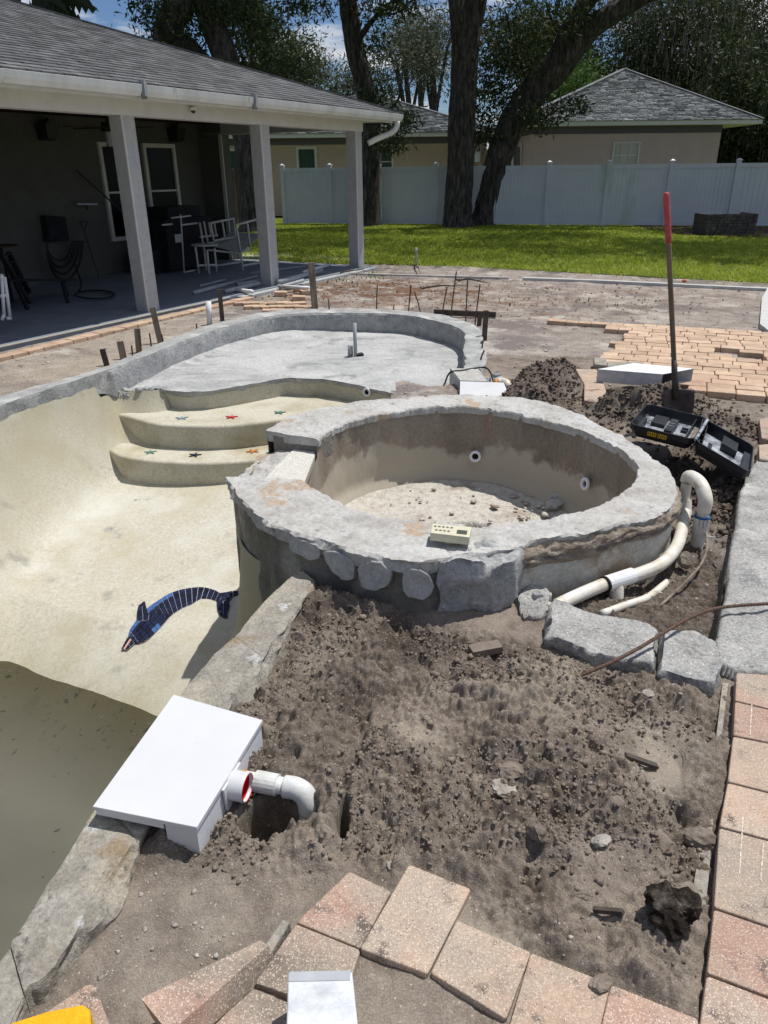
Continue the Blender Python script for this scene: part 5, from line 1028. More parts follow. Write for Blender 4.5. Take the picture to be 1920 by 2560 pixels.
# open tool case
case = thing('tool_case', 'open black plastic tool case lying empty, both halves dusty inside, beside the shovel', 'tool case', tuple(P(1500, 960, .02)))
def half(o, ex, ey, nz, L, Wd, H, seed, side):
    """shallow tray: origin corner o, axes ex, ey, up nz"""
    o, ex, ey, nz = map(Vector, (o, ex, ey, nz)); R = random.Random(seed); t = .008
    def pt(u, v, h): return o + ex * u + ey * v + nz * h
    def blk(name, u0, u1, v0, v1, h0, h1, m):
        b = MB(); vs = [pt(u, v, h) for h in (h0, h1) for v in (v0, v1) for u in (u0, u1)]; b.add(vs, [(0, 2, 3, 1), (4, 5, 7, 6), (0, 1, 5, 4), (2, 6, 7, 3), (0, 4, 6, 2), (1, 3, 7, 5)]); return link(name, b, M[m], case)
    b = MB(); c = .03; oc = [(c, 0), (L - c, 0), (L, c), (L, Wd - c), (L - c, Wd), (c, Wd), (0, Wd - c), (0, c)]
    def ring(k, h): cx, cy = L / 2, Wd / 2; return [pt(cx + (u - cx) * (1 - k / (L / 2)), cy + (v - cy) * (1 - k / (Wd / 2)), h) for u, v in oc]
    rs = [ring(.028, 0), ring(.006, H * .55), ring(0, H * .56), ring(0, H), ring(t, H), ring(t + .006, H * .3), ring(t + .02, .012)]
    vs = [v for r in rs for v in r]; fs = [(k * 8 + i, k * 8 + (i + 1) % 8, (k + 1) * 8 + (i + 1) % 8, (k + 1) * 8 + i) for k in range(6) for i in range(8)] + [tuple(range(8))[::-1]]
    b.add(vs, fs); link('case_shell', b, M['black'], case)
    b = MB(); b.add([p + nz * .001 for p in ring(t + .019, .012)], [tuple(range(8))]); link('tray_floor', b, M['dustyblack'], case)
    if side == 0:
        blk('divider', .04, L * .16, Wd * .1, Wd * .5, .012, H * .8, 'black'); blk('tool_pocket', L * .22, L * .44, Wd * .55, Wd * .9, .012, H * .45, 'black'); blk('tool_pocket', L * .50, L * .62, Wd * .2, Wd * .72, .012, H * .8, 'black')
        for k in range(4): blk('divider', L * .51, L * .61, Wd * (.28 + k * .11), Wd * (.29 + k * .11), H * .8, H * .84, 'dustyblack')
        blk('divider', L * .84, L * .855, .03, Wd - .03, .012, H * .8, 'black'); blk('tool_pocket', L * .70, L * .80, Wd * .56, Wd * .60, .012, .03, 'black'); blk('tool_pocket', L * .70, L * .80, Wd * .66, Wd * .70, .012, .03, 'black'); blk('tool_pocket', L * .22, L * .29, Wd * .2, Wd * .34, .012, .03, 'black')
        for k in range(3): s = .9 + .02 * k; b = MB(); b.tube([pt(L * s, Wd * .15, .03 + .01 * k), pt(L * (s + .01), Wd * .75, .035)], .006, 6); link('dirty_bit', b, M['stake'], case)
    else:
        blk('divider', L * .12, L * .135, .03, Wd - .03, .012, H * .75, 'black'); 
        for k in range(3): blk('divider', .03, L * .12, Wd * (.25 + .22 * k), Wd * (.262 + .22 * k), .012, H * .75, 'black')
        blk('tool_pocket', L * .46, L * .74, Wd * .60, Wd * .93, .012, H * .7, 'black'); blk('tool_pocket', L * .24, L * .31, Wd * .22, Wd * .55, .012, H * .35, 'black'); blk('tool_pocket', L * .14, L * .27, Wd * .08, Wd * .24, .012, H * .4, 'black')
        blk('tool_pocket', L * .60, L * .73, Wd * .08, Wd * .22, .012, H * .4, 'black'); blk('tool_pocket', L * .86, L * .97, Wd * .12, Wd * .74, .012, H * .75, 'black'); b = MB(); b.disc_ring(pt(L * .45, Wd * .35, .014), nz, .028, .031, .002); link('oval_badge', b, M['dustyblack'], case)
    return pt, blk
A_, B_, C0_, D0_ = P(1360, 915, .19), P(1397, 871, .21), P(1514, 903, .17), P(1500, 950, .15)
L1 = float(np.linalg.norm(D0_ - A_)); ex1 = Vector(D0_ - A_).normalized(); W1 = float(np.linalg.norm(B_ - A_)); ey1 = Vector(B_ - A_).normalized(); nz1 = ex1.cross(ey1).normalized()
pt, blk = half(Vector(A_) - nz1 * .085, ex1, ey1, nz1, L1, W1, .085, 1, 0)
b = MB()
for k, (u0, u1) in enumerate(((.30, .44), (.46, .60))):
    b2 = MB(); vs = [Vector(A_) - nz1 * .085 + ex1 * L1 * u - ey1 * .0015 + nz1 * h for u, h in ((u0, .038), (u1, .038), (u1, .066), (u0, .066))]; b2.add(vs, [(0, 1, 2, 3)]); q = link('warning_label', b2, M['label_yellow'], case)
    bars = MB()
    for j in range(4):
        a0 = u0 + .012 + j * .033; vs = [Vector(A_) - nz1 * .085 + ex1 * L1 * u - ey1 * .0022 + nz1 * h for u, h in ((a0, .044), (a0 + .012, .044), (a0 + .012, .060), (a0, .060))]; bars.add(vs, [(0, 1, 2, 3)])
    link('label_print', bars, M['black'], q)
A2c, B2c, D2c = P(1503, 952, .148), P(1518, 904, .168), P(1622, 1022, .08)
ex2 = Vector(D2c - A2c); L2 = ex2.length; ex2.normalize(); ey2 = Vector(B2c - A2c); W2 = ey2.length; ey2.normalize(); nz2 = ex2.cross(ey2).normalized()
half(Vector(A2c) - nz2 * .085, ex2, ey2, nz2, L2, W2 * 1.05, .085, 2, 1)
C_ = (Vector(A2c) + Vector(D0_)) / 2
b = MB(); b.tube([C_ + ey1 * .02 - nz1 * .005, C_ + ey1 * (W1 - .02) - nz1 * .005], .010, 8); link('hinge', b, M['dustyblack'], case)
# shovel
sh = thing('shovel', 'long-handled shovel with a red grip end, its blade stuck in the soil heap', 'shovel', tuple(P(1460, 880, .1)))
s0 = P(1459, 846, .24); s1 = PD(1439, 415, s0[1] + .10); hv = Vector(s1) - Vector(s0)
def hp(t): return Vector(s0) + hv * t
b = MB(); b.tube([hp(t) for t in np.linspace(.0, .80, 14)], [.0175] * 14, 12); link('handle', b, M['handle'], sh, smooth=True)
b = MB(); b.tube([hp(t) for t in (.76, .8, .98, .995, 1.0)], [.018, .021, .021, .018, .008], 12); link('grip', b, M['handle_red'], sh, smooth=True)
b = MB(); b.tube([hp(-.04), hp(.10), hp(.17)], [.026, .022, .018], 12); link('socket', b, M['steel'], sh, smooth=True)
bl = MB(); ax = Vector((1, 0, 0)); dwn = (-hv).normalized(); fr_ = Vector((0, -1, 0)); nu, nv_ = 13, 9; vs = []
for i in range(nu):
    for j in range(nv_):
        a = (i / (nu - 1) - .5) * 2; l = j / (nv_ - 1); wd = .118 * (1 - .28 * l ** 3); L = .25 * (1 - .22 * a * a * l)
        vs.append(Vector(s0) + Vector((.0, -.0, .0)) + ax * a * wd + dwn * (l * L - .02) - fr_ * (-.05 * a * a + .0) + fr_ * (-.012 * l) - fr_ * (.028 * math.exp(-(a / .16) ** 2) * (1 - l)))
bl.add(vs, gridfaces(nu, nv_).tolist()); o = link('blade', bl, M['steel'], sh, smooth=True); md = o.modifiers.new('thickness', 'SOLIDIFY'); md.thickness = .004
# cardboard box
cb = thing('cardboard_box', 'flat white cardboard box lying on the bricks with its right end open', 'box', tuple(P(1390, 815, .03)))
zt = .14; tp = [P(1291, 797, zt), P(1352, 787, zt), P(1497, 797, zt), P(1450, 806, zt)]
tp = [P(1291, 798, zt), P(1370, 785, zt), P(1498, 797, zt), P(1432, 809, zt)]; zb = .035
def quadm(name, pts, m, parent, th=.003):
    b = MB(); n_ = np.cross(np.array(pts[1]) - np.array(pts[0]), np.array(pts[2]) - np.array(pts[0])); n_ = n_ / np.linalg.norm(n_) * th; k = len(pts)
    b.add([tuple(p) for p in pts] + [tuple(np.array(p) - n_) for p in pts], [tuple(range(k)), tuple(range(k, 2 * k))[::-1]] + [(i, k + i, k + (i + 1) % k, (i + 1) % k) for i in range(k)]); return link(name, b, m, parent)
bt = [np.array([p[0], p[1], zb]) for p in tp]
quadm('top_panel', tp, M['whitebox'], cb); quadm('front_panel', [bt[0], bt[3], tp[3], tp[0]], M['cardgrey'], cb); quadm('side_panel', [tp[0], tp[1], bt[1], bt[0]], M['cardgrey'], cb); quadm('back_panel', [bt[1], bt[2], tp[2], tp[1]], M['cardgrey'], cb); quadm('bottom_panel', [q - np.array([0, 0, .002]) for q in bt], M['cardgrey'], cb)  # white box: panels below the top are greyer, shade put into their colour
f_ = (tp[3] * .45 + tp[2] * .55); quadm('open_end_shade', [tp[3], tp[3] * .7 + tp[2] * .3, (tp[3] * .7 + tp[2] * .3) * 1.0 - np.array([0, 0, .08]), bt[3] + np.array([.0, .0, .0])], M['darkthing'], cb)  # near-black sheet standing in for the shade inside the open end

# far skimmer box with white face, cable and elbow
fb = thing('skimmer_box', 'white plastic skimmer box standing at the end of the wading shelf behind the spa', 'skimmer', tuple(P(1030, 850, -.2)))
fz = .02; q = [P(973, 797, fz + .02), P(1034, 800, fz + .02), P(1052, 826, fz), P(994, 824, fz)]
low = lambda p, z: np.array([p[0], p[1], z])
quadm('old_top', q, M['rim'], fb, .01)
quadm('side_panel', [q[0], q[3], low(q[3], -.22) + np.array([0, -.0, 0]), low(q[0], -.22)], M['pvcgrey'], fb, .006)
w4 = [P(994, 825, fz), P(1088, 828, fz), P(1102, 853, -.02), P(994, 853, -.02)]; 
quadm('cover_plate', [w4[0], w4[1], P(1100, 858, -.05), P(993, 858, -.05)], M['whiteplastic'], fb, .008)
quadm('front_panel', [P(993, 858, -.05), P(1100, 858, -.05), low(P(1100, 858, -.05), -.24), low(P(993, 858, -.05), -.24)], M['whiteplastic'], fb, .008)
b = MB()
for k in range(16): p = P(1062 + random.uniform(-28, 22), 812 + random.uniform(-9, 9), .0); b.rock((p[0], p[1], -.05 + random.uniform(-.03, .03)), (random.uniform(.03, .06),) * 3, k, 1, .4, k)
link('broken_concrete', b, M['stone'], fb)
ep = thing('capped_elbow', 'white pvc elbow with an orange plug beside the far skimmer box', 'pipe', tuple(P(1090, 845, -.1)))
pipe('elbow', [P(1076, 826, .01), P(1086, 825, .015), P(1095, 829, .01), P(1098, 840, -.03), P(1097, 856, -.12)], .036, M['pvc'], ep); p = P(1074, 827, .01); b = MB(); b.tube([p, p + np.array([-.03, -.004, 0])], [.033, .026], 14); link('plug', b, M['orangecap'], ep, smooth=True)
pipe('black_cable', [P(945, 853, -.2), P(938, 847, -.17), P(935, 845, -.16), P(950, 846, -.18), P(960, 830, -.1), P(972, 805, .03), P(1000, 800, .05), P(1022, 796, .05), P(1048, 794, .05), P(1060, 806, .05), P(1066, 826, .0)], .008, M['hose'], None, 8, label='black cable arching over the far skimmer box', cat='cable')

# near skimmer cover
nk = thing('skimmer_box', 'large white skimmer box with a red-lined socket resting on the near pool edge', 'skimmer', tuple(P(400, 1650, 0)))
zt = .075; c4 = [P(375, 1500, zt), P(567, 1555, zt), P(425, 1787, zt), P(200, 1742, zt)]
b = MB(); b.prism([tuple(p[:2]) for p in c4], zt - .014, zt, .0015); link('cover_plate', b, M['whiteplastic'], nk)
c4 = [np.array(p) for p in c4]; inw = (c4[3] - c4[2]); inw = inw / np.linalg.norm(inw); e_ = .005
s0_, s1_ = c4[1] + inw * e_ - np.array([0, 0, .0145]), c4[2] + inw * e_ - np.array([0, 0, .0145]); dz = np.array([0, 0, -.10])
fw_ = (c4[1] - c4[2]); fw_ = fw_ / np.linalg.norm(fw_); s0_ = s0_ - fw_ * .004; s1_ = s1_ + fw_ * .004
quadm('side_panel', [s0_, s1_, s1_ + dz, s0_ + dz], M['scuffplastic'], nk, .006)
k1 = s1_ + inw * .095; quadm('front_panel', [s1_, k1, k1 + dz, s1_ + dz], M['whiteplastic'], nk, .006)
quadm('inner_panel', [k1, s0_ + inw * .095, s0_ + inw * .095 + dz, k1 + dz], M['whiteplastic'], nk, .006)
b = MB(); b.bar(s1_ + inw * .10 + np.array([0, 0, -.01]), c4[3] - inw * .006 + np.array([0, 0, -.022]) + fw_ * .004, .004, .018); link('front_lip', b, M['whiteplastic'], nk)
out = -inw; fc = P(508, 1672, .02); fc = s0_ * (1 - .535) + s1_ * .535 + np.array([0, 0, -.034]) + out * .004
fl = [fc + fw_ * .058 + np.array([0, 0, .035]), fc - fw_ * .058 + np.array([0, 0, .035]), fc - fw_ * .050 + np.array([0, 0, -.055]), fc + fw_ * .050 + np.array([0, 0, -.055])]
quadm('flange_plate', fl[::-1], M['whiteplastic'], nk, .007)
b = MB(); b.disc_ring(fc + out * .046, out, .0405, .045, .006, 32); b.tube([fc, fc + out * .046], .044, 32, False); so_ = link('socket', b, M['whiteplastic'], nk, smooth=True)
b = MB(); b.tube([fc + out * .002, fc + out * .0535], .0408, 32, False); b.tube([fc + out * .020, fc + out * .022], .0405, 32); link('red_lining', b, M['red'], so_, smooth=True)
po = thing('old_return_pipe', 'dirty white pvc elbow dropping into the hole beside the near skimmer box', 'pipe', tuple(P(640, 1750, -.2)))
zp = -.005; g0 = P(522, 1682, zp); g1 = P(612, 1698, zp); gd = (g1 - g0) / np.linalg.norm(g1 - g0)
pipe('pipe', [g0, g0 + gd * .02, g1], .026, M['pvc'], po); cA, cB = P(553, 1687, zp), P(600, 1696, zp); collar(cA, cB, .033, M['pvcold'], po)
e0 = P(615, 1699, zp); dn_ = np.array([.006, -.012, -1.]); pipe('elbow', [e0, e0 + gd * .035, e0 + gd * .062 + np.array([0, -.004, -.012]), e0 + gd * .075 + np.array([0, -.010, -.04]), e0 + gd * .076 + np.array([0, -.012, -.068])], .034, M['pvcold'], po, 20)
v0 = e0 + gd * .076 + np.array([0, -.012, -.05]); pipe('pipe', [v0, v0 + np.array([0, -.002, -.06])], .026, M['pvc'], po); pipe('riser', [v0 + np.array([0, -.001, -.035]), v0 + np.array([0, -.006, -.14])], .031, M['pvcold'], po)
b = MB(); b.rock(v0 + np.array([.035, .012, -.01]), (.012, .012, .05), 4, 2, .3); link('glue_lump', b, M['mortar'], po)
p = g0; b = MB(); b.tube([p, p + gd * .012], .0275, 16); link('orange_ring', b, M['orangecap'], po)
b = MB(); p = P(349, 1812, -.03); b.rock((p[0], p[1], -.03), (.022, .022, .028), 3, 3, .03); link('round_pebble', b, M['pebble'], label='egg-shaped pebble under the overhanging white skimmer cover', cat='pebble', smooth=True)
# remote on the rim
rm = thing('wall_remote', 'cream plastic control panel with nine round buttons and a dark screen on the spa rim', 'control panel', tuple(P(973, 1150, .2)))
z1 = .262; rc = [P(934, 1131, z1), P(1019, 1138, z1), P(1013, 1158, z1), P(929, 1148, z1)]; r4 = [tuple(p[:2]) for p in rc]
r4 = [tuple(np.array(r4[0])), tuple(np.array(r4[1])), tuple(np.array(r4[2]) + [0, -.012]), tuple(np.array(r4[3]) + [0, -.012])]
b = MB(); b.prism(r4, .225, .262, .003); link('housing', b, M['cream'], rm); A0, A1, A2, A3 = [np.array(q) for q in r4]
def rp(u, v): return (A0 * (1 - u) + A1 * u) * (1 - v) + (A3 * (1 - u) + A2 * u) * v
for k in range(9):
    u, v = (.09 + .105 * k, .28) if k < 5 else (.14 + .105 * (k - 5), .66); c = rp(u, v); b = MB(); b.tube([(c[0], c[1], .2615), (c[0], c[1], .2645)], .0062, 12); link('button', b, M['button'], rm)
b = MB(); b.prism([tuple(rp(.66, .42)), tuple(rp(.92, .42)), tuple(rp(.92, .80)), tuple(rp(.66, .80))], .2610, .2630, 0); link('screen', b, M['lcd'], rm)
b = MB(); b.box(((A0 + A2) [0] / 2, (A0 + A2)[1] / 2 + .005, .215), (.05, .03, .03)); link('back_boss', b, M['cream'], rm)
# foreground wrapped box and foam block
wb = thing('wrapped_box', 'white box bandaged in shiny wrap standing on the bricks at the bottom of the picture', 'box', tuple(P(690, 2200, 0)))
zt = .13; wq = [tuple(P(622, 2101, zt)[:2]), tuple(P(761, 2098, zt)[:2]), tuple(P(778, 2260, zt)[:2]), tuple(P(617, 2262, zt)[:2])]
b = MB(); b.prism(wq, 0.0, zt, .004); link('box_body', b, M['tape'], wb)
b = MB(); b.prism([tuple(np.array(wq[0]) + [.004, .001]), tuple(np.array(wq[1]) + [-.004, .001]), tuple(np.array(wq[1]) + [-.004, -.02]), tuple(np.array(wq[0]) + [.004, -.02])], zt - .002, zt + .0015, 0); link('tape_strip', b, M['pvcgrey'], wb)
fq = [P(22, 2209, .06), P(100, 2183, .06), P(178, 2168, .06), P(194, 2178, .06), P(200, 2330, .06), P(0, 2330, .06)]
b = MB(); b.prism([tuple(q[:2]) for q in fq], .005, .06, .006); link('foam_block', b, M['yellow'], label='yellow foam float block at the bottom left corner', cat='foam block')
# ---------------------------------------------------------------- lawn
GE = XY([(560, 552), (640, 566), (760, 568), (880, 571), (1000, 574), (1150, 582), (1300, 590), (1450, 598), (1560, 604), (1700, 612)])
lawn_poly = GE + [(16, 11.6), (22, 14), (22, 32), (-14, 32), (-14, 17.5), (-5.5, 17.0)]
xs = np.arange(-14, 20, .22); ys = np.arange(11.4, 31, .22); X, Y = np.meshgrid(xs, ys, indexing='ij'); F = gridfaces(len(xs), len(ys))
cx = X.ravel()[F].mean(1); cy = Y.ravel()[F].mean(1)
b = MB(); b.add([(x, y, -.012) for x, y in lawn_poly], [tuple(range(len(lawn_poly)))]); setting('lawn', b, M['turf'])
rg_ = np.random.RandomState(3); nb = 330000
gx = rg_.uniform(-7, 16, nb); gy = 11.6 + (30.5 - 11.6) * rg_.rand(nb) ** 1.35
# keep what the photo can see
gu = (gx / np.maximum(gy, 1)); k = (sdpoly(gx, gy, lawn_poly) < .03 + .09 * rg_.randn(nb)) & (gu > -.40) & (gu < .62); gx, gy = gx[k], gy[k]; nb = len(gx)
tilt = rg_.randn(nb, 2) * .95; h = (.026 + .032 * rg_.rand(nb)) * (1 + .5 * fbm(gx, gy, .7, 3, 5)); a = rg_.rand(nb) * 3.14; w = .004 + .0009 * (gy - 11) + .003 * rg_.rand(nb)
dx, dy = np.cos(a) * w, np.sin(a) * w
V = np.stack([np.c_[gx - dx, gy - dy, np.full(nb, -.015)], np.c_[gx + dx, gy + dy, np.full(nb, -.015)], np.c_[gx + tilt[:, 0] * h + dx * .3, gy + tilt[:, 1] * h, h - .012], np.c_[gx + tilt[:, 0] * h - dx * .3, gy + tilt[:, 1] * h, h - .012]], 1)
F = np.array([[0, 1, 2, 3]])[None] + (np.arange(nb) * 4)[:, None, None]
link('grass', npmesh('grass', V.reshape(-1, 3), F.reshape(-1, 4), smooth=False), M['grass'], kind='stuff')
# weeds by the porch corner
nw = 5000; wx = rg_.uniform(-2, 7, nw); wy = rg_.uniform(10.5, 15.4, nw); dn = gauss(wx, wy, [G_(770, 592, .5, .5), G_(720, 600, .5, .6), G_(800, 588, .3, .4), G_(560, 600, .3, .2), G_(655, 615, .2, .5), G_(1330, 650, 1.2, .12), G_(1150, 655, 1.0, .12)]); k = (rg_.rand(nw) < dn) & (sdpoly(wx, wy, lawn_poly) > 0); wx, wy = wx[k], wy[k]; nw = len(wx); wz_ = ground_h(wx, wy, False); a = rg_.rand(nw) * 3.14; dx, dy = np.cos(a) * .011, np.sin(a) * .011; h = .02 + .04 * rg_.rand(nw)
V = np.stack([np.c_[wx - dx, wy - dy, wz_], np.c_[wx + dx, wy + dy, wz_], np.c_[wx + rg_.randn(nw) * .02, wy + rg_.randn(nw) * .02, wz_ + h]], 1)
link('weeds', npmesh('weeds', V.reshape(-1, 3), (np.arange(nw * 3).reshape(-1, 3)), smooth=False), M['weed'], kind='stuff')
# fallen leaves on the stripped ground
nl = 9000; lx = rg_.uniform(-3, 9, nl); ly = rg_.uniform(8.5, 15.5, nl); dn = gauss(lx, ly, [G_(770, 618, 1.1, .8), G_(900, 625, 1.3, .5), G_(1100, 640, 1.8, .35), G_(640, 632, .5, .8), G_(1400, 630, 1.6, .2)]); k = (rg_.rand(nl) < dn) & (~cut_mask(lx, ly)) & (sdpoly(lx, ly, lawn_poly) > .1); lx, ly = lx[k], ly[k]; nl = len(lx); lz = ground_h(lx, ly, False) + .006
a = rg_.rand(nl) * 6.28; s = .012 + .022 * rg_.rand(nl); tz = rg_.randn(nl, 4) * .008
V = np.stack([np.c_[lx + np.cos(a + q) * s * f, ly + np.sin(a + q) * s * f, lz + tz[:, i] + .006] for i, (q, f) in enumerate(((0, 1), (1.57, .45), (3.14, 1), (4.71, .45)))], 1)
M['litter'] = leafmat('dry_leaves', [(0.2, (.09, .035, .016)), (0.5, (.20, .10, .05)), (0.85, (.36, .26, .15))], tr=.1, scale=4)
link('leaf_litter', npmesh('leaf_litter', V.reshape(-1, 3), np.arange(nl * 4).reshape(-1, 4), smooth=False), M['litter'], kind='stuff')

# thin concrete curb round the stripped ground
def ribbon(name, pts, w, z0, z1, m, parent=None, kind='structure', **kw):
    p = np.array([q[:2] for q in pts]); d = np.gradient(p, axis=0); d /= np.linalg.norm(d, axis=1)[:, None]; nn = np.c_[-d[:, 1], d[:, 0]] * w / 2; b = MB(); vs = []
    for i in range(len(p)): L, R = p[i] + nn[i], p[i] - nn[i]; vs += [(L[0], L[1], z0), (L[0], L[1], z1), (R[0], R[1], z1), (R[0], R[1], z0)]
    fs = [(4 * i + k, 4 * i + k + 1, 4 * i + 5 + k, 4 * i + 4 + k) for i in range(len(p) - 1) for k in range(3)] + [(0, 1, 2, 3), tuple(4 * (len(p) - 1) + i for i in range(4))]
    b.add(vs, fs); return link(name, b, m, parent, kind=kind, **kw)
ribbon('curb_strip', [P(735, 586), P(830, 589), P(950, 592), P(1100, 596)], .05, -.1, -.022, M['curb'])
ribbon('curb_strip', [P(1130, 598), P(1300, 604), P(1450, 611), P(1700, 623)], .10, -.1, -.008, M['curb'])
ribbon('garden_path', [P(1680, 618), P(1668, 645), P(1668, 700), P(1690, 716)], .26, -.1, -.004, M['curb'])
ribbon('porch_path', [P(500, 548), P(600, 550), P(700, 555), P(770, 560)], .8, -.1, -.004, M['curb'])

# ---------------------------------------------------------------- the porch house, in its own frame
TA = R_(29.5); th_ = np.array([math.sin(TA), math.cos(TA), 0]); nh_ = np.array([math.sin(R_(119.5)), math.cos(R_(119.5)), 0]); O_ = np.array([-3.08, 10.47, 0])
def T(a, b_, z=0.0): return O_ + th_ * a + nh_ * b_ + np.array([0, 0, z])
HR = Matrix(((th_[0], nh_[0], 0), (th_[1], nh_[1], 0), (0, 0, 1)))
def hb(name, t0, t1, n0, n1, z0, z1, m, parent, **kw):
    b = MB(); b.box(T((t0 + t1) / 2, (n0 + n1) / 2, (z0 + z1) / 2), (abs(t1 - t0), abs(n1 - n0), z1 - z0), HR); return link(name, b, m, parent, **kw)
house = thing('porch_house', 'grey stucco house with a shaded open porch and shingle hip roof', 'house', tuple(T(0, -2)))
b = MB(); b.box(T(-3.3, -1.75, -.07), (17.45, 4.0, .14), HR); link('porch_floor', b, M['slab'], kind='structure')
b = MB(); b.bar(T(-9, .257, -.006), T(1.2, .257, -.006), .014, .012); link('edge_bead', b, M['rope'], kind='structure')
hb('porch_floor_edge', 1.35, 5.44, .253, .40, -.2, -.012, M['slabedge'], None, kind='structure')
for a in (-3.1, -.3, 2.42, 5.17): 
    hb('post', a, a + .21, -.10, .11, 0, 2.33, M['stucco'], house); hb('corner_bead', a - .004, a + .02, .095, .114, 0.002, 2.328, M['beampaint'], house)
hb('lintel_beam', -12, 5.42, -.10, .115, 2.33, 2.62, M['beampaint'], house); hb('lintel_beam', 5.16, 5.40, -3.5, -.101, 2.36, 2.60, M['stucco'], house)
hb('soffit', -12, 5.95, .117, .50, 2.50, 2.525, M['beampaint'], house); hb('soffit', 5.42, 5.95, -4.2, .115, 2.50, 2.525, M['beampaint'], house)
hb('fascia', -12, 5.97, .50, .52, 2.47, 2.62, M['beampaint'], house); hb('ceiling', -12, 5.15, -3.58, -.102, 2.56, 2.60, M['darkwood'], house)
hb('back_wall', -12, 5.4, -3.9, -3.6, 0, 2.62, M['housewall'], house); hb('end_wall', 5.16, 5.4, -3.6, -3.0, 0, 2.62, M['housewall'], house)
hb('end_wall_trim', 5.14, 5.159, -3.06, -2.98, 0, 2.36, M['winframe'], house)
# gutters in three lengths, with loose hangers
for k, (a, c) in enumerate(((-12, -.42), (-.34, 1.62), (1.70, 6.0))):
    b = MB(); pr_ = [(.523, 2.50), (.60, 2.50), (.635, 2.55), (.645, 2.615), (.635, 2.618), (.625, 2.56), (.59, 2.52), (.53, 2.52), (.523, 2.60)]
    vs = [T(t, n_, z) for t in (a, c) for n_, z in pr_]; m_ = len(pr_); b.add(vs, [(i, m_ + i, m_ + i + 1, i + 1) for i in range(m_ - 1)]); g = link('gutter', b, M['fascia'], house)
for a in (-.40, 1.65): hb('gutter_hanger', a, a + .02, .56, .66, 2.50, 2.66, M['pvcgrey'], house); hb('gutter_hanger', a + .03, a + .045, .56, .655, 2.47, 2.64, M['pvcgrey'], house)
b = MB(); vs = [T(5.99, n_, z) for n_, z in ((.523, 2.50), (.60, 2.50), (.635, 2.55), (.645, 2.615), (.523, 2.61))]; b.add(vs, [tuple(range(5))]); link('gutter_end', b, M['fascia'], house)
dsp = [T(5.86, .585, 2.50), T(5.86, .58, 2.42), T(5.82, .52, 2.33), T(5.72, .38, 2.26), T(5.60, .26, 2.20), T(5.50, .18, 2.14)]; q = resample(dsp, 24); b = MB(); b.tube(q, .05, 10); link('downspout', b, M['fascia'], house, smooth=True)
# windows
def window(t0, t1, z0, z1, n_=-3.6, cols_=1, rows_=2, fr=.07, pm=None, fm=None, par=None, box=hb, ar=1):
    f = box('window', t0 - fr, t1 + fr, n_, n_ + .05, z1, z1 + fr, fm or M['winframe'], par or house); pn = (par or house)
    for (a, c, e, g) in ((t0 - fr, t0, z0 - fr, z1), (t1, t1 + fr, z0 - fr, z1), (t0, t1, z0 - fr, z0)): box('frame', a, c, n_, n_ + .05, e, g, fm or M['winframe'], f)
    for i in range(cols_):
        for j in range(rows_):
            a, c = t0 + (t1 - t0) * i / cols_, t0 + (t1 - t0) * (i + 1) / cols_; e, g = z0 + (z1 - z0) * j / rows_, z0 + (z1 - z0) * (j + 1) / rows_
            box('pane', a + .012, c - .012, n_ + .004, n_ + .014, e + .014, g - .014, pm or M['glassdark'], f)
    for j in range(1, rows_): z = z0 + (z1 - z0) * j / rows_; box('glazing_bar', t0, t1, n_ + .002, n_ + .03, z - .017, z + .017, fm or M['winframe'], f)
    for i in range(1, cols_): a = t0 + (t1 - t0) * i / cols_; box('glazing_bar', a - .012, a + .012, n_ + .003, n_ + .028, z0, z1, fm or M['winframe'], f)
    return f
window(2.62, 3.28, .62, 2.12); window(3.66, 4.36, .62, 2.12)
# roof deck and courses of shingles
PT = 1 / 3.0; E_N = .60; E_T = 6.05; EZ = 2.625
b = MB(); dpt = 7.0
A = [T(-14, E_N, EZ - .02), T(E_T, E_N, EZ - .02), T(E_T - dpt, E_N - dpt, EZ - .02 + PT * dpt), T(-14, E_N - dpt, EZ - .02 + PT * dpt)]; B = [T(E_T, E_N, EZ - .02), T(E_T, E_N - 2 * dpt, EZ - .02), T(E_T - dpt, E_N - dpt, EZ - .02 + PT * dpt)]
b.add(A + B, [(0, 1, 2, 3), (4, 5, 6)]); roof = link('roof', b, M['shingle'], house)
rr = random.Random(11); EXP = .145; cs = math.sqrt(1 + PT * PT); tab = []
nrow = int(dpt * cs / EXP)
for r in range(nrow):
    s = r * EXP / cs; t = -5.2 - rr.uniform(0, .3) if r < 24 else -9
    tmax = E_T - s + .02
    while t < tmax:
        L = rr.choice((.17, .22, .28, .33)); tab.append((t, min(t + L - .016, tmax), s, rr.uniform(0, .004))); t += L
def tabverts(t0, t1, s, dz):
    s0, s1 = s - EXP / cs * .02, s + EXP / cs * 1.12; z0, z1 = EZ + PT * s0 + .015 + dz, EZ + PT * s1 + .004
    vs = [T(t0, E_N - s0, z0), T(t1, E_N - s0, z0), T(t1, E_N - s1, z1), T(t0, E_N - s1, z1), T(t0, E_N - s0, z0 - .016), T(t1, E_N - s0, z0 - .016)]
    return vs, [(0, 1, 2, 3), (4, 5, 1, 0), (0, 3, 4), (1, 5, 2)]
def vis(t, s):
    jx, jy = J(T(t, E_N - s, EZ + PT * s)); return 0 < jx < 1659 and jy > 0, jx
inv = [(np.linalg.norm(T(t[0], E_N - t[2], 3) - AC), t) for t in tab if vis(t[0], t[2])[0]]; inv.sort(key=lambda q: q[0]); solo_ = set(id(q[1]) for q in inv[:295])
rest = MB()
for t in tab:
    vs, fs = tabverts(*t)
    if id(t) in solo_: b = MB(); b.add(vs, fs); link('shingle', b, M['shingle'], roof)
    else: rest.add(vs, fs)
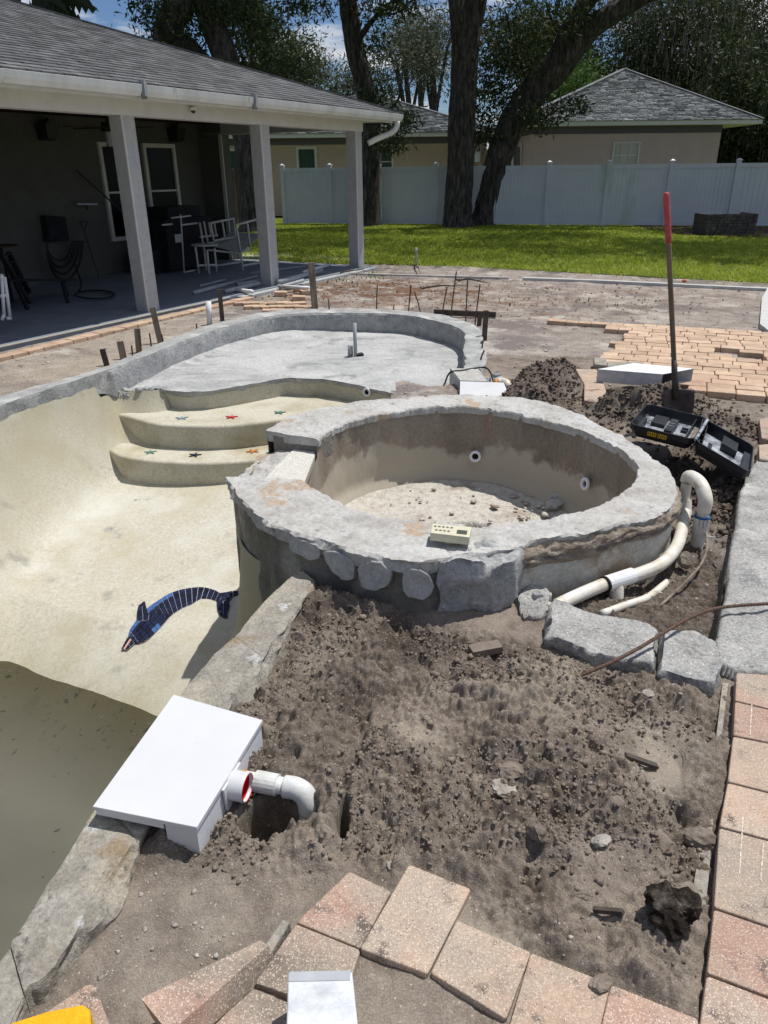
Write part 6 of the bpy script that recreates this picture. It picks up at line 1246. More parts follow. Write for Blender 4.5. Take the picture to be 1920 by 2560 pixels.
link('shingle_courses', rest, M['shingle_rest'] if 'shingle_rest' in M else M['shingle'], roof, kind='stuff')
b = MB(); b.bar(T(E_T, E_N, EZ + .01), T(E_T - dpt, E_N - dpt, EZ + .01 + PT * dpt), .18, .02); link('hip_cap', b, M['shingle'], roof)
# porch things
def rod(mb, a, c, r, n_=8): mb.tube([a, (np.array(a) + np.array(c)) / 2, c], r, n_); return mb
for (t, z, lb) in ((1.5, 2.30, 'left black wedge speaker high on the porch wall'), (4.45, 2.34, 'right black wedge speaker high on the porch wall')):
    s_ = thing('wall_speaker', lb, 'speaker', tuple(T(t, -3.5, z)), 'speakers on the porch wall'); b = MB()
    vs = [T(t + dx, -3.59 + dy, z + dz) for dx, dy, dz in ((-.16, 0, .10), (.16, 0, .10), (.12, 0, -.12), (-.12, 0, -.12), (-.14, .26, .13), (.16, .22, .13), (.12, .16, -.09), (-.1, .2, -.09))]; b.add(vs, [(0, 1, 2, 3), (4, 7, 6, 5), (0, 4, 5, 1), (3, 2, 6, 7), (0, 3, 7, 4), (1, 5, 6, 2)]); link('cabinet', b, M['black'], s_)
    b = MB(); b.bar(T(t, -3.59, z + .11), T(t, -3.45, z + .20), .05, .02); link('bracket', b, M['black'], s_)
fan_ = thing('ceiling_fan', 'dark ceiling fan with a lantern light under the porch ceiling, half behind the first post', 'ceiling fan', tuple(T(1.25, -1.8, 2.3)))
c = T(1.22, -1.8, 2.56); b = MB(); b.tube([c, c - np.array([0, 0, .2])], .02, 8); link('down_rod', b, M['black'], fan_); c2 = c - np.array([0, 0, .25]); b = MB(); b.tube([c2 + np.array([0, 0, .07]), c2 + np.array([0, 0, -.05])], [.09, .11], 14); link('motor', b, M['black'], fan_)
for k in range(5):
    a = k * 1.2566 + .15; d = np.array([math.cos(a), math.sin(a), 0]); b = MB(); b.bar(c2 + d * .1, c2 + d * .66, .12, .012); link('blade', b, M['darkwood'], fan_)
b = MB(); b.tube([c2 - np.array([0, 0, .06]), c2 - np.array([0, 0, .26])], [.05, .065], 8); link('lantern', b, M['pvcgrey'], fan_); b = MB(); b.tube([c2 - np.array([0, 0, .26]), c2 - np.array([0, 0, .29])], [.08, .05], 8); link('lantern_base', b, M['black'], fan_)
cm = thing('dome_camera', 'small white dome security camera under the eave above the second post', 'security camera', tuple(T(1.0, .2, 2.48))); c = T(.93, .16, 2.33 + .14); b = MB(); b.tube([c, c - np.array([0, 0, .03])], .045, 14); link('base', b, M['pvcclean'], cm); b = MB(); b.rock(c - np.array([0, 0, .035]), (.032, .032, .032), 3, 2, 0); link('dome', b, M['black'], cm, smooth=True)
b = MB(); c = T(1.6, -.6, 2.56); b.tube([c, c - np.array([0, 0, .03])], .055, 14); link('smoke_alarm', b, M['pvcclean'], label='round white smoke alarm on the porch ceiling', cat='smoke alarm')
# things leaning on the wall
def W_(x, y, n_):
    """point on the upright plane n = n_ of the porch seen at a pixel"""
    d = AR * (x * 1.15732 - 960) - AU * (y * 1.15732 - 1280) + AF * FPX; k = (n_ - (AC - O_).dot(nh_)) / d.dot(nh_); return AC + d * k
hr = thing('hose_reel', 'dark wall reel with green hose hanging in loops on the porch wall', 'hose reel', tuple(W_(105, 520, -3.5)))
b = MB(); q = [W_(98, 465, -3.45), W_(142, 468, -3.45), W_(150, 520, -3.45), W_(106, 522, -3.45)]; b.add([tuple(p) for p in q] + [tuple(p - nh_ * .14) for p in q], [(0, 1, 2, 3), (4, 7, 6, 5), (0, 4, 5, 1), (1, 5, 6, 2), (2, 6, 7, 3), (3, 7, 4, 0)]); link('reel_cover', b, M['darkthing'], hr)
for k in range(7):
    r_ = 42 + k * 7 + (k % 2) * 10; c_x, c_y = 128 + k * 2.0, 520; pts = [W_(c_x - 30 - k * 2, c_y, -3.42 + k * .01)] + [W_(c_x + (28 + k * 2) * math.cos(a), c_y + r_ * math.sin(a), -3.42 + k * .01) for a in np.linspace(math.pi, 0, 9)]; pipe('hose_loop', pts, .012, M['hose'], hr, 6)
def floor_coil(): return [P(150 + 85 * math.cos(a) * (1 - .04 * a / 6.28), 632 + 14 * math.sin(a), .02 + .004 * a) for a in np.linspace(0, 12.56, 40)]
pipe('garden_hose', [W_(150, 540, -3.3), P(175, 610, .15)] + [P(205 + 42 * math.cos(a + 3.6), 636 + 9 * math.sin(a + 3.6), .015 + .003 * a) for a in np.linspace(0, 11, 34)], .012, M['hose'], None, 6, label='dark hose coiled flat on the porch floor', cat='hose')
rk = thing('leaf_rake', 'fan-headed leaf rake standing head down against the porch wall', 'rake', tuple(P(215, 590, 0)))
a0, a1 = W_(165, 368, -3.5), T(3.1, -2.9, .42); rod(b := MB(), a0, a1, .014); link('handle', b, M['black'], rk)
for k in range(15): q = T(2.85 + k * .045, -2.75, .03); rod(b := MB(), a1, q, .004, 4); link('tine', b, M['steel'], rk)
bw = thing('floor_squeegee', 'squeegee with a wide dark head held upside down against the porch wall', 'squeegee', tuple(P(200, 590, 0))); rod(b := MB(), W_(186, 441, -3.45), P(226, 560, .02), .012); link('handle', b, M['black'], bw); b = MB(); b.bar(W_(166, 441, -3.45), W_(209, 441, -3.45), .05, .03); link('head', b, M['pvcgrey'], bw)
ds = thing('spade', 'small spade with a D-shaped grip leaning on the porch wall', 'spade', tuple(P(210, 600, 0))); rod(b := MB(), W_(182, 500, -3.4), P(214, 600, .02), .014); link('shaft', b, M['black'], ds)
g3 = [W_(172, 478, -3.4), W_(188, 478, -3.4), W_(182, 500, -3.4)]; b = MB(); b.tube(g3 + [g3[0]], .012, 6); link('grip', b, M['black'], ds)
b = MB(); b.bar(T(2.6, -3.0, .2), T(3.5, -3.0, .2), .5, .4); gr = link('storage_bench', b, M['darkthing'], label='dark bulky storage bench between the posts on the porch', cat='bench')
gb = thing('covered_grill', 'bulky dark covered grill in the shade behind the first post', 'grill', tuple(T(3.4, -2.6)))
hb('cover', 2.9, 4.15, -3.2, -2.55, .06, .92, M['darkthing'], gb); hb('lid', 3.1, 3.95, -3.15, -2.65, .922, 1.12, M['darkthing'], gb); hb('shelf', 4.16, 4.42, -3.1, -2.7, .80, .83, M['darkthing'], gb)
hb('paper_tag', 3.1, 3.26, -2.548, -2.544, .52, .66, M['cardgrey'], gb)
# dark wooden lounge chair and pvc table edge, far left
lc = thing('wooden_lounge_chair', 'dark wooden lounge chair with a raised back at the left of the porch', 'chair', tuple(P(90, 660, 0)))
def LP(x, y, z, n_): return W_(x, y, n_)
for n_ in (-1.5, -2.05):
    b = MB(); b.bar(W_(0 + (n_ < -1.6) * 18, 545, n_), W_(62, 655 - (n_ < -1.6) * 22, n_), .10, .03); link('back_rail', b, M['darkthing'], lc)
    b = MB(); b.bar(W_(20, 606, n_), W_(160, 604, n_), .07, .03); link('seat_rail', b, M['darkthing'], lc)
    b = MB(); b.bar(W_(28, 600, n_), W_(60, 668 - (n_ < -1.6) * 16, n_), .06, .04); link('leg', b, M['darkthing'], lc); b = MB(); b.bar(W_(134, 606, n_), W_(150, 668 - (n_ < -1.6) * 16, n_), .06, .04); link('leg', b, M['darkthing'], lc)
for k in range(8): x = 24 + k * 17; b = MB(); b.bar(W_(x, 604, -1.5), W_(x + 2, 604, -2.05), .07, .02); link('slat', b, M['darkthing'], lc)
for k in range(6): f = k / 5; b = MB(); b.bar(W_(4 + 50 * f, 552 + 88 * f, -1.5), W_(20 + 40 * f, 548 + 76 * f, -2.05), .07, .02); link('slat', b, M['darkthing'], lc)
sd_ = thing('round_side_table', 'small dark round table at the left picture edge on the porch', 'table', tuple(P(8, 640, 0))); c = W_(2, 533, -2.3); b = MB(); b.tube([c, c + np.array([0, 0, .02])], .22, 18); link('table_top', b, M['darkwood'], sd_); rod(b := MB(), c, np.array([c[0], c[1], 0.]), .02); link('leg', b, M['darkthing'], sd_)
pf = thing('pvc_clothes_stand', 'end of a white pvc pipe frame at the left edge of the porch floor', 'pipe frame', tuple(P(8, 680, 0)))
for (x1, y1, x2, y2) in ((0, 598, 7, 598), (3, 592, 9, 686), (10, 598, 22, 688), (0, 640, 14, 638), (4, 692, 9, 678), (14, 688, 24, 688)):
    rod(b := MB(), W_(x1, y1, -.45), W_(x2, y2, -.45), .020); link('pipe', b, M['pvcclean'], pf, smooth=True)
# pvc furniture group behind the posts
def pvcset(name, label, cat, segs, r=.019, n_=-1.6, extra=()):
    o = thing(name, label, cat, tuple(P(470, 600, 0)))
    for s_ in segs:
        x1, y1, x2, y2 = s_[:4]; d = s_[4] if len(s_) > 4 else n_; e = s_[5] if len(s_) > 5 else d
        rod(b := MB(), W_(x1, y1, d), W_(x2, y2, e), r); link('tube', b, M['pvcchair'], o, smooth=True)
    return o
M['pvcchair'] = mat('aged_pvc_furniture', [(0.3, (.50, .49, .45)), (0.7, (.58, .57, .53))], scale=9, rough=.5, bump=.05)
tb = pvcset('pvc_side_table', 'small round white pvc table left of the stacked loungers', 'table', [(422, 534, 430, 590, -1.7), (447, 540, 452, 592, -1.5), (463, 536, 468, 588, -1.7), (440, 532, 446, 584, -2.0), (426, 574, 468, 572, -1.6)])
c = W_(442, 530, -1.75); b = MB(); b.tube([c, c + np.array([0, 0, .02])], .235, 20); link('table_top', b, M['pvcchair'], tb)
pvcset('pvc_lounger', 'upper white pvc lounger of the stack, its frame turned up on edge', 'lounger', [(455, 548 - 66, 505, 472, -1.9), (505, 472, 509, 520, -1.9), (455, 482, 462, 520, -1.9), (480, 478, 486, 516, -1.9), (462, 520, 509, 512, -1.9), (431, 480, 440, 535, -2.2), (440, 478, 450, 530, -2.2), (451, 480, 456, 512, -2.2), (462, 480, 468, 512, -2.2), (432, 512, 470, 508, -2.2)])
lo2 = pvcset('pvc_lounger', 'lower white pvc lounger of the stack nearest the second post', 'lounger', [(510, 486, 562, 472, -1.35), (562, 472, 566, 500, -1.35), (510, 486, 520, 545, -1.35), (534, 480, 541, 538, -1.35), (520, 545, 541, 538, -1.35), (520, 545, 525, 584, -1.35), (450, 540, 520, 548, -1.8), (524, 574, 560, 568, -1.35), (560, 500, 563, 578, -1.35), (448, 525, 510, 520, -2.2), (462, 575, 520, 566, -2.1)])
b = MB(); b.add([tuple(W_(452, 530, -2.2)), tuple(W_(520, 546, -1.4)), tuple(W_(566, 506, -1.35)), tuple(W_(500, 500, -2.2))], [(0, 1, 2, 3)]); o = link('mesh_sling', b, M['cardgrey'], lo2); o.modifiers.new('t', 'SOLIDIFY').thickness = .008
rc_ = pvcset('pvc_rack', 'upright white pvc towel rack in front of the dark window', 'rack', [(390, 455 + 8, 398, 590, -2.2), (370, 471, 412, 466, -2.2), (350, 486, 372, 484, -2.2), (392, 486, 426, 482, -2.2), (398, 588, 420, 584, -2.2)], .014)
# loose pvc pipes on the slab
pz = .03
for i, (x1, y1, x2, y2, r, m, lb) in enumerate(((418, 633, 520, 606, .032, 'pvcgrey', 'long grey pipe whose near end lies furthest left on the slab'), (432, 618, 487, 604, .020, 'pvcgrey', 'short thin grey pipe behind the others on the slab'), (486, 630, 560, 612, .034, 'pvcgrey', 'grey pipe with an open end in the middle of the heap'),
        (512, 615, 590, 604, .036, 'pvcgrey', 'short fat grey pipe against the second post'), (502, 625, 545, 630, .030, 'pvcclean', 'white pipe elbow lying at the slab edge'), (600, 618, 668, 622, .026, 'pvcclean', 'bright white pipe pointing right from the second post'),
        (600, 610, 694, 585, .045, 'pvcgrey', 'fat grey pipe running away behind the second post'), (605, 620, 655, 606, .030, 'pvcgrey', 'grey pipe lying under the bright white pipe'), (655, 588, 712, 572, .030, 'pvcclean', 'white capped pipe furthest back on the slab'), (540, 590, 660, 575, .016, 'pvcgrey', 'thin dark conduit across the back of the slab'), (440, 628, 556, 596, .016, 'pvcgrey', 'thin dark conduit along the pipe heap'))):
    p, q = P(x1, y1, r), P(x2, y2, r + .01 * (i % 3)); b = MB(); b.tube([p, (p + q) / 2, q], r, 12); link('loose_pipe', b, M[m], label=lb, cat='pipe', group='loose pipes on the porch slab', smooth=True)

# ---------------------------------------------------------------- stakes, rods and odds round the pool
def stake(bx, by, tx, ty, w, d, lb, m='stake', z=-.05, name='wooden_stake', dy=0.0):
    p = P(bx, by, z); q = PD(tx, ty, p[1] + dy); b = MB(); b.bar(tuple(p - np.array([0, 0, .05])), tuple(q), w, d, up=(0.2, -1, 0)); return link(name, b, M[m], label=lb, cat='stake', group='stakes round the pool')
stake(232, 789, 221, 754, .052, .03, 'short dark stake furthest left beside the pool wall', 'timber'); stake(268, 775, 259, 737, .065, .04, 'broad pale stake second from the left'); stake(300, 760, 296, 709, .060, .04, 'pale stake third from the left, taller than its neighbours'); stake(348, 741, 329, 663, .062, .04, 'tall leaning stake in front of the first porch post')
stake(481, 700, 474, 625, .055, .03, 'dark upright stake right of the white pipe stake', 'timber'); stake(681, 672, 672, 567, .085, .045, 'tallest wide grey stake, alone behind the wading shelf'); stake(1034, 703, 1038, 672, .045, .035, 'reddish stake, left of the pair right of the wading shelf', 'timber'); stake(1046, 735, 1050, 671, .05, .035, 'reddish stake, right of the pair right of the wading shelf', 'timber')
p = P(453, 702, -.05); q = PD(450, 651, p[1]); b = MB(); b.tube([p, q], .034, 14); link('pipe_stake', b, M['pvcclean'], label='white pvc pipe stake standing between the dark stakes', cat='pipe', smooth=True)
rods = [(287, 773, 284, 746, 'short rod between the two pale stakes'), (327, 750, 323, 720, 'bent short rod left of the leaning stake'), (353, 738, 349, 722, 'stub rod touching the leaning stake'), (424, 705, 425, 699, 'tiny rod stub by the white pipe stake'), (712, 672, 709, 646, 'short rod right of the tall grey stake'), (813, 668, 815, 617, 'rod standing alone behind the middle of the wading shelf'), (850, 669, 851, 659, 'short rod stub left of the rod group'),
        (882, 672, 888, 615, 'thin pale rod, leftmost of the rod group'), (910, 674, 895, 630, 'rod leaning left next to the thin pale rod'), (954, 679, 966, 620, 'rod leaning right in the middle of the group'), (973, 682, 986, 586, 'tallest rod of the group'), (1006, 693, 1010, 605, 'straight rod second from the right of the group'), (1026, 697, 1037, 614, 'rusty rod furthest right of the group'), (1040, 757, 1044, 735, 'bent rod on the right side of the beam'), (1035, 782, 1046, 757, 'low leaning rod nearest the skimmer box'), (1039, 747, 1040, 737, 'upright stub beside the reddish stake')]
for bx, by, tx, ty, lb in rods:
    p = P(bx, by, -.02); q = PD(tx, ty, p[1]); b = MB(); b.tube([p - np.array([0, 0, .05]), (p + q) / 2, q], .0085, 7); link('steel_rod', b, M['rust'], label=lb, cat='steel rod', group='steel rods round the wading shelf')
p = P(768, 769, -.235); q = PD(766, 698, p[1]); wp_ = thing('shelf_pipe', 'grey pipe standing up from the wading shelf with a black stub beside it', 'pipe', tuple(p)); b = MB(); b.tube([p, q], .021, 14); link('tall_pipe', b, M['pvcgrey'], wp_, smooth=True); p2 = P(757, 768, -.235); q2 = PD(757, 746, p2[1]); b = MB(); b.tube([p2, q2], .032, 14); link('stub', b, M['stone'], wp_, smooth=True)
b = MB(); p3 = P(778, 768, -.23); b.rock((p3[0], p3[1], -.22), (.05, .03, .03), 4, 2, .3); link('black_clip', b, M['black'], wp_)
b = MB(); b.bar(P(938, 674, -.01), P(1071, 680, -.01), .05, .07); link('lying_board', b, M['timber'], label='dark board lying behind the steel rods', cat='board')
p = P(899, 571, 0); b = MB(); b.tube([p, p + np.array([0, 0, .26])], .02, 10); sr = link('sprinkler_riser', b, M['pvcgrey'], label='thin grey sprinkler riser standing at the lawn edge', cat='sprinkler')
b = MB(); b.tube([p + np.array([0, 0, .26]), p + np.array([0, 0, .31])], .028, 10); link('head', b, M['pvcclean'], sr)
b = MB(); p = P(1478, 609, 0); b.rock((p[0], p[1], .02), (.05, .04, .03), 5, 2, .1); link('orange_cap', b, M['orangecap2'] if 'orangecap2' in M else M['red'], label='small orange-red cap lying on the thin curb by the lawn', cat='cap')
for k, (x1, y1, x2, y2, lb) in enumerate(((910, 622, 1012, 620, 'long dry branch on the stripped ground behind the rods'), (895, 572, 908, 588, 'forked stick by the sprinkler riser'), (985, 605, 1060, 612, 'thin dry branch right of the tall rod'), (735, 590, 790, 584, 'dry twig beside the last porch post'))):
    p, q = P(x1, y1, .0), P(x2, y2, .02); pts = [p + (q - p) * t + np.array([0, 0, .03 * math.sin(t * 3.1) + random.uniform(-.01, .01)]) for t in np.linspace(0, 1, 7)]; b = MB(); b.tube(pts, [.016, .015, .014, .012, .010, .007, .004], 6)
    for j in (2, 4): d = (q - p) * .22; b.tube([pts[j], pts[j] + np.array([d[0] * .6, d[1] + .15, .05])], [.008, .003], 5)
    link('dry_branch', b, M['timber'], label=lb, cat='branch')

# ---------------------------------------------------------------- vinyl fence
fA, fB = P(612, 483), P(1659, 490); FAX = np.array([-3.46, 27.88]); FBX = np.array([12.3, 23.95]); fd = (FBX - FAX); FLn = np.linalg.norm(fd); fd /= FLn; fnn = np.array([fd[1], -fd[0]])
fence = thing('vinyl_fence', 'tall white vinyl privacy fence with capped posts in the shade behind the lawn', 'fence', (float(FAX[0]), float(FAX[1]), 0))
FR = Matrix(((fd[0], -fnn[0], 0), (fd[1], -fnn[1], 0), (0, 0, 1)))
def fb_(name, s0, s1, d0, d1, z0, z1, m, parent, ox=FAX, dd=None, nn=None, RR=None, **kw):
    dd = fd if dd is None else dd; nn = fnn if nn is None else nn; c = ox + dd * (s0 + s1) / 2 + nn * (d0 + d1) / 2; b = MB(); b.box((c[0], c[1], (z0 + z1) / 2), (abs(s1 - s0), abs(d1 - d0), z1 - z0), RR or FR); return link(name, b, m, parent, **kw)
def fs_at(px):
    best = min(np.linspace(-1, FLn + 3, 1500), key=lambda s: abs(J((*(FAX + fd * s), 1.0))[0] - px)); return best
post_s = [fs_at(x) for x in (614, 715, 820, 942, 1068, 1183, 1310, 1443, 1585)]; post_s.append(post_s[-1] + 2.3)
for s in post_s:
    pp = fb_('post', s - .065, s + .065, -.02, .11, 0, 1.84, M['vinyl'], fence); c = FAX + fd * s + fnn * .045; b = MB(); b.box((c[0], c[1], 1.858), (.16, .16, .03), FR); b.add([(c[0] + x, c[1] + y, 1.873) for x, y in ((-.07, -.07), (.07, -.07), (.07, .07), (-.07, .07))] + [(c[0], c[1], 1.92)], [(0, 1, 4), (1, 2, 4), (2, 3, 4), (3, 0, 4)]); link('post_cap', b, M['vinyl'], pp)
for a, c in zip(post_s[:-1], post_s[1:]):
    fb_('top_rail', a + .07, c - .07, .015, .075, 1.66, 1.78, M['vinyl'], fence); fb_('bottom_rail', a + .07, c - .07, .015, .075, .04, .16, M['vinyl'], fence)
    w_ = (c - a - .14) / 14
    for k in range(14): x0 = a + .07 + k * w_; fb_('board', x0 + .003, x0 + w_ - .003, .03, .055, .161, 1.659, M['vinyl'], fence)
wf = thing('wooden_fence', 'old brown board fence seen through the porch end', 'fence', tuple(P(520, 490, 0)))
wA = np.array([-6.6, 26.6]); wB = np.array([-3.7, 27.7]); wd = (wB - wA); wl = np.linalg.norm(wd); wd /= wl; wn = np.array([wd[1], -wd[0]]); WR = Matrix(((wd[0], -wn[0], 0), (wd[1], -wn[1], 0), (0, 0, 1)))
for k in range(20):
    s = k * .152
    if s + .14 < wl + .2: fb_('board', s, s + .142, -.01 - .01 * (k % 2), .012, .02, 1.75 + .04 * ((k * 7) % 5) / 5, M['cedar'], wf, wA, wd, wn, WR)
for z in (.35, 1.45): fb_('rail', 0, wl, .015, .05, z, z + .09, M['cedar'], wf, wA, wd, wn, WR)

# ---------------------------------------------------------------- neighbouring houses
def nhouse(name, label, pl, pr, D, ez, wallm, apex, hz, left_over=.6, right_over=.6):
    """front wall between two pixel columns at depth D"""
    A_ = PD(pl, 300, D)[:2]; B_ = PD(pr, 300, D - (.0))[:2]; d = (B_ - A_); L = np.linalg.norm(d); d /= L; nn = np.array([d[1], -d[0]]); RR = Matrix(((d[0], -nn[0], 0), (d[1], -nn[1], 0), (0, 0, 1)))
    h = thing(name, label, 'house', (float(A_[0]), float(A_[1]), 0))
    def hbx(nm, s0, s1, d0, d1, z0, z1, m, parent, **kw): return fb_(nm, s0, s1, d0, d1, z0, z1, m, parent, A_, d, nn, RR, **kw)
    hbx('wall', 0, L, -8, 0, 0, ez, wallm, h); hbx('frieze', -.01, L + .01, -8.01, .012, ez - .24, ez - .001, M['bluetrim'], h)
    s0, s1 = -left_over, L + right_over; hbx('fascia', s0, s1, -8.6, .55, ez, ez + .13, M['beampaint'], h)
    ax, ay = apex; W3 = lambda s, dd, z: np.array([*(A_ + d * s + nn * dd), z])
    e1, e2, ap = W3(s0, .58, ez + .13), W3(s1, .58, ez + .13), W3(ax, -hz, ay); b1, b2, ap2 = W3(s0, -8.8, ez + .13), W3(s1, -8.8, ez + .13), W3(ax, -hz - .6, ay)
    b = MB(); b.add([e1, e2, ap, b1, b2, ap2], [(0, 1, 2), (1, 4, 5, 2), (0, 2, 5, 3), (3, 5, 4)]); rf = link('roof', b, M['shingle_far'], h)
    # courses of tabs on the front plane
    mb_ = MB(); rr2 = random.Random(3); N_ = 46
    for r in range(N_):
        f0, f1 = r / N_, (r + 1.1) / N_; L0, R0 = e1 + (ap - e1) * f0, e2 + (ap - e2) * f0; L1, R1 = e1 + (ap - e1) * min(1, f1), e2 + (ap - e2) * min(1, f1); wd_ = np.linalg.norm(R0 - L0); x = 0
        nrm_ = np.cross(e2 - e1, ap - e1); nrm_ = nrm_ / np.linalg.norm(nrm_); nrm_ = nrm_ * np.sign(nrm_[2])
        while x < wd_ - .05:
            l = rr2.choice((.2, .28, .36)); a, c = x / wd_, min(1, (x + l - .03) / wd_); up_ = nrm_ * (.03 + .02 * rr2.random())
            mb_.add([L0 + (R0 - L0) * a + up_, L0 + (R0 - L0) * c + up_, L1 + (R1 - L1) * c + nrm_ * .008, L1 + (R1 - L1) * a + nrm_ * .008, L0 + (R0 - L0) * a, L0 + (R0 - L0) * c], [(0, 1, 2, 3), (4, 5, 1, 0)]); x += l
    link('shingle_courses', mb_, M['shingle_tab'], rf, kind='stuff')
    for u_, v_ in ((e1, ap), (e2, ap)): b = MB(); b.bar(u_ + np.array([0, 0, .03]), v_ + np.array([0, 0, .03]), .22, .03); link('hip_cap', b, M['shingle_far'], rf)
    return h, hbx, A_, d, nn, L
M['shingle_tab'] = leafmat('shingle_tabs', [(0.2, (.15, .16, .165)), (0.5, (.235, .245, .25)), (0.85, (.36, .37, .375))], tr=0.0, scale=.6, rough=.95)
def depth_px(z_px_y, ez, xx): return None
D1 = 29.5
ez1 = float(PD(1350, 272, D1)[2])
h1, hbx1, A1_, d1, n1, L1_ = nhouse('neighbour_house', 'taupe stucco neighbour house with a grey hip roof on the right beyond the fence', 1146, 1556, D1, ez1, M['tanwall'], (0, 0), 3.0) if False else (None,) * 6
A1_ = PD(1146, 272, D1)[:2]; B1_ = PD(1556, 268, D1)[:2]; Lh = np.linalg.norm(B1_ - A1_)
sA = (PD(1348, 150, D1 + 3.4)[0] - A1_[0]) ; zA = PD(1348, 150, D1 + 3.4)[2]
h1, hbx1, A1_, d1, n1, L1_ = nhouse('neighbour_house', 'taupe stucco neighbour house with a grey hip roof, on the right beyond the fence', 1146, 1556, D1, ez1, M['tanwall'], (sA, zA), 3.4, .75, 1.15)
def sx(px): return float(PD(px, 300, D1)[0] - A1_[0])
window(sx(1329), sx(1381), PD(1350, 362, D1)[2] - .35, PD(1350, 310, D1)[2], .0, 3, 3, .055, M['curtain'], M['beampaint'], h1, hbx1)
D2 = 33.0; ez2 = float(PD(800, 297, D2)[2]); A2_ = PD(480, 297, D2)[:2]
sA2 = PD(905, 200, D2 + 4)[0] - A2_[0]; zA2 = PD(905, 200, D2 + 4)[2]
h2, hbx2, A2_, d2, n2, L2_ = nhouse('neighbour_house', 'tan stucco neighbour house with green-blinded windows, behind the porch and the straight oak', 480, 1052, D2, ez2, M['tanwall2'], (sA2 - 2.2, zA2), 4.0, .8, .5)
def sx2(px): return float(PD(px, 300, D2)[0] - A2_[0])
window(sx2(643), sx2(678), PD(660, 365, D2)[2] - .3, PD(660, 322, D2)[2], .0, 1, 1, .09, M['greenblind'], M['beampaint'], h2, hbx2)
window(sx2(800), sx2(846), PD(820, 365, D2)[2] - .2, PD(820, 322, D2)[2], .0, 1, 2, .07, M['greenblind'], M['beampaint'], h2, hbx2)
window(sx2(492), sx2(508), PD(500, 365, D2)[2], PD(500, 326, D2)[2], .0, 1, 1, .08, M['greenblind'], M['beampaint'], h2, hbx2)
hbx2('utility_box', sx2(1019), sx2(1037), .002, .2, PD(1028, 350, D2)[2], PD(1028, 327, D2)[2], M['pvcclean'], h2); hbx2('wall_corner', sx2(1038), sx2(1040), .0, .04, 0, ez2 - .25, M['beampaint'], h2)
gt = thing('side_gate', 'narrow grey slatted gate between the two neighbour houses', 'gate', tuple(PD(1120, 360, 31)))
for k in range(6): x = 1109 + k * 2.6; p, q = PD(x, 312 + k * 1.2, 31), PD(x, 372, 31); b = MB(); b.bar(p, q, .03, .03); link('slat', b, M['bluetrim'], gt)
for x in (1107, 1125): p, q = PD(x, 308, 31), PD(x, 372, 31); b = MB(); b.bar(p, q, .07, .07); link('post', b, M['pvcclean'], gt)
# block planter
pc = P(1562, 507, 0); bd = thing('block_planter', 'raised planter of stacked dark stone blocks in front of the fence at right', 'planter', (float(pc[0]), float(pc[1]), 0))
pw = 1.35; rr3 = random.Random(8); z = 0
for r in range(7):
    x = -pw / 2
    while x < pw / 2 - .02:
        l = min(rr3.uniform(.10, .24), pw / 2 - x); 
        for (yy, s_) in ((-.35, 1),):
            b = MB(); b.box((pc[0] + x + l / 2, pc[1] + .0 + yy + rr3.uniform(-.01, .01), z + .04), (l - .012, .14, .072)); link('block', b, M['stackstone'], bd)
        x += l
    z += .078
for sg in (-1, 1): b = MB(); b.box((pc[0] + sg * (pw / 2 - .05), pc[1] + .1, .27), (.1, .76, .54)); link('side_wall', b, M['stackstone'], bd)
b = MB(); b.box((pc[0], pc[1] + .05, .25), (pw - .2, .62, .40)); link('planting_soil', b, M['mulch'], bd)
mp = XY([(1370, 488), (1480, 486), (1700, 488), (1760, 512), (1600, 514), (1480, 508), (1400, 497)]); b = MB(); b.prism(mp, -.01, .03, .01); link('mulch_bed', b, M['mulch'], kind='structure')

# ---------------------------------------------------------------- trees
def leaves(pts, size, seed, aspect=.55, droop=0.0):
    rg = np.random.RandomState(seed); n = len(pts); a = rg.randn(n, 3); a /= np.linalg.norm(a, axis=1)[:, None]; c = rg.randn(n, 3); c -= a * (a * c).sum(1)[:, None]; c /= np.linalg.norm(c, axis=1)[:, None]
    if droop: a = a * (1 - droop) + np.array([0, 0, -1.]) * droop; a /= np.linalg.norm(a, axis=1)[:, None]
    s = (size * (.6 + .8 * rg.rand(n)))[:, None]; u = a * s; v = c * s * aspect
    V = np.stack([pts - u, pts + v * .5 - u * .1, pts + u, pts - v * .5 + u * .1], 1).reshape(-1, 3); return V, np.arange(n * 4).reshape(-1, 4)
def clumps(blobs, n, per, rc, seed, gap=.0):
    """leaf positions: clusters inside ellipsoids, denser to the outside, with holes"""
    rg = np.random.RandomState(seed); w = np.array([b_[3] * b_[4] * b_[5] for b_ in blobs]) ** .8; w /= w.sum(); out = []
    idx = rg.choice(len(blobs), n, p=w)
    for i in range(len(blobs)):
        k = (idx == i).sum(); d = rg.randn(k, 3); d /= np.linalg.norm(d, axis=1)[:, None]; r = rg.rand(k) ** .45; c = np.array(blobs[i][:3]); e = np.array(blobs[i][3:6]); out.append(c + d * r[:, None] * e)
    C = np.concatenate(out); keep = (fbm(C[:, 0] + C[:, 2] * .7, C[:, 1] - C[:, 2] * .5, .55, 3, seed) > gap - .12); C = C[keep]
    Q = C[:, None, :] + rg.randn(len(C), per, 3) * rc * np.array([1, 1, .7]); return Q.reshape(-1, 3)
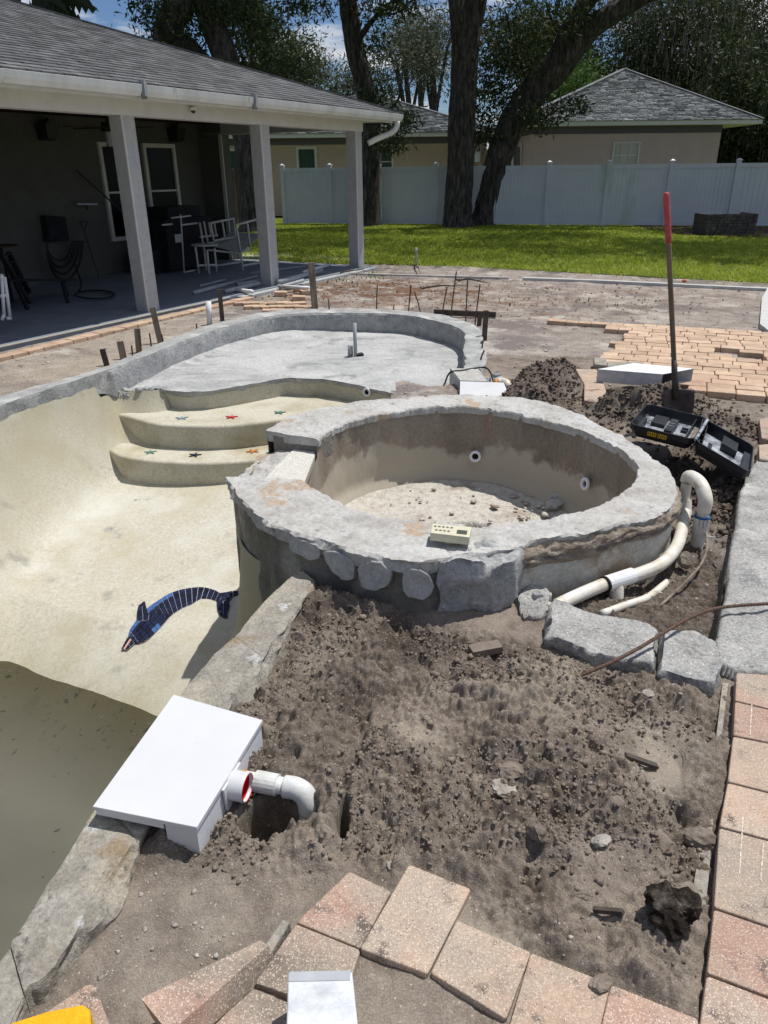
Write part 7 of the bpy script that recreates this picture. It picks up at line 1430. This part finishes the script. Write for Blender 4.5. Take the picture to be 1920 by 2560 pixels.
def trunk(name, pts, rad, parent, n_=22, seed=0, bark='bark'):
    q = resample([(*p, r) for p, r in zip(pts, rad)], max(30, len(pts) * 14)); V = []; m = len(q)
    for i in range(m):
        t = Vector(q[min(i + 1, m - 1), :3] - q[max(i - 1, 0), :3]).normalized(); x = Vector((1, 0, 0)) if abs(t.x) < .9 else Vector((0, 1, 0)); x = (x - t * x.dot(t)).normalized(); y = t.cross(x)
        for k in range(n_):
            a = 2 * math.pi * k / n_; V.append((q[i, 0], q[i, 1], q[i, 2], x, y, a, q[i, 3], i))
    P_ = np.zeros((len(V), 3))
    A = np.array([v[5] for v in V]); I = np.array([v[7] for v in V]); Rr = np.array([v[6] for v in V]); rdg = 1 + .10 * fbm(A * 3.2, I * .16, 1.3, 3, seed) + .05 * fbm(A * 9, I * .3, 1.3, 2, seed + 2)
    for j, v in enumerate(V): d = v[3] * math.cos(v[5]) + v[4] * math.sin(v[5]); P_[j] = (v[0] + d.x * Rr[j] * rdg[j], v[1] + d.y * Rr[j] * rdg[j], v[2] + d.z * Rr[j] * rdg[j])
    i = np.arange(m - 1)[:, None]; k = np.arange(n_)[None]; k2 = (k + 1) % n_; F = np.stack(np.broadcast_arrays(i * n_ + k, i * n_ + k2, (i + 1) * n_ + k2, (i + 1) * n_ + k), -1).reshape(-1, 4)
    return link(name, npmesh(name, P_, F), M[bark], parent)
def tree(label, trunks, crown, lm, n, per, rc, ls, seed, name='oak_tree', gap=0.0, base=None, moss=None, extra=None):
    t = thing(name, label, 'tree', tuple(base if base is not None else trunks[0][0][0]))
    for i, (pts, rad) in enumerate(trunks): trunk('trunk' if i == 0 else 'limb', pts, rad, t, seed=seed + i, n_=22 if max(rad) > .2 else 10)
    if crown:
        Q = clumps(crown, n, per, rc, seed, gap)
        V, F = leaves(Q, ls * (1.0 if extra is None else 1.8), seed)
        if extra is not None: V2, F2 = leaves(extra, .085, seed + 1); F = np.concatenate([F, F2 + len(V)]); V = np.concatenate([V, V2])
        link('crown', npmesh('crown', V, F, smooth=False), lm, t)
    if moss is not None: V, F = leaves(moss, .22, seed + 5, .16, .85); link('hanging_moss', npmesh('hanging_moss', V, F, smooth=False), M['mossleaf'], t)
    return t
def PY(x, y, Y): return tuple(PD(x, y, Y))
# straight oak
D = 25.6
def sprays(L, seed, n=60, r=.32, sp=.11):
    """leafy sprays at pixel spots: (x, y, depth, half-width px, half-height px, count)"""
    rg = np.random.RandomState(seed); out = []
    for (x, y, Y, hw, hh, c) in L:
        for _ in range(c):
            u, v = rg.uniform(-1, 1), rg.uniform(-1, 1)
            if u * u + v * v > 1: continue
            p = PD(x + u * hw, y + v * hh, Y + rg.uniform(-.8, .8)); out.append(p + rg.randn(8, 3) * sp * np.array([1.8, 1.8, 1.0]))
    return np.concatenate(out)
tree('straight oak with a forked top in the middle, left of the leaning oak',
     [([PY(990, 494, D), PY(988, 470, D), PY(994, 380, D), PY(998, 260, D), PY(1004, 120, D), PY(1006, 60, D)], [.62, .46, .42, .415, .40, .46]),
      ([PY(1006, 85, D), PY(992, 30, D), PY(980, -40, D), PY(950, -140, D), (1.0, D + 1, 11.5)], [.36, .28, .25, .2, .1]), ([PY(1008, 85, D), PY(1026, 20, D), PY(1040, -50, D), PY(1075, -160, D), (4.6, D - .5, 11.5)], [.36, .30, .27, .2, .1])],
     [(2.6, 25.6, 9.8, 4.2, 4.0, 1.8), (5.5, 23.0, 9.5, 3.4, 3.2, 1.4), (0.5, 23.5, 9.6, 3.0, 3.0, 1.4), (3.5, 20.5, 9.8, 3.4, 2.6, 1.2), (2.0, 18.0, 9.4, 2.8, 2.0, 1.0), (7.0, 18.6, 9.4, 2.8, 2.2, 1.0)], M['oakleaf'], 560, 70, .42, .085, 21, gap=.10)
tree('leaning oak curving to the right over the taupe house, with a big forked limb',
     [([PY(1042, 488, 26.4), PY(1050, 450, 26.4), PY(1072, 360, 26.3), PY(1108, 265, 26.2), PY(1160, 190, 26), PY(1215, 130, 25.8), PY(1265, 70, 25.6), PY(1330, 25, 25.4), PY(1420, -25, 25.2), PY(1560, -90, 25)], [.56, .47, .42, .44, .46, .44, .36, .28, .24, .16]),
      ([PY(1208, 140, 25.9), PY(1225, 80, 25.6), PY(1262, 10, 25.4), PY(1310, -50, 25.2), PY(1340, -150, 25)], [.36, .30, .25, .2, .1]), ([PY(1155, 200, 26), PY(1130, 150, 25.8), PY(1110, 90, 25.6), PY(1090, 20, 25.2)], [.09, .06, .045, .02]), ([PY(1240, 110, 25.8), PY(1200, 60, 25.4), PY(1180, 10, 25)], [.08, .05, .02])],
     [(9.0, 24.5, 9.8, 4.5, 4.0, 1.7), (8, 21.0, 9.6, 3.6, 3.0, 1.3), (12.5, 21.5, 9.8, 3.6, 3.4, 1.4), (11.5, 18.0, 9.4, 3.0, 2.2, 1.0), (13, 25.5, 9.8, 3.4, 3.0, 1.4)], M['oakleaf'], 520, 70, .42, .085, 33, gap=.10,
     extra=sprays([(1120, 60, 26, 75, 75, 190), (1075, 130, 26.4, 58, 85, 210), (1090, 220, 26.3, 66, 58, 170), (1190, 240, 25, 45, 30, 55), (1060, 200, 26.6, 30, 80, 90), (1130, 120, 25.6, 50, 60, 110), (1180, 40, 25.4, 60, 50, 110), (1250, 40, 25.2, 40, 45, 80), (1240, 228, 24.8, 28, 14, 40), (1050, 290, 26.2, 28, 30, 80), (1165, 262, 25.2, 28, 20, 60)], 7))
tree('dark oak trunk rising behind the last porch post',
     [([PY(797, 488, 26.4), PY(800, 400, 26.4), PY(802, 300, 26.4), PY(790, 200, 26.4), PY(768, 110, 26.4), PY(755, 30, 26.4), PY(745, -60, 26), PY(730, -160, 26)], [.38, .31, .31, .30, .29, .28, .26, .15]), ([PY(805, 300, 26.4), PY(830, 250, 26), PY(860, 215, 25.6), PY(870, 160, 25.4)], [.08, .05, .04, .015]), ([PY(765, 100, 26.4), PY(800, 50, 26), PY(840, 10, 25.8), PY(900, -20, 25.6)], [.12, .08, .06, .03])],
     [(-1.6, 25.5, 9.6, 4.0, 4.0, 1.6), (-.8, 22.0, 9.4, 3.2, 3.0, 1.2), (-.6, 19.0, 9.4, 2.6, 2.2, 1.0)], M['oakleaf'], 330, 70, .42, .085, 45, gap=.10,
     extra=sprays([(690, 22, 26, 45, 24, 60), (820, 22, 25.6, 55, 26, 90), (845, 285, 24.2, 34, 46, 130), (880, 262, 24.4, 24, 18, 50), (820, 210, 25.6, 40, 26, 70), (880, 10, 25.4, 40, 20, 60), (815, 100, 26, 18, 60, 50)], 9))
tree('oak trunk seen through the open porch end',
     [([PY(548, 498, 23), PY(545, 470, 23), PY(540, 380, 23), PY(528, 300, 23), PY(505, 200, 23), PY(485, 120, 23), PY(455, 40, 23), PY(430, -40, 23), PY(400, -120, 23)], [.46, .36, .33, .32, .33, .34, .33, .3, .2]), ([PY(500, 190, 23.0), PY(410, 110, 23), PY(355, 70, 23), PY(385, 10, 23), PY(420, -60, 23)], [.2, .26, .26, .24, .2]), ([PY(350, 95, 22.9), PY(372, 50, 22.8), PY(402, 0, 22.8), PY(420, -50, 22.8)], [.30, .30, .28, .2])],
     [(-7.5, 23.5, 9.8, 4.0, 3.8, 1.6), (-4.2, 21.5, 9.6, 3.0, 3.0, 1.3)], M['oakleaf'], 300, 70, .42, .085, 57, gap=.10,
     extra=sprays([(335, 20, 22.6, 50, 26, 90), (335, 75, 22.8, 30, 26, 50), (400, 60, 23, 45, 60, 150), (530, 50, 23.6, 80, 50, 130), (555, 125, 23.8, 70, 50, 110), (480, 20, 23, 60, 30, 160), (520, 175, 23.6, 50, 30, 120), (640, 10, 23.5, 30, 20, 50)], 11))
# trees beyond: individual crowns with visible gaps
bg = [(640, 150, 40, 1.6, 'grey-green tree filling the gap right of the porch roof'), (545, 90, 38, 3.0, 'bushy dark tree just above the porch roof ridge'), (720, 185, 44, 2.4, 'pale airy tree between the porch roof and the dark trunk'), (880, 150, 43, 2.4, 'pale tree behind the tan house roof'), (935, 110, 40, 2.6, 'tall pale tree left of the straight oak'), (905, 105, 48, 2.0, 'distant tree top against the clouds left of the straight oak'),
      (1150, 130, 42, 3.2, 'shaded tree between the oaks and the taupe roof'), (1290, 110, 46, 3.8, 'broad tree crown behind the taupe roof peak'), (1420, 90, 43, 4.4, 'large tree directly behind the taupe roof'), (1540, 110, 40, 4.4, 'mossy tree on the right behind the taupe house'), (1640, 160, 36, 4.2, 'mossy tree at the right picture edge'), (1600, 290, 38, 2.8, 'low shrubby tree right of the taupe house'), (1215, 215, 38, 1.8, 'bright green shrub beside the taupe roof slope'), (600, 175, 36, 2.0, 'low tree peeping over the porch roof end'), (1125, 345, 38, 1.6, 'small green shrub in the gap between the houses')]
for i, (x, y, D_, r, lb) in enumerate(bg):
    c = PD(x, y, D_); rg = random.Random(i); blobs = [(c[0] + rg.uniform(-.5, .5) * r, D_ + rg.uniform(-1, 1), c[2] + rg.uniform(-.5, .45) * r, r * rg.uniform(.45, .8), r * .6, r * rg.uniform(.4, .65)) for _ in range(6)]
    if x > 1380 and y < 200: blobs += [(c[0], D_, c[2] - r * 1.1, r * .8, r * .5, r * .9)]
    if x > 1380: blobs += [(c[0] + rg.uniform(-.9, .9) * r, D_ + rg.uniform(-1.5, 1.5), c[2] + rg.uniform(-1.0, .6) * r, r * .6, r * .5, r * .5) for _ in range(6)]
    nn_ = int((150 if i in (0, 2, 3, 4, 5) else 260 if x < 1380 else 620) * r); tk = [([(c[0], D_, 0), (c[0] + .2, D_, c[2] * .5), (c[0] - .1, D_, c[2])], [.22, .18, .1])] + [([(c[0] + .1, D_, c[2] * .55), (b_[0] * .6 + c[0] * .4, D_, b_[2] * .6 + c[2] * .35), (b_[0], b_[1], b_[2] + .3)], [.10, .06, .02]) for b_ in blobs[:4]]
    ms = None
    if x > 1380 and y < 200:
        R2 = np.random.RandomState(i); k = 420; mx_ = R2.uniform(-1, 1, (k, 2)); st_ = np.c_[c[0] + mx_[:, 0] * r * 1.2, np.full(k, D_ - r * .5) + mx_[:, 1], c[2] + R2.uniform(-1.2, .8, k) * r]
        ms = (st_[:, None, :] + np.stack([R2.randn(k, 6) * .06, R2.randn(k, 6) * .06, -np.arange(6)[None] * .22 - R2.rand(k, 1) * .4], -1)).reshape(-1, 3)
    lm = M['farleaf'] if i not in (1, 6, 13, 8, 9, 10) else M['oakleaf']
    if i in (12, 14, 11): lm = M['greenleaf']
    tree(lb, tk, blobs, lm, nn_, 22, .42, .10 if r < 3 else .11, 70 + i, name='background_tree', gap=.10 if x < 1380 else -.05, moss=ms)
bn = thing('banana_plant', 'dark banana leaves rising above the porch roof at the top left', 'banana plant', (-8.2, 16.0, 0))
for k, (x1, y1, x2, y2, x3, y3) in enumerate(((70, 40, 110, -20, 184, 58), (60, 40, 90, -30, 150, 30), (90, 60, 120, 5, 186, 66), (40, 40, 60, -20, 20, 10), (90, 50, 100, -40, 210, 20))):
    D_ = 16.0; a, b_, c = PD(x1, y1, D_), PD(x2, y2, D_ + .3), PD(x3, y3, D_ - .2); n_ = 26; rows = []
    for i in range(n_):
        t = i / (n_ - 1); p = a * (1 - t) ** 2 + b_ * 2 * t * (1 - t) + c * t * t; w = .24 * math.sin(math.pi * min(1, t * .95 + .06)) ** .6 * (1 if i % 2 else .45); zz = .02 * (i % 2)
        rows.append([p + np.array([-.0, 0, w + zz]), p, p + np.array([0, .12, -w - zz])])
    b = MB(); b.add([q for r_ in rows for q in r_], [(i * 3 + j, i * 3 + 3 + j, i * 3 + 4 + j, i * 3 + 1 + j) for i in range(n_ - 1) for j in range(2)]); link('leaf', b, M['palmleaf'], bn)
b = MB(); b.tube([(-8.2, 16.0, 0), (-8.1, 16.1, 4.2)], [.16, .10], 10); link('stem', b, M['cedar'], bn)
